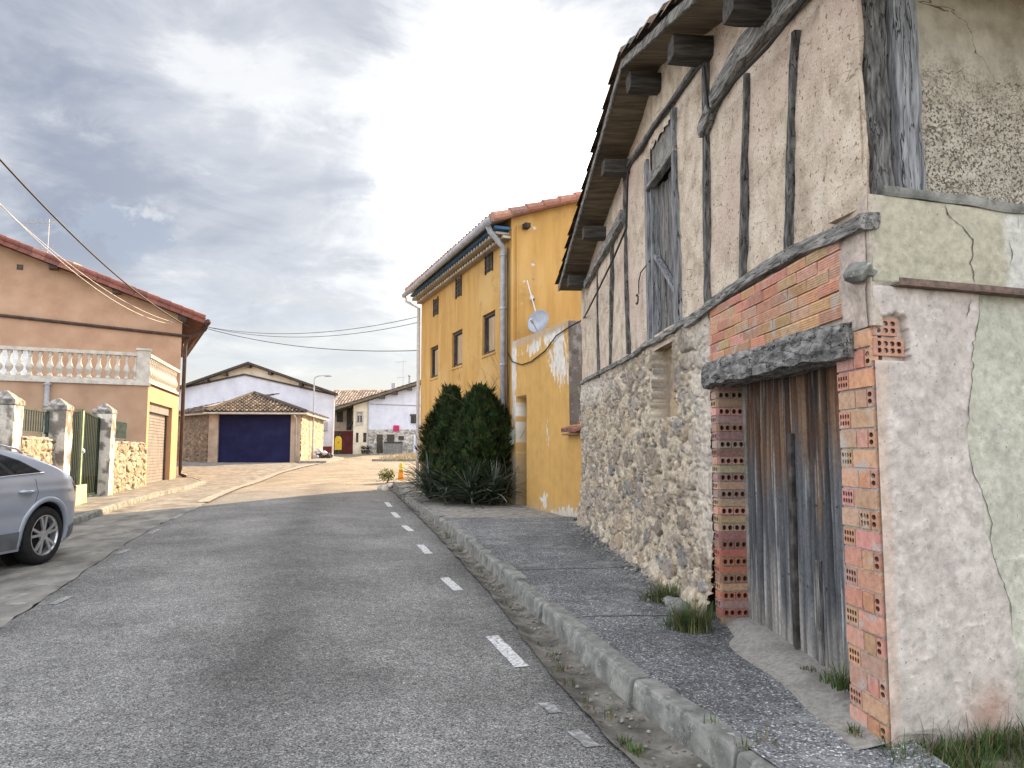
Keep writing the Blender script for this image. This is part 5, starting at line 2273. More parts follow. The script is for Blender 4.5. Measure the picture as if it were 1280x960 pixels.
# glazing: dark surround first, panes over it
panel('window_surround', [(-1.27, 1.10), (1.0, 1.00), (.90, 1.04), (.42, 1.30), (.1, 1.365), (-.35, 1.375), (-.60, 1.345), (-.95, 1.25)], M['carblack'], .003, sub=10)
panel('rear_quarter_window', [(-1.21, 1.112), (-.83, 1.09), (-.56, 1.325), (-.94, 1.235)], M['carglass'], .007)
panel('rear_door_window', [(-.72, 1.085), (-.02, 1.055), (-.02, 1.35), (-.30, 1.355), (-.49, 1.33)], M['carglass'], .007)
panel('front_door_window', [(.04, 1.05), (.86, 1.02), (.40, 1.28), (.08, 1.345)], M['carglass'], .007)
for s in (1, -1):
    mb = MB()
    mb.tube([(x, s * (hw(x, 1.10 - (x + 1.27) * .044) + .006), 1.095 - (x + 1.27) * .044) for x in frange(-1.29, 1.0, .1)], .011, 6)
    mb.build('chrome_strip', M['chrome'], car, smooth=True, local=True)
    # wheel-arch mouldings
    for cx in (WX, -WX):
        mb = MB()
        rows = []
        for i in range(29):
            t = R_(-12 + 204 * i / 28)
            row = []
            for rr_, oo in ((AR - .004, -.03), (AR, .010), (AR + .045, .014), (AR + .058, .0)):
                X, Z = cx + math.cos(t) * rr_, WR + math.sin(t) * rr_
                row.append((X, s * (hw(X, max(Z, .22)) + oo), Z))
            rows.append(row)
        mb.grid(rows)
        mb.build('arch_moulding', M['carpaint'], car, smooth=True, local=True)
    panel('sill_trim', [(-.86, .23), (.86, .23), (.86, .40), (-.86, .43)], M['carplastic'], .008, sides=(s,), sub=12)
    mb = MB()
    for hx in (-.90, .08):
        mb.tube([(hx + dx, s * (hw(hx, .885) + o), .885 + dx * .04) for dx, o in ((-.11, .0), (-.08, .035), (0, .042), (.08, .035), (.11, .0))], [.012, .02, .022, .02, .012], 8)
    mb.build('door_handle', M['carpaint'], car, smooth=True, local=True)
    # shut lines
    mb = MB()
    for xs_ in ([(-1.10, 1.03), (-1.11, .85), (-1.06, .74)], [(.02, 1.03), (.02, .45)], [(1.0, 1.0), (.98, .7), (.90, .45)]):
        q = []
        for a, b in zip(xs_, xs_[1:]):
            for k in range(8):
                q.append((lerp(a[0], b[0], k / 8), lerp(a[1], b[1], k / 8)))
        P = [[(x - .0035, s * (hw(x, z) + .0025), z), (x + .0035, s * (hw(x, z) + .0025), z)] for x, z in q]
        mb.grid(P)
    mb.build('door_shut_line', M['carblack'], car, local=True, fix=False)
    panel('tail_light', [(-1.93, .88), (-2.06, .80), (-2.09, .86), (-2.0, .93), (-1.87, .995)], M['taillamp'], .010, sides=(s,))
    panel('bumper_trim', [(-1.71, .25), (-2.02, .29), (-2.06, .44), (-1.73, .40)], M['carplastic'], .008, sides=(s,))
# rear window and windscreen
mb = MB()
for pr in (((-1.87, 1.055), (-1.56, 1.18), (-1.28, 1.275)), ((.55, 1.34), (.75, 1.22), (.98, 1.09))):
    rows = []
    for x, z in pr:
        w = hw(x, z) - .12
        nx, nz = (-.012, .02) if x < 0 else (.012, .02)
        rows.append([(x + nx, y * w, z + nz + .01 * (1 - abs(y))) for y in frange(-1, 1, .2)])
    mb.grid(rows)
mb.build('windscreen', M['carglass'], car, smooth=True, local=True)
mb = MB()
for s in (1, -1):
    mb.tube([(x, s * (hw(x, 1.36) - .03), poly(TOPP, x) + z) for x, z in ((-1.1, .0), (-1.0, .03), (-.5, .035), (.2, .03), (.35, .0))], .014, 6)
mb.build('roof_rail', M['chrome'], car, smooth=True, local=True)
for (cx, s) in ((-WX, 1), (-WX, -1), (WX, 1), (WX, -1)):
    y0 = s * .895
    w = bpy.data.objects.new('wheel', None)
    COL.objects.link(w)
    w.parent = car
    w.location = (cx, y0, WR)
    mb = MB()
    ax = (0, s, 0)
    mb.lathe((0, 0, 0), [(.255, -.2), (.30, -.21), (.335, -.195), (.345, -.17), (.345, -.04), (.335, -.015), (.30, .002), (.245, .0), (.235, -.02), (.235, -.19)], 40, ax)
    mb.build('tyre', M['tyre'], w, smooth=True, local=True)
    mb = MB()
    mb.lathe((0, 0, 0), [(.243, -.10), (.243, -.004), (.232, -.002), (.222, -.02), (.215, -.10)], 40, ax)
    for k in range(5):
        for dk in (-.2, .2):
            a = 2 * math.pi * k / 5 + .2
            p0 = Vector((math.cos(a + dk * .35) * .05, s * -.018, math.sin(a + dk * .35) * .05))
            p1 = Vector((math.cos(a + dk) * .225, s * -.010, math.sin(a + dk) * .225))
            mb.bar(p0, p1, .030, .022, up=Vector((0, s, 0)))
    mb.lathe((0, 0, 0), [(.065, -.04), (.062, -.012), (.03, -.006), (.0, -.005)], 20, ax)
    mb.build('rim', M['alloy'], w, local=True)
    mb = MB()
    mb.lathe((0, 0, 0), [(.225, -.09), (.0, -.085)], 30, ax)
    mb.build('brake_disc', M['carblack'], w, local=True)
# ------------------------------------------------------------------ buildings farther up the street
def tiles_quad(mb, A, B, C, D, **kw):
    """eave A->B, ridge D->C; tiles laid up the slope, clipped to the quad"""
    E = (B - A).normalized()
    up = (D - A)
    S = (up - E * up.dot(E)).normalized()
    LE = (B - A).length
    LS = up.dot(S)
    e3 = (D - A).dot(E)
    e2 = (C - A).dot(E)

    def clip(e, s):
        t = min(1, s / LS)
        return e3 * t - .02 <= e <= lerp(LE, e2, t) + .02
    tile_roof(mb, A, E, S, LE, LS, clip=clip, **kw)


GTI = [(.055, .04, .032), (.075, .055, .042), (.045, .037, .032), (.10, .078, .06), (.038, .032, .028), (.15, .12, .095)]
gA, gB = Vector((-17.43, 43.24, 0)), Vector((-12.13, 43.24, 0))
gC = Vector((-13.1, 52.2, 0))
gD = Vector((-21.5, 47.2, 0))
gE = Vector((-22.5, 53, 0))
ga_ = thing('stone_garage', (-14.8, 43.3, zg(-14.8, 43.3)), 'low stone garage with wide navy blue door and hipped tile roof', 'garage')
EZ = 3.82
zgnp = lambda FF_: np.vectorize(lambda u: zg(FF_.p(u, 0, 0).x, FF_.p(u, 0, 0).y) - .2)
GFf = Fr(gA, gB)
du0, du1 = GFf.pix(272, 550)[0], GFf.pix(363, 550)[0]
dv = GFf.pix(318, 516)[1]
mb = MB()
wall_holes(mb, GFf, 0, GFf.L, .6, EZ, [(du0, du1, .6, dv)], .25)
mb.build('front_wall', M['beige'], ga_, fix=False)
mb = MB()
mb.box(GFf, du0, du1, .7, dv, -.22, -.16)
n = 8
for i in range(n):
    v = lerp(1.0, dv, i / n)
    mb.box(GFf, du0, du1, v + .012, lerp(1.0, dv, (i + 1) / n) - .012, -.17, -.15)
mb.build('garage_door', M['blue'], ga_)
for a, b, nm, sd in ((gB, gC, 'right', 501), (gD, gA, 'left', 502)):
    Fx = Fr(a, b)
    pal = [(.40, .31, .21), (.34, .26, .18), (.45, .36, .25), (.30, .23, .16), (.38, .32, .25)] if nm == 'right' else [(.22, .155, .105), (.18, .13, .085), (.25, .18, .12), (.16, .115, .08)]  # left palette darkened: that wall's shade is put into the stone colour
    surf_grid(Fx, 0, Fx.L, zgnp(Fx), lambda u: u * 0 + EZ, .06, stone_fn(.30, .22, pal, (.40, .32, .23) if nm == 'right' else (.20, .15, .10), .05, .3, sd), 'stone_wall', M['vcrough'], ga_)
Fx = Fr(gC, gE, out=(0, 1))
mb = MB()
mb.face([Fx.p(0, .8), Fx.p(Fx.L, .8), Fx.p(Fx.L, EZ), Fx.p(0, EZ)])
mb.face([gE + Vector((0, 0, .8)), gD + Vector((0, 0, .8)), gD + Vector((0, 0, EZ)), gE + Vector((0, 0, EZ))])
mb.build('rear_wall', M['beige'], ga_, fix=False)
cen = (gA + gB + gC + gD + gE) / 5


def eo(p, o=.35, z=EZ + .06):
    d = (p - cen)
    d.z = 0
    return p + d.normalized() * o * 1.3 + Vector((0, 0, z))


eA, eB, eC, eD, eE = [eo(q) for q in (gA, gB, gC, gD, gE)]
ap = at(318, 492, 47.6)
ap2 = Vector((-18.0, 51.5, ap.z + .05))
mb = MB()
dn = Vector((0, 0, -.06))
for q in ((eA, eB, ap), (eB, eC, ap2, ap), (eC, eE, ap2), (eE, eD, ap2), (eD, eA, ap, ap2)):
    mb.face([p + dn for p in q])
mb.face([eA + dn * 2.2, eB + dn * 2.2, eC + dn * 2.2, eE + dn * 2.2, eD + dn * 2.2])
r5 = [eA, eB, eC, eE, eD]
for i in range(5):
    a, b = r5[i], r5[(i + 1) % 5]
    mb.face([a + dn, b + dn, b + dn * 2.2, a + dn * 2.2])
rf = mb.build('roof', M['beige'], ga_, fix=False)
mb = MB()
tiles_quad(mb, eA, eB, ap, ap, pal=GTI, w=.26, l=.40, r=.11, seed=5)
tiles_quad(mb, eB, eC, ap2, ap, pal=GTI, w=.26, l=.40, r=.11, seed=6)
tiles_quad(mb, eD, eA, ap, ap2, pal=GTI, w=.26, l=.40, r=.11, seed=7)
for a, b in ((eA, ap), (eB, ap), (ap, ap2)):
    mb.cur = (.07, .055, .042)
    mb.tube([a + Vector((0, 0, .05)), b + Vector((0, 0, .05))], .12, 8)
mb.cur = None
mb.build('roof_tiles', M['tileold'], rf)
mb = MB()
mb.tube([eA + Vector((-.1, -.05, -.08)), eB + Vector((.1, -.05, -.1))], .05, 8)
mb.build('gutter', M['balus'], rf)
u = GFf.pix(370.5, 550)[0]
mb = MB()
mb.tube([GFf.p(u, 1.0, .08), GFf.p(u, 3.5, .08), GFf.p(u - .05, 3.7, .35)], .05, 8)
mb.build('drainpipe', M['balus'], ga_, smooth=True)

# white warehouse
wh = thing('white_warehouse', (-18, 54.6, zg(-18, 54.6)), 'long white gabled warehouse with dark red base behind the garage', 'warehouse')
WHF = Fr((-26.5, 54.9), (-12.82, 54.54))
pl = lambda x, y: WHF.pix(x, y)
r_ = pl(418, 492)[0]
ap_ = pl(313, 455)
zr_ = pl(418, 492)[1]
z_l = ap_[1] + (zr_ - ap_[1])
mid = pl(306, 468)
midr = pl(418, 493.5)
midl = (2 * mid[0] - midr[0], midr[1] + .1)
mb = MB()
mb.face([WHF.p(0, .8), WHF.p(r_, .8), WHF.p(midr[0], midr[1]), WHF.p(mid[0], mid[1]), WHF.p(0, poly([midl, mid], 0))])
side = WHF.p(r_, 0, 0)
dside = Vector((-.32, .947, 0)).normalized() * 16
mb.face([side + Vector((0, 0, .8)), side + dside + Vector((0, 0, .8)), side + dside + Vector((0, 0, zr_)), side + Vector((0, 0, zr_))])
mb.build('wall', M['white'], wh, fix=False)
lz = poly([(ap_[0] - (r_ - ap_[0]), zr_), ap_], 0)
mb = MB()
mb.face([WHF.p(0, poly([midl, mid], 0), -.05), WHF.p(mid[0], mid[1], -.05), WHF.p(midr[0], midr[1], -.05), WHF.p(r_, zr_, -.05), WHF.p(ap_[0], ap_[1], -.05), WHF.p(0, lz, -.05)])
mb.build('gable_strip', M['cream'], wh, fix=False)
mb = MB()
for a, b in (((0, poly([midl, mid], 0)), mid), (mid, midr)):
    mb.bar(WHF.p(a[0], a[1], .03), WHF.p(b[0], b[1], .03), .14, .12)
mb.build('wall_coping', M['frame'], wh)
mb = MB()
for (a, b) in (((-.5, poly([(ap_[0] - (r_ - ap_[0]), zr_), ap_], -.5)), ap_), ((r_ + .4, poly([ap_, (r_, zr_)], r_ + .4)), ap_)):
    p, q = WHF.p(a[0], a[1] + .12, .5), WHF.p(b[0], b[1] + .12, .5)
    slab(mb, p, p + dside * 1.05, q + dside * 1.05, q, .16)
mb.build('roof', M['frame'], wh)
for x in (260, 283, 312, 339, 378):
    u = pl(x, 480)[0]
    z = poly([(0, lz), ap_, (r_, zr_)], u) - .14
    mb = MB()
    mb.box(WHF, u - .12, u + .12, z - .14, z + .08, -.2, .45)
    mb.build('purlin_end', M['frame'], wh)
mb = MB()
rz = pl(410, 558)[1]
mb.box(WHF, r_ - 2.0, r_ + .012, .8, rz, -.02, .02)
sF = Fr(side, side + dside, out=(1, 0))
mb.box(sF, -.01, 15, .8, rz, -.02, .012)
mb.build('red_base', M['redwall'], wh)
mb = MB()
mb.tube([WHF.p(r_ + .35, zr_ - .02, .2), WHF.p(r_ + .02, zr_ - .5, .08), WHF.p(r_ - .03, 1.2, .08)], .06, 8)
mb.build('downpipe', M['whiteplastic'], wh)
mb = MB()
u, v = pl(406, 533)
mb.box(WHF, u - .2, u + .2, v - .3, v + .3, 0, .12)
mb.build('wall_box', M['pipegrey'], wh)

# red house at the far end
rh = thing('red_house', (-18, 80, zg(-18, 80)), 'distant dark red house with a mottled tile roof, left of the white house', 'house')
RH = Fr((-20.5, 80), (-9, 80))
mb = MB()
mb.face([RH.p(0, 1), RH.p(11.5, 1), RH.p(11.5, 6.5), RH.p(0, 6.5)])
for x in (0, 11.5):
    mb.face([RH.p(x, 1), RH.p(x, 1, -9), RH.p(x, 6.5, -9), RH.p(x, 8.6, -4.5), RH.p(x, 6.5)])
mb.face([RH.p(0, 1, -9), RH.p(11.5, 1, -9), RH.p(11.5, 6.5, -9), RH.p(0, 6.5, -9)])
mb.build('wall', M['redwall'], rh, fix=False)
mb = MB()
eA, eB = RH.p(-.4, 6.55, .6), RH.p(11.8, 6.55, .6)
rA, rB = RH.p(.5, 8.55, -4.5), RH.p(11.8, 8.55, -4.5)
slab(mb, eA, eB, rB, rA, .15)
bA, bB = RH.p(-.4, 6.55, -9.6), RH.p(11.8, 6.55, -9.6)
slab(mb, bA, bB, rB, rA, .15)
rf = mb.build('roof', M['beige'], rh)
mb = MB()
tiles_quad(mb, eA + Vector((0, 0, .02)), eB + Vector((0, 0, .02)), rB + Vector((0, 0, .02)), rA + Vector((0, 0, .02)), pal=[(.33, .27, .22), (.25, .19, .15), (.40, .34, .28), (.29, .2, .15), (.2, .16, .14)], w=.3, l=.5, r=.13, seed=9)
mb.build('roof_tiles', M['tileold'], rf)
mb = MB()
p = RH.p(7.2, 8.3, -4.2)
mb.box8([p + Vector((a, b, c)) for c in (0, 1.0) for a, b in ((-.22, -.22), (.22, -.22), (.22, .22), (-.22, .22))])
mb.build('chimney', M['pipegrey'], rf)
mb = MB()
u, v = RH.pix(424, 524)
mb.box(RH, u - .4, u + .4, v - .6, v + .6, 0, .05)
mb.build('window', M['beige'], rh)

# white house with the stone base
ws = thing('white_house', (-11, 73.4, zg(-11, 73.4)), 'white house with rough stone ground floor and cream-painted left part', 'house')
WS = Fr((-15.47, 73.4), (-8.0, 73.4))
q = lambda x, y: WS.pix(x, y)
xr = 10.5
A0, A1 = q(421, 512), q(527, 479)
sl = (A1[1] - A0[1]) / (A1[0] - A0[0])
rz_ = lambda u: A0[1] + sl * (u - A0[0]) - .12
cu = q(460, 530)[0]
bz = q(480, 537)[1]
mb = MB()
mb.face([WS.p(cu, bz), WS.p(xr, bz), WS.p(xr, rz_(xr)), WS.p(cu, rz_(cu))])
mb.face([WS.p(xr, 1), WS.p(xr, 1, -12), WS.p(xr, rz_(xr), -12), WS.p(xr, rz_(xr))])
mb.face([WS.p(0, 1, -12), WS.p(xr, 1, -12), WS.p(xr, rz_(xr), -12), WS.p(0, rz_(0), -12)])
mb.build('white_wall', M['white'], ws, fix=False)
mb = MB()
hx = [q(446, 515), q(453, 531), q(445, 541), q(448, 553), q(454, 541), q(458, 553)]
H = [(hx[0][0], hx[1][0], hx[1][1], hx[0][1]), (hx[2][0], hx[3][0], hx[3][1], hx[2][1]), (hx[4][0], hx[5][0], hx[5][1], hx[4][1])]
wall_holes(mb, WS, 0, cu, 1.0, rz_(0), H, .15, .02)
mb.face([WS.p(0, rz_(0), .02), WS.p(cu, rz_(0), .02), WS.p(cu, rz_(cu), .02)])
mb.face([WS.p(0, 1, .02), WS.p(0, 1, -12), WS.p(0, rz_(0), -12), WS.p(0, rz_(0), .02)])
mb.build('cream_wall', M['cream'], ws, fix=False)
for i, h in enumerate(H):
    mb = MB()
    mb.box(WS, h[0], h[1], h[2], h[3], -.12, -.10)
    w_ = mb.build('window', M['balus'] if i == 0 else M['frame'], ws)
    if i == 0:
        for k in (0, 1):
            mb = MB()
            a = lerp(h[0], h[1], .1 + .46 * k)
            mb.box(WS, a, a + (h[1] - h[0]) * .33, h[2] + .25, h[3] - .35, -.10, -.07)
            mb.build('pane', M['glass'], w_)
        mb = MB()
        for bx in ((h[0] - .1, h[1] + .1, h[3], h[3] + .1), (h[0] - .1, h[1] + .1, h[2] - .1, h[2]), (h[0] - .1, h[0], h[2], h[3]), (h[1], h[1] + .1, h[2], h[3])):
            mb.box(WS, *bx, .02, .06)
        mb.build('surround', M['balus'], w_)
STF = [(.30, .28, .25), (.38, .35, .31), (.24, .22, .2), (.45, .42, .38), (.5, .47, .42)]
surf_grid(WS, cu, xr, lambda u: u * 0 + 1.0, lambda u: u * 0 + bz, .07, stone_fn(.42, .30, STF, (.50, .47, .42), .06, .35, 610), 'stone_base', M['vcrough'], ws)
for a, b, nm, mt in (((471, 543), (478.5, 566), 'door', 'frame'), ((484, 543), (493, 553), 'window', 'frame'), ((498.5, 545), (505, 550), 'window', 'frame'), ((513.5, 519.5), (523, 529), 'window', 'glass'), ((520, 543), (524, 566), 'door', 'frame')):
    p0, p1 = q(a[0], b[1]), q(b[0], a[1])
    mb = MB()
    mb.box(WS, p0[0], p1[0], p0[1], p1[1], .03, .10)
    fr_ = mb.build(nm, M[mt], ws)
    mb = MB()
    mb.box(WS, p0[0] - .08, p1[0] + .08, p1[1], p1[1] + .14, .02, .12)
    mb.build('lintel', M['balus'] if mt != 'glass' else M['frame'], fr_)
    if mt == 'glass':
        mb = MB()
        m_ = (p0[0] + p1[0]) / 2
        mb.box(WS, m_ - .04, m_ + .04, p0[1], p1[1], .10, .13)
        mb.build('mullion', M['frame'], fr_)
p0, p1 = q(517, 566), q(520, 543)
mb = MB()
mb.box(WS, p0[0], p1[0], 1.2, p1[1], .03, .16)
mb.build('white_door_jamb', M['white'], ws)
mb = MB()
for (a, b) in ((A0[0] - .9, xr + 3.0),):
    p = WS.p(a, rz_(a) + .05, .7)
    r2 = WS.p(b, rz_(b) + .05, .7)
    bk_ = Vector((0, 13, 0))
    mb.box8([p, r2, r2 + bk_, p + bk_, p + Vector((0, 0, .22)), r2 + Vector((0, 0, .22)), r2 + bk_ + Vector((0, 0, .22)), p + bk_ + Vector((0, 0, .22))])
rf = mb.build('roof', M['soffit'], ws)
mb = MB()
p = WS.p(A0[0] - .9, rz_(A0[0] - .9) + .28, .75)
r2 = WS.p(xr + 3, rz_(xr + 3) + .28, .75)
tile_roof(mb, p, Vector((0, 1, 0)), r2 - p, 3.2, (r2 - p).length, pal=GTI, w=.28, l=.45, r=.12, seed=13)
mb.build('roof_tiles', M['tileold'], rf)
for x, y in ((478, 496), (494, 491), (512, 485)):
    u = q(x, y)[0]
    mb = MB()
    mb.box(WS, u - .25, u + .25, rz_(u) - .22, rz_(u) + .04, -.1, .65)
    mb.build('purlin_end', M['frame'], ws)
mb = MB()
a, b = q(462, 505), q(526, 507)
mb.tube([WS.p(a[0], a[1], .05), WS.p(b[0], b[1], .05), WS.p(xr, b[1], .05)], .035, 6)
mb.tube([WS.p(cu, 1.2, .08), WS.p(cu, rz_(cu), .08)], .05, 6)
mb.build('wall_pipe', M['pipegrey'], ws)
# gallery recess on the left
WG = Fr((-18.6, 75.6), (-15.4, 75.6))
mb = MB()
mb.face([WG.p(0, 3.7), WG.p(3.2, 3.7), WG.p(3.2, 6.4), WG.p(0, 6.4)])
mb.face([WG.p(0, 3.7), WG.p(0, 3.7, -8), WG.p(0, 6.2, -8), WG.p(0, 6.4)])
mb.build('gallery_wall', M['beige'], ws, fix=False)
mb = MB()
mb.face([WG.p(0, 1), WG.p(3.2, 1), WG.p(3.2, 3.7), WG.p(0, 3.7)])
mb.build('gallery_base', M['redwall'], ws, fix=False)
mb = MB()
mb.box(WG, 1.0, 1.6, 4.6, 6.0, .0, .08)
mb.box(WG, 2.0, 2.5, 3.8, 6.2, .0, .1)
mb.box(WG, .9, 1.5, 1.3, 3.5, .0, .08)
mb.bar(WG.p(2.1, 3.9, .2), WG.p(3.1, 4.9, .8), .14)
mb.bar(WG.p(2.3, 6.0, .2), WG.p(2.3, 5.9, 2.0), .16)
mb.build('gallery_timber', M['darkwood'], ws)

sg = q(495.5, 535.5)
t = thing('wall_sign', WS.p(sg[0], sg[1] - .3, .12), 'square magenta sign on the white house above the stone base', 'sign')
mb = MB()
mb.cur = (.42, .02, .10)
mb.box(WS, sg[0] - .28, sg[0] + .28, sg[1] - .29, sg[1] + .29, .12, .17)
mb.cur = None
mb.build('sign_panel', M['vccol'], t)
mb = MB()
mb.bar(WS.p(sg[0], sg[1], .0), WS.p(sg[0], sg[1], .13), .06)
mb.build('bracket', M['frame'], t)
c0 = q(493, 556)
t = thing('stone_trough', WS.p(c0[0], 1.45, .6), 'dark stone trough against the white house beside its door', 'trough')
a, b = q(482, 566)[0], q(503, 566)[0]
mb = MB()
mb.box(WS, a, b, 1.3, 2.45, .15, 1.0)
mb.build('body', M['lintel'], t)
mb = MB()
mb.box(WS, a - .05, b + .05, 2.45, 2.58, .10, 1.05)
mb.build('rim', M['darkwood'], t)
for i, (x, lab) in enumerate(((455.5, 'dark potted plant at the foot of the cream wall, left one'), (461, 'dark potted plant at the corner of cream and stone walls'))):
    u = q(x, 560)[0]
    p = WS.p(u, zg(-13, 73), .5)
    t = thing('potted_plant', p, lab, 'potted plant')
    mb = MB()
    mb.lathe(p, [(.16, 0), (.22, .3), (.24, .34), (.18, .34)], 12)
    mb.build('pot', M['frame'], t)
    mb = MB()
    rnd = random.Random(i)
    for k in range(90):
        d = Vector((rnd.gauss(0, 1), rnd.gauss(0, 1), abs(rnd.gauss(0, 1)) + .3)).normalized()
        c = p + Vector((0, 0, .4)) + d * rnd.uniform(.05, .35)
        s = Vector((-d.y, d.x, .2)).normalized() * .05
        mb.face([c - s, c + s, c + d * .15])
    mb.build('leaves', mat('pot_leaves_%d' % i, [(.02, .03, .015), (.035, .05, .02), (.05, .07, .03)], 5, 4), t)
# aerial and flue
u = q(500, 480)[0]
aerial('roof_aerial', WS.p(u, rz_(u) + .25, -2), 1.6 + (565 - 449) * 75.4 / 940 - rz_(u) - .25, 'thin aerial mast on the white house roof', 'antenna', 6, .3)
u = q(509, 480)[0]
t = thing('roof_flue', WS.p(u, rz_(u), -1.5), 'short metal flue on the white house roof beside the aerial', 'flue')
mb = MB()
z1 = 1.6 + (565 - 468) * 75 / 940
mb.tube([WS.p(u, rz_(u), -1.5), WS.p(u, z1 - .2, -1.5)], .10, 8)
mb.build('pipe', M['pipegrey'], t)
mb = MB()
mb.lathe(WS.p(u, z1 - .2, -1.5), [(.1, 0), (.18, .02), (.16, .12), (.03, .2)], 10)
mb.build('cowl', M['pipegrey'], t)

# yellow box on legs at the corner
p = at(422.5, 566, 71)
p.z = zg(p.x, p.y)
t = thing('yellow_box', p, 'tall yellow box on dark legs between the warehouse and red house', 'box')
mb = MB()
mb.cur = (.62, .42, .03)
pr = [(-.28, .38), (.28, .38), (.28, 1.35), (.2, 1.55), (.08, 1.66), (-.08, 1.66), (-.2, 1.55), (-.28, 1.35)]
XF = Fr(p, p + Vector((1, 0, 0)))
mb.prism(XF, [(a, b + p.z) for a, b in pr], -.25, .25)
mb.cur = (.45, .12, .04)
mb.prism(XF, [(.02, 1.0 + p.z), (.16, 1.0 + p.z), (.16, 1.15 + p.z), (.02, 1.15 + p.z)], .25, .262)
mb.cur = None
mb.build('body', M['vccol'], t)
mb = MB()
for a in (-.2, .2):
    for b in (-.18, .18):
        mb.bar(XF.p(a, p.z, b), XF.p(a, p.z + .4, b), .07)
mb.build('leg', M['frame'], t)

# street lamp in front of the garage
p = gnd(390.5, 576)
p.z = zg(p.x, p.y)
lt = at(391, 470, p.y)
t = thing('street_lamp', p, 'slim grey street lamp with curved arm beside the stone garage', 'street lamp')
mb = MB()
H_ = lt.z - p.z
mb.tube([p, p + Vector((0, 0, .9)), p + Vector((0, 0, .95)), p + Vector((0, 0, H_ - .25)), p + Vector((.06, 0, H_ - .08)), p + Vector((.25, 0, H_)), p + Vector((.62, 0, H_ + .03))], [.075, .07, .05, .04, .035, .03, .03], 10)
mb.build('pole', M['pipegrey'], t, smooth=True)
mb = MB()
c = p + Vector((.85, 0, H_ + .02))
mb.lathe(c - Vector((.28, 0, 0)), [(.02, 0), (.05, .06), (.07, .2), (.065, .42), (.03, .52)], 10, (1, 0, -.03))
mb.build('lamp_head', M['pipegrey'], t, smooth=True)

# heap by the lamp, low slab of pavement in front
p = gnd(401, 575)
p.z = zg(p.x, p.y)
t = thing('rubble_heap', p, 'small heap of pale and dark stones beside the lamp post', 'heap')
rnd = random.Random(4)
mb = MB()
for k in range(9):
    rock(mb, (p.x + rnd.uniform(-.15, .55), p.y + rnd.uniform(0, .5), p.z + rnd.uniform(.1, .38)), rnd.uniform(.12, .22), k, (1.3, 1, .8))
mb.build('dark_stones', M['darkwood'], t)
mb = MB()
for k, (a, b) in enumerate(((-.22, .5), (-.25, .2), (.25, .45), (-.1, .62))):
    rock(mb, (p.x + a, p.y - .1, p.z + b), .17, 20 + k, (1.1, 1, .8))
mb.build('pale_stones', M['white'], t)
mb = MB()
P = []
for x0, y0 in ((376, 577.5), (400, 577), (428, 573.5)):
    pass
a, b, c, d = gnd(374, 579), gnd(408, 578.6), gnd(430, 574.2), gnd(412, 571.5)
pts = [a, b, c, d, gC + Vector((.3, -2, 0)), gB]
top = [Vector((v.x, v.y, zg(v.x, v.y) + .12)) for v in pts]
bot = [Vector((v.x, v.y, zg(v.x, v.y) - .3)) for v in pts]
mb.face(top)
for i in range(len(pts)):
    j = (i + 1) % len(pts)
    mb.face([bot[i], bot[j], top[j], top[i]])
tag(mb.build('far_pavement', M['concrete'], fix=True), kind='structure')

# ------------------------------------------------------------------ overhead cables
BK0 = H0 + Dr * .1 + TR.N * .3
BK0 = HF.p(-.25, HF.pix(226, 408, .1)[1], .12)


def cable(name, A, B, sag, r, m, label, via=None):
    A, B = Vector(A), Vector(B)
    t = tag(bpy.data.objects.new(name, None), label, 'cable', 'overhead cables')
    mb = MB()
    pts = []
    for i in range(41):
        s = i / 40
        q_ = A.lerp(B, s)
        q_.z -= sag * 4 * s * (1 - s)
        pts.append(q_)
    mb.tube(pts, r, 6)
    bpy.data.objects.remove(t)
    o = mb.build(name, M[m], smooth=True)
    tag(o, label, 'cable', 'overhead cables')
    return o


cable('overhead_cable', BK0, at(-120, 62, 12), .55, .022, 'blackcable', 'thickest overhead cable, falling steeply from top left to the orange house')
cable('overhead_cable', BK0 + Vector((-.5, -.3, .05)), at(-110, 135, 12), .75, .008, 'palecable', 'pale sagging cable, lower of the left pair crossing the orange gable')
cable('overhead_cable', BK0 + Vector((-.4, -.2, .12)), at(-110, 148, 12.5), .62, .007, 'palecable', 'pale cable, upper of the left pair crossing the orange gable')
yc = YF.p(Y1 + .02, 0, .1)
e_ = BK0 + Vector((.6, .1, .02))
cable('overhead_cable', e_, Vector((yc.x, yc.y, YF.pix(527, 396)[1])), .38, .009, 'blackcable', 'highest of the cables strung between orange and yellow houses')
cable('overhead_cable', e_, Vector((yc.x, yc.y, YF.pix(527, 403)[1])), .42, .009, 'blackcable', 'middle cable strung between orange and yellow houses')
cable('overhead_cable', e_ + Vector((0, 0, -.06)), Vector((yc.x, yc.y, YF.pix(527, 438)[1])), .28, .012, 'blackcable', 'lowest cable strung between orange and yellow houses')
# ------------------------------------------------------------------ vegetation and small loose things
M['thuja'] = mat('conifer_foliage', grey(.7, 1.0, 1.3), 9, 4, vc=1.0, rough=.75, spec=.15)
M['yucca'] = mat('sword_leaves', grey(.8, 1.0, 1.2), 6, 4, vc=1.0, rough=.5, spec=.35)
M['grass'] = mat('grass_blades', grey(.8, 1.0, 1.2), 6, 4, vc=1.0, rough=.7, spec=.2)
M['twig'] = mat('bare_twigs', [(.09, .07, .05), (.14, .11, .08), (.2, .16, .12)], 12, 4)


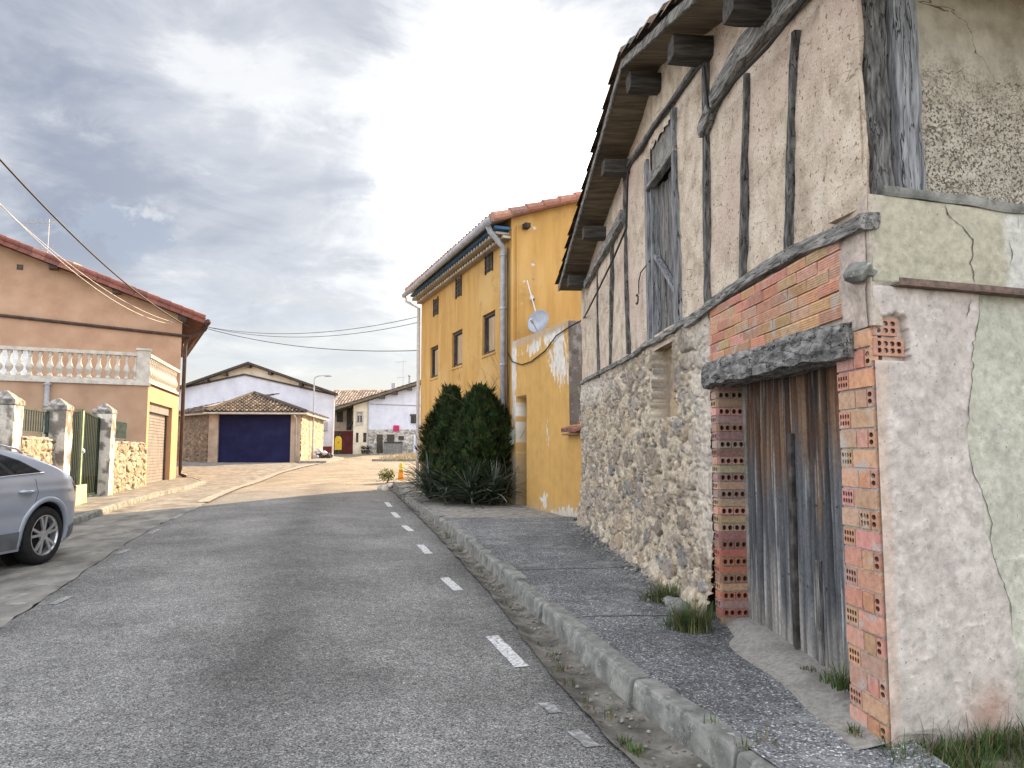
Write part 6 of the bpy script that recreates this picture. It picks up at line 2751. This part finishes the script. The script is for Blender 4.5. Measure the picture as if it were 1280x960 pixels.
def conifer(c, rx, ry, h, n, seed, label):
    rnd = random.Random(seed)
    t = thing('conifer_shrub', c, label, 'shrub')
    mb = MB()
    tint = [(.018, .034, .010), (.026, .045, .012), (.013, .027, .009), (.040, .060, .016), (.022, .035, .011)]

    def rad(th, z):
        k = .84 + .42 * mnoise.noise(Vector((math.cos(th) * 1.5, math.sin(th) * 1.5, z * 2.2 + seed))) + .16 * mnoise.noise(Vector((math.cos(th) * 4, math.sin(th) * 4, z * 7 + seed)))
        prof = (max(0., 1 - max(0., (z - .28) / .74) ** 1.7)) ** .85 * (.80 + .20 * min(1, z / .28))
        return k * prof
    for k in range(n):
        z = rnd.random() ** .85
        th = rnd.uniform(0, 2 * math.pi)
        rr_ = rad(th, z)
        dpt = 1 + rnd.gauss(-.04, .10)
        p = Vector((c[0] + math.cos(th) * rx * rr_ * dpt, c[1] + math.sin(th) * ry * rr_ * dpt, c[2] + .08 + z * h * .95))
        out = Vector((math.cos(th), math.sin(th), 0))
        up = (Vector((0, 0, 1)) + out * rnd.uniform(.15, .8) + Vector((rnd.gauss(0, .22), rnd.gauss(0, .22), 0))).normalized()
        side = up.cross(out).normalized()
        fl = (side * rnd.uniform(-1, 1) + out * rnd.uniform(-1, 1)).normalized()
        L = rnd.uniform(.09, .21)
        col = rnd.choice(tint) if rnd.random() > .03 else (.09, .06, .028)
        b = rnd.uniform(.7, 1.35)
        if rnd.random() < .02:
            p += out * rnd.uniform(.03, .12)
            L *= 1.5
        mb.cur = tuple(q * b for q in col)
        for s in range(5):
            a = (s - 2) * .38 + rnd.gauss(0, .08)
            d = (up * math.cos(a) + fl * math.sin(a)).normalized()
            w = d.cross(out if abs(d.dot(out)) < .9 else side).normalized() * L * .085
            l2 = L * (1 - .13 * abs(s - 2))
            m_ = p + d * l2 * .55
            mb.face([p, m_ - w, p + d * l2, m_ + w])
    mb.cur = None
    mb.build('foliage', M['thuja'], t, fix=False)
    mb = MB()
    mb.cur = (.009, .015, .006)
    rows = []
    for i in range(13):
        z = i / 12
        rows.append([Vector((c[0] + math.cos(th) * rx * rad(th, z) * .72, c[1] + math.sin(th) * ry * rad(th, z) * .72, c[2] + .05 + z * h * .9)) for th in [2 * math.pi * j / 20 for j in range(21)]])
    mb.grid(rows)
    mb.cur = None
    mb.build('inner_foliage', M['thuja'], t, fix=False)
    mb = MB()
    mb.tube([Vector(c) - Vector((0, 0, .1)), Vector(c) + Vector((.02, 0, h * .6))], [.06, .02], 8)
    mb.build('trunk', M['twig'], t)
    return t


def gb(x, y, z=PH):
    return Vector((x, y, zg(x, y) + z))


# two clipped conifers in front of the yellow house
cl = gb(-1.34, 16.5)
cr_ = gb(-.68, 15.75)
zt1 = 1.6 + (565 - 487) * 16.6 / 940
zt2 = 1.6 + (565 - 486) * 15.7 / 940
conifer(cl, .70, .62, zt1 - cl.z, 4200, 11, 'narrower dark conifer shrub behind, left of its twin by the yellow house')
conifer(cr_, .92, .80, zt2 - cr_.z, 6500, 23, 'broader dark conifer shrub in front, right of its twin by the yellow house')


def yucca(c, n, L, seed, label):
    rnd = random.Random(seed)
    t = thing('yucca_plant', c, label, 'plant', 'sword-leaved plants under the conifers')
    mb = MB()
    for k in range(n):
        th = rnd.uniform(0, 2 * math.pi)
        el = rnd.uniform(.12, 1.45)
        d = Vector((math.cos(th) * math.cos(el), math.sin(th) * math.cos(el), math.sin(el)))
        s = Vector((-math.sin(th), math.cos(th), 0))
        l = L * rnd.uniform(.7, 1.1)
        b = rnd.uniform(.7, 1.3)
        mb.cur = rnd.choice([(.035 * b, .055 * b, .03 * b), (.05 * b, .07 * b, .045 * b), (.025 * b, .045 * b, .025 * b), (.16 * b, .165 * b, .13 * b)])
        pts = []
        o = Vector(c) + Vector((0, 0, rnd.uniform(.05, .42)))
        droop = rnd.uniform(.05, .45)
        for i in range(5):
            u = i / 4
            p = o + d * l * u - Vector((0, 0, droop * l * u * u))
            w = .021 * (1 - u) ** .6 + .001
            pts.append([p - s * w, p + Vector((0, 0, -.006)), p + s * w])
        mb.grid(pts, [[mb.cur] * 3] * 5)
    mb.cur = None
    mb.build('leaves', M['yucca'], t, fix=False)
    return t


for i, (x, y, L, lab) in enumerate(((-1.72, 15.9, .72, 'leftmost spiky yucca, nearest the kerb under the conifers'), (-1.30, 15.35, .62, 'spiky yucca second from the kerb, under the dark conifers'),
                                    (-.80, 15.0, .66, 'spiky yucca in the middle, in front of the broader conifer'), (-.35, 15.05, .62, 'rightmost spiky yucca, beside the grey downpipe'),
                                    (-1.75, 16.8, .75, 'spiky yucca at the back, behind the leftmost one'))):
    yucca(gb(x, y), 170, L * 1.35, i + 3, lab)

# bare shrub at the downpipe
t = thing('bare_shrub', gb(-.25, 15.35), 'leafless twiggy shrub climbing beside the grey downpipe', 'shrub')
mb = MB()
rnd = random.Random(17)


def grow(p, d, l, r, dep):
    pts = [p]
    for i in range(4):
        d = (d + Vector((rnd.gauss(0, .16), rnd.gauss(0, .12), rnd.gauss(0, .12)))).normalized()
        p = p + d * l / 4
        pts.append(p)
        if dep > 0 and i > 0 and rnd.random() < .75:
            grow(p, (d + Vector((rnd.gauss(0, .6), rnd.gauss(0, .35), rnd.gauss(.05, .4)))).normalized(), l * rnd.uniform(.45, .75), r * .6, dep - 1)
    mb.tube(pts, [r * (1 - .18 * i) for i in range(5)], 4, cap=False)


for k in range(5):
    grow(gb(-.2 + rnd.uniform(-.12, .1), 15.35 + rnd.uniform(-.1, .1)), Vector((rnd.gauss(.0, .06), .12, 1)).normalized(), rnd.uniform(1.5, 2.3), .010, 3)
mb.build('twigs', M['twig'], t, fix=False)


def tuft(mb, c, n, h, spread, rnd, pal, wid=.004):
    for k in range(n):
        a = rnd.uniform(0, 2 * math.pi)
        rr_ = spread * rnd.random() ** .7
        b = Vector(c) + Vector((math.cos(a) * rr_, math.sin(a) * rr_, 0))
        a2 = a + rnd.gauss(0, .9)
        d = Vector((math.cos(a2), math.sin(a2), 0))
        s = Vector((-d.y, d.x, 0))
        l = h * rnd.uniform(.5, 1.15)
        lean = rnd.uniform(.1, .75)
        col = tuple(q * rnd.uniform(.7, 1.3) for q in rnd.choice(pal))
        P = []
        for i in range(4):
            u = i / 3
            p = b + d * (l * lean * u * u) + Vector((0, 0, l * u * (1 - .3 * lean * u)))
            w = wid * (1 - u * .85)
            P.append([p - s * w, p + s * w])
        mb.grid(P, [[col, col]] * 4)


GRP = [(.05, .085, .025), (.07, .105, .03), (.04, .065, .022), (.10, .12, .045), (.16, .14, .07)]
rnd = random.Random(5)
for (px, py, n, h, sp, lab) in ((832, 752, 260, .20, .12, 'grass tuft farther along the wall foot, above the other'), (866, 788, 420, .23, .13, 'grass tuft growing at the foot of the brick jamb')):
    p = gnd(px, py, PH)
    p.z -= .02
    t = thing('grass_tuft', p, lab, 'grass tuft', 'grass tufts at the barn wall')
    mb = MB()
    tuft(mb, p, n, h, sp, rnd, GRP)
    q_ = p + Vector((-.10, .05, 0))
    tuft(mb, q_, n // 3, h * .7, sp, rnd, GRP)
    mb.build('blades', M['grass'], t, fix=False)
# grass along the side wall, right foreground
mb = MB()
GRG = [(.045, .085, .02), (.06, .105, .026), (.035, .065, .018), (.08, .11, .035), (.12, .11, .05)]
for k in range(190):
    s = rnd.uniform(-.06, 3.4) if k > 60 else rnd.uniform(-.02, 1.0)
    nn = abs(rnd.gauss(0, .22)) + .02
    p = RF.p(s, 0, nn)
    p.z = zg(p.x, p.y) + PH - .05 - .03 * nn
    tuft(mb, p, 34, rnd.uniform(.06, .16), .09, rnd, GRG)
for k in range(26):
    s = rnd.uniform(.0, 1.0)
    p = RF.p(s, 0, rnd.uniform(.02, .2))
    p.z = zg(p.x, p.y) + PH - .05
    tuft(mb, p, 2, rnd.uniform(.18, .30), .03, rnd, [(.12, .09, .06), (.09, .06, .05), (.16, .13, .08)], .003)
o = mb.build('grass', M['grass'], fix=False)
tag(o, kind='stuff')
# soil that the grass grows from
mb = MB()
P = []
for i in range(17):
    s = -.25 + i * .35
    row = []
    for k in range(8):
        nn = -.05 + k * .22
        p = RF.p(s, 0, nn)
        p.z = zg(p.x, p.y) + PH - .02 - .04 * k / 7 + mnoise.noise(p * 3) * .015
        row.append(p)
    P.append(row)
mb.grid(P)
tag(mb.build('soil', M['dirt'], smooth=True, fix=False), kind='structure')
# weeds in the gutter and the kerb joints
mb = MB()
DRY = [(.12, .10, .06), (.10, .11, .05), (.06, .08, .03), (.15, .12, .08)]
for (px, py, n, h, h0, pal) in ((795, 942, 60, .05, 0, GRP), (780, 930, 40, .04, 0, GRP), (735, 885, 20, .035, 0, DRY), (703, 838, 26, .06, 0, DRY), (712, 856, 26, .07, 0, DRY), (690, 820, 14, .06, 0, DRY),
                            (760, 898, 8, .10, 0, DRY), (846, 925, 8, .14, 0, GRP), (772, 848, 10, .05, 0, DRY), (575, 690, 20, .10, 0, DRY), (560, 672, 20, .14, 0, DRY), (551, 655, 22, .16, 0, DRY), (600, 715, 16, .06, 0, GRP),
                            (890, 905, 10, .06, PH, GRP), (1068, 918, 40, .05, PH + .02, GRP), (1052, 862, 90, .14, PH + .1, GRP), (1035, 852, 24, .08, PH + .1, GRP), (1010, 838, 40, .03, PH + .08, DRY), (720, 652, 40, .10, PH, GRP), (735, 660, 40, .08, PH, DRY), (930, 935, 14, .06, PH, DRY), (960, 930, 12, .08, PH, DRY)):
    p = gnd(px, py, h0)
    tuft(mb, p, n, h, .05, rnd, pal)
for k in range(46):
    y = rnd.uniform(4.2, 20)
    x = gt(y) + .03 + rnd.uniform(-.03, .06)
    tuft(mb, (x, y, zg(x, y) - .01), rnd.randint(4, 9), rnd.uniform(.02, .05), .03, rnd, DRY)
tag(mb.build('weeds', M['grass'], fix=False), kind='stuff')
# gravel and crumbs along the wall foot and in the gutter
mb = MB()
for k in range(620):
    if k < 330:
        u = rnd.uniform(2.4, 8.4)
        p = F.p(u, 0, .05 + abs(rnd.gauss(0, .16)))
        p.z = zg(p.x, p.y) + PH + .035
        r = rnd.uniform(.004, .02)
    else:
        y = rnd.uniform(3.6, 14)
        x = lerp(gt(y), kr(y), rnd.uniform(.05, .95))
        p = Vector((x, y, zg(x, y) - .015))
        r = rnd.uniform(.004, .014)
    rock(mb, p, r, k, (1.2, 1, .8), 1)
tag(mb.build('rubble', M['concrete'], fix=False), kind='stuff')
for k, (px, py, r) in enumerate(((795, 700, .085), (783, 693, .075), (776, 690, .05), (752, 672, .07), (740, 664, .08), (852, 770, .09), (842, 757, .06))):
    p = gnd(px, py, PH)
    mb = MB()
    rock(mb, (p.x, p.y, p.z + r * .35), r, k + 40, (1.2, 1.2, .85), 3)
    o = mb.build('loose_stone', M['kerb'], smooth=True)
    tag(o, 'pale loose stone lying at the foot of the rubble wall', 'stone', 'loose stones at the wall foot')

# end of the right pavement: shrub among pale stones, cone
p = gnd(484, 604)
p.z = zg(p.x, p.y)
t = thing('small_shrub', p, 'small yellow-green shrub among the pale stones at the kerb end', 'shrub')
mb = MB()
tint = [(.16, .20, .05), (.12, .16, .045), (.22, .25, .08)]
for k in range(700):
    d = Vector((rnd.gauss(0, 1), rnd.gauss(0, 1), rnd.gauss(0, .8))).normalized() * (rnd.random() ** .4)
    c = p + Vector((-.02 + d.x * .28, d.y * .2, .26 + d.z * .22))
    n_ = Vector((rnd.gauss(0, 1), rnd.gauss(0, 1), rnd.gauss(.5, 1))).normalized()
    s = n_.cross(Vector((.3, .2, .9))).normalized()
    mb.cur = rnd.choice(tint)
    mb.face([c - s * .016, c + n_ * .035, c + s * .016, c - n_ * .035])
mb.cur = None
mb.build('foliage', M['grass'], t, fix=False)
mb = MB()
for k in range(5):
    mb.tube([p + Vector((rnd.uniform(-.03, .03), 0, 0)), p + Vector((rnd.uniform(-.06, .06), 0, .15)), p + Vector((rnd.uniform(-.18, .18), rnd.uniform(-.1, .1), .30))], [.012, .01, .006], 5)
mb.build('stem', M['twig'], t)
for k, (px, py, r) in enumerate(((475, 612, .09), (482, 613, .10), (474, 602, .08), (488, 609, .08), (475, 594, .08), (492, 605, .07), (484, 596, .08))):
    q_ = gnd(px, py)
    mb = MB()
    rock(mb, (q_.x, q_.y, q_.z + r * .5), r, k + 70, (1.1, 1.3, 1.0), 2)
    tag(mb.build('edging_stone', M['balus'], smooth=True), 'pale rounded stone edging the bed at the kerb end', 'stone', 'pale edging stones at the kerb end')
p = gnd(501, 602)
p.z = zg(p.x, p.y)
t = thing('traffic_cone', p, 'orange and yellow cone standing beyond the end of the kerb', 'cone')
mb = MB()
mb.cur = (.62, .25, .02)
mb.lathe(p, [(.14, 0), (.14, .03), (.11, .04), (.075, .33)], 16)
mb.cur = (.28, .20, .08)
mb.lathe(p, [(.075, .33), (.068, .38)], 16)
mb.cur = (.52, .50, .06)
mb.lathe(p, [(.068, .38), (.05, .60), (.03, .62)], 16)
mb.cur = None
mb.build('body', M['vccol'], t)
mb = MB()
mb.wbox(p.x - .16, p.x + .16, p.y - .16, p.y + .16, p.z - .01, p.z + .025)
mb.build('base', M['vccol'], t)
# low kerbed verge of dry grass farther on
mb = MB()
DG = [(.34, .27, .15), (.42, .34, .20), (.28, .22, .12), (.38, .31, .2)]
for k in range(420):
    x = rnd.uniform(-8.2, -3.0)
    y = rnd.uniform(46, 57)
    tuft(mb, (x, y, zg(x, y)), 8, rnd.uniform(.2, .5), .3, rnd, DG, .014)
tag(mb.build('dry_grass', M['grass'], fix=False), kind='stuff')
mb = MB()
P = [[Vector((x, y, zg(x, y) + h)) for x in frange(-8.4, -2.5, .5)] for y, h in ((45.3, -.1), (45.3, .13), (45.55, .13), (45.55, .0))]
mb.grid(P)
tag(mb.build('verge_kerb', M['kerb'], fix=False), kind='structure')
# ------------------------------------------------------------------ sky, sun, camera
EXPO = 1.75
AZ, EL = R_(33), R_(26)
SUN = Vector((math.sin(AZ) * math.cos(EL), math.cos(AZ) * math.cos(EL), math.sin(EL)))
sd = bpy.data.lights.new('sun', 'SUN')
sd.energy = 5.0
sd.angle = R_(.6)
sd.color = (1.0, .71, .42)
so = bpy.data.objects.new('sun', sd)
so.rotation_euler = (-SUN).to_track_quat('-Z', 'Y').to_euler()
COL.objects.link(so)

w = bpy.data.worlds.new('World')
scn.world = w
w.use_nodes = True
nt = w.node_tree
N, L = nt.nodes, nt.links
N.clear()
out = N.new('ShaderNodeOutputWorld')
bg = N.new('ShaderNodeBackground')
STR = .1
bg.inputs['Strength'].default_value = STR
L.new(bg.outputs[0], out.inputs[0])
sky = N.new('ShaderNodeTexSky')
sky.sky_type = 'NISHITA'
sky.sun_disc = False
sky.sun_elevation = EL
sky.sun_rotation = AZ
tc = N.new('ShaderNodeTexCoord')
D = tc.outputs['Generated']


def mth(op, a, b=None, c=None):
    n = N.new('ShaderNodeMath')
    n.operation = op
    for i, v in enumerate((a, b, c)):
        if v is None:
            continue
        if isinstance(v, (int, float)):
            n.inputs[i].default_value = v
        else:
            L.new(v, n.inputs[i])
    return n.outputs[0]


def mrange(v, a, b, c=0., d=1., sm=True):
    n = N.new('ShaderNodeMapRange')
    n.interpolation_type = 'SMOOTHSTEP' if sm else 'LINEAR'
    n.inputs['From Min'].default_value = a
    n.inputs['From Max'].default_value = b
    n.inputs['To Min'].default_value = c
    n.inputs['To Max'].default_value = d
    L.new(v, n.inputs['Value'])
    return n.outputs['Result']


def vmath(op, a, b=None):
    n = N.new('ShaderNodeVectorMath')
    n.operation = op
    for i, v in enumerate((a, b)):
        if v is None:
            continue
        if isinstance(v, (tuple, Vector)):
            n.inputs[i].default_value = tuple(v)
        else:
            L.new(v, n.inputs[i])
    return n


def mixc(f, a, b, mode='MIX'):
    n = N.new('ShaderNodeMix')
    n.data_type = 'RGBA'
    n.blend_type = mode
    n.clamp_factor = True
    for s, v in (('Factor', f), ('A', a), ('B', b)):
        if isinstance(v, (int, float)):
            n.inputs[s].default_value = v
        elif isinstance(v, tuple):
            n.inputs[s].default_value = (*v, 1)
        else:
            L.new(v, n.inputs[s])
    return n.outputs['Result']


sep = N.new('ShaderNodeSeparateXYZ')
L.new(D, sep.inputs[0])
dx, dy, dz = sep.outputs
zz = mth('ADD', mth('MAXIMUM', dz, 0.0), .16)
comb = N.new('ShaderNodeCombineXYZ')
L.new(mth('DIVIDE', dx, zz), comb.inputs[0])
L.new(mth('DIVIDE', dy, zz), comb.inputs[1])
PV = comb.outputs[0]


def cnoise(vec, scale, detail=6, rough=.55, dist=0., off=(0, 0, 0), stretch=(1, 1, 1)):
    m_ = N.new('ShaderNodeMapping')
    m_.inputs['Location'].default_value = off
    m_.inputs['Scale'].default_value = stretch
    L.new(vec, m_.inputs['Vector'])
    n = N.new('ShaderNodeTexNoise')
    n.inputs['Scale'].default_value = scale
    n.inputs['Detail'].default_value = detail
    n.inputs['Roughness'].default_value = rough
    n.inputs['Distortion'].default_value = dist
    L.new(m_.outputs[0], n.inputs['Vector'])
    return n.outputs['Fac']


def lobe(px, py, size, wgt, D=D):
    """soft spot round a direction; size in degrees"""
    d = ray(px, py).normalized()
    dot = vmath('DOT_PRODUCT', D, d).outputs['Value']
    k = 1 / (1 - math.cos(R_(size)))
    e = mth('POWER', 2.718, mth('MULTIPLY', mth('SUBTRACT', dot, 1.0), k))
    return mth('MULTIPLY', e, wgt)


def addall(l):
    r = l[0]
    for q_ in l[1:]:
        r = mth('ADD', r, q_)
    return r


def warp(amp, sc, off):
    m_ = N.new('ShaderNodeMapping')
    m_.inputs['Location'].default_value = off
    L.new(D, m_.inputs['Vector'])
    n = N.new('ShaderNodeTexNoise')
    n.inputs['Scale'].default_value = sc
    n.inputs['Detail'].default_value = 7
    n.inputs['Roughness'].default_value = .62
    L.new(m_.outputs[0], n.inputs['Vector'])
    a = vmath('SUBTRACT', n.outputs['Color'], (.5, .5, .5))
    b = vmath('SCALE', a.outputs[0])
    b.inputs['Scale'].default_value = amp
    c = vmath('ADD', D, b.outputs[0])
    return vmath('NORMALIZE', c.outputs[0]).outputs[0]


DW = warp(.22, 7.0, (2.2, .7, 1.1))
n1 = cnoise(PV, 1.1, 9, .58, .6, (3.1, 1.7, 0), (1.0, .8, 1))
n2 = cnoise(PV, 3.0, 10, .62, .6, (7.3, 2.2, 0))
n3 = cnoise(D, 11.0, 10, .65, .7, (1.3, 4.1, 0.4), (1, 1, 1.7))
tone = mth('ADD', mth('MULTIPLY', n1, .62), mth('MULTIPLY', n2, .38))
tone = mth('ADD', tone, addall([lobe(250, 140, 5, .10), lobe(350, 60, 4, .05), lobe(60, 250, 5, .05), lobe(40, 60, 7, -.07), lobe(330, 380, 9, .02), lobe(110, 160, 6, -.03), lobe(420, 190, 3, .05), lobe(120, 285, 3.2, -.12), lobe(640, 20, 7, -.08)]))
cl1 = mixc(mrange(tone, .35, .50), (.31, .345, .435), (.54, .565, .63))
cl2 = mixc(mrange(tone, .475, .60), cl1, (.90, .905, .915))
# pale bands low in the sky
lowf = mrange(dz, .27, .05)
bandn = cnoise(D, 3.0, 5, .55, .2, (0, 0, 0), (1, 1, 6))
lowc = mixc(mrange(bandn, .40, .60), (.56, .62, .70), (.80, .79, .74))
c3 = mixc(mth('MULTIPLY', lowf, .85), cl2, lowc)
c3 = mixc(mth('MULTIPLY', mrange(dz, .125, .07), mrange(dz, .0, .05)), c3, (.80, .77, .70))
c3 = mixc(mth('MULTIPLY', mrange(dz, .10, .045), .55), c3, (.60, .665, .74))
# glare of the sun behind the cloud
gl = addall([lobe(690, 130, 9.5, .95), lobe(620, 230, 6.5, .60), lobe(540, 110, 4.6, .55), lobe(550, 310, 5.5, .45), lobe(500, 210, 4, .30), lobe(740, 330, 10, .55), lobe(480, 300, 4, .12), lobe(770, 50, 4, -.25)])
gl = mth('ADD', gl, mth('MULTIPLY', mth('SUBTRACT', n2, .5), 1.3))
gl = mth('ADD', gl, mth('MULTIPLY', mth('SUBTRACT', n3, .5), .9))
hal = addall([lobe(590, 260, 19, .85)])
c3 = mixc(mth('MULTIPLY', hal, .62), c3, (.90, .90, .89))
c4 = mixc(mrange(gl, .05, .80), c3, (1.1, 1.1, 1.09))
c4 = mixc(mrange(gl, .60, 1.25), c4, (4.2, 4.0, 3.7))
# the grey shred of cloud in front of the glare and the small lit cumulus on the left
sh_ = addall([lobe(420, 240, 2.2, 1.0, DW), lobe(465, 265, 1.7, .95, DW), lobe(390, 222, 1.4, .5, DW), lobe(328, 402, .8, .8, DW)])
sh_ = mth('ADD', sh_, mth('MULTIPLY', mth('SUBTRACT', n3, .5), 1.1))
c4 = mixc(mth('MULTIPLY', mrange(sh_, .3, 1.3), .55), c4, (.47, .50, .58))
cu_ = addall([lobe(120, 288, 1.6, .8, DW), lobe(155, 294, 1.7, .85, DW), lobe(195, 303, 1.4, .7, DW), lobe(90, 290, 1.3, .4, DW)])
cu_ = mth('ADD', cu_, mth('MULTIPLY', mth('SUBTRACT', n3, .5), 1.2))
rim = addall([lobe(132, 266, .8, .8, DW), lobe(165, 275, .9, .9, DW), lobe(195, 288, .9, .8, DW), lobe(222, 298, .7, .5, DW)])
rim = mth('ADD', rim, mth('MULTIPLY', mth('SUBTRACT', n3, .5), 1.2))
c4 = mixc(mth('MULTIPLY', mrange(cu_, .3, .8), .75), c4, (.42, .47, .57))
c4 = mixc(mth('MULTIPLY', mrange(rim, .45, 1.0), .6), c4, (.84, .84, .83))
# sky overhead and behind the viewer brightened: unseen fill for shaded walls and road
fwd = vmath('DOT_PRODUCT', D, (0, math.cos(R_(14)), math.sin(R_(14)))).outputs['Value']
gain = mrange(fwd, .80, .15, 1.0, 3.7)
c5 = mixc(1.0, c4, gain, 'MULTIPLY')
# below the horizon: dull ground colour
c5 = mixc(mrange(dz, .0, -.05), c5, (.30, .27, .23))
EX = 2 ** EXPO
sc_ = vmath('SCALE', c5)
sc_.inputs['Scale'].default_value = 1 / EX / STR
mixn = vmath('SCALE', sky.outputs[0])
mixn.inputs['Scale'].default_value = .05
fin = vmath('ADD', sc_.outputs[0], mixn.outputs[0])
L.new(fin.outputs[0], bg.inputs['Color'])

cam_d = bpy.data.cameras.new('camera')
cam_d.sensor_width = 36
cam_d.sensor_fit = 'HORIZONTAL'
cam_d.lens = 36 * FPX / 1280
cam_d.clip_end = 2000
cam_d.clip_start = .05
cam = bpy.data.objects.new('camera', cam_d)
cam.location = CAM
cam.rotation_euler = (math.pi / 2 + PITCH, 0, 0)
COL.objects.link(cam)
scn.camera = cam
scn.view_settings.view_transform = 'Standard'
scn.view_settings.look = 'None'
scn.view_settings.exposure = EXPO
scn.view_settings.gamma = 1
scn.view_settings.use_curve_mapping = False
scn.render.engine = 'CYCLES'
scn.cycles.use_denoising = True
try:
    scn.cycles.denoiser = 'OPENIMAGEDENOISE'
    scn.cycles.denoising_input_passes = 'RGB_ALBEDO_NORMAL'
except Exception:
    pass
scn.cycles.max_bounces = 6
scn.cycles.diffuse_bounces = 4
scn.render.resolution_x = 1024
scn.render.resolution_y = 768
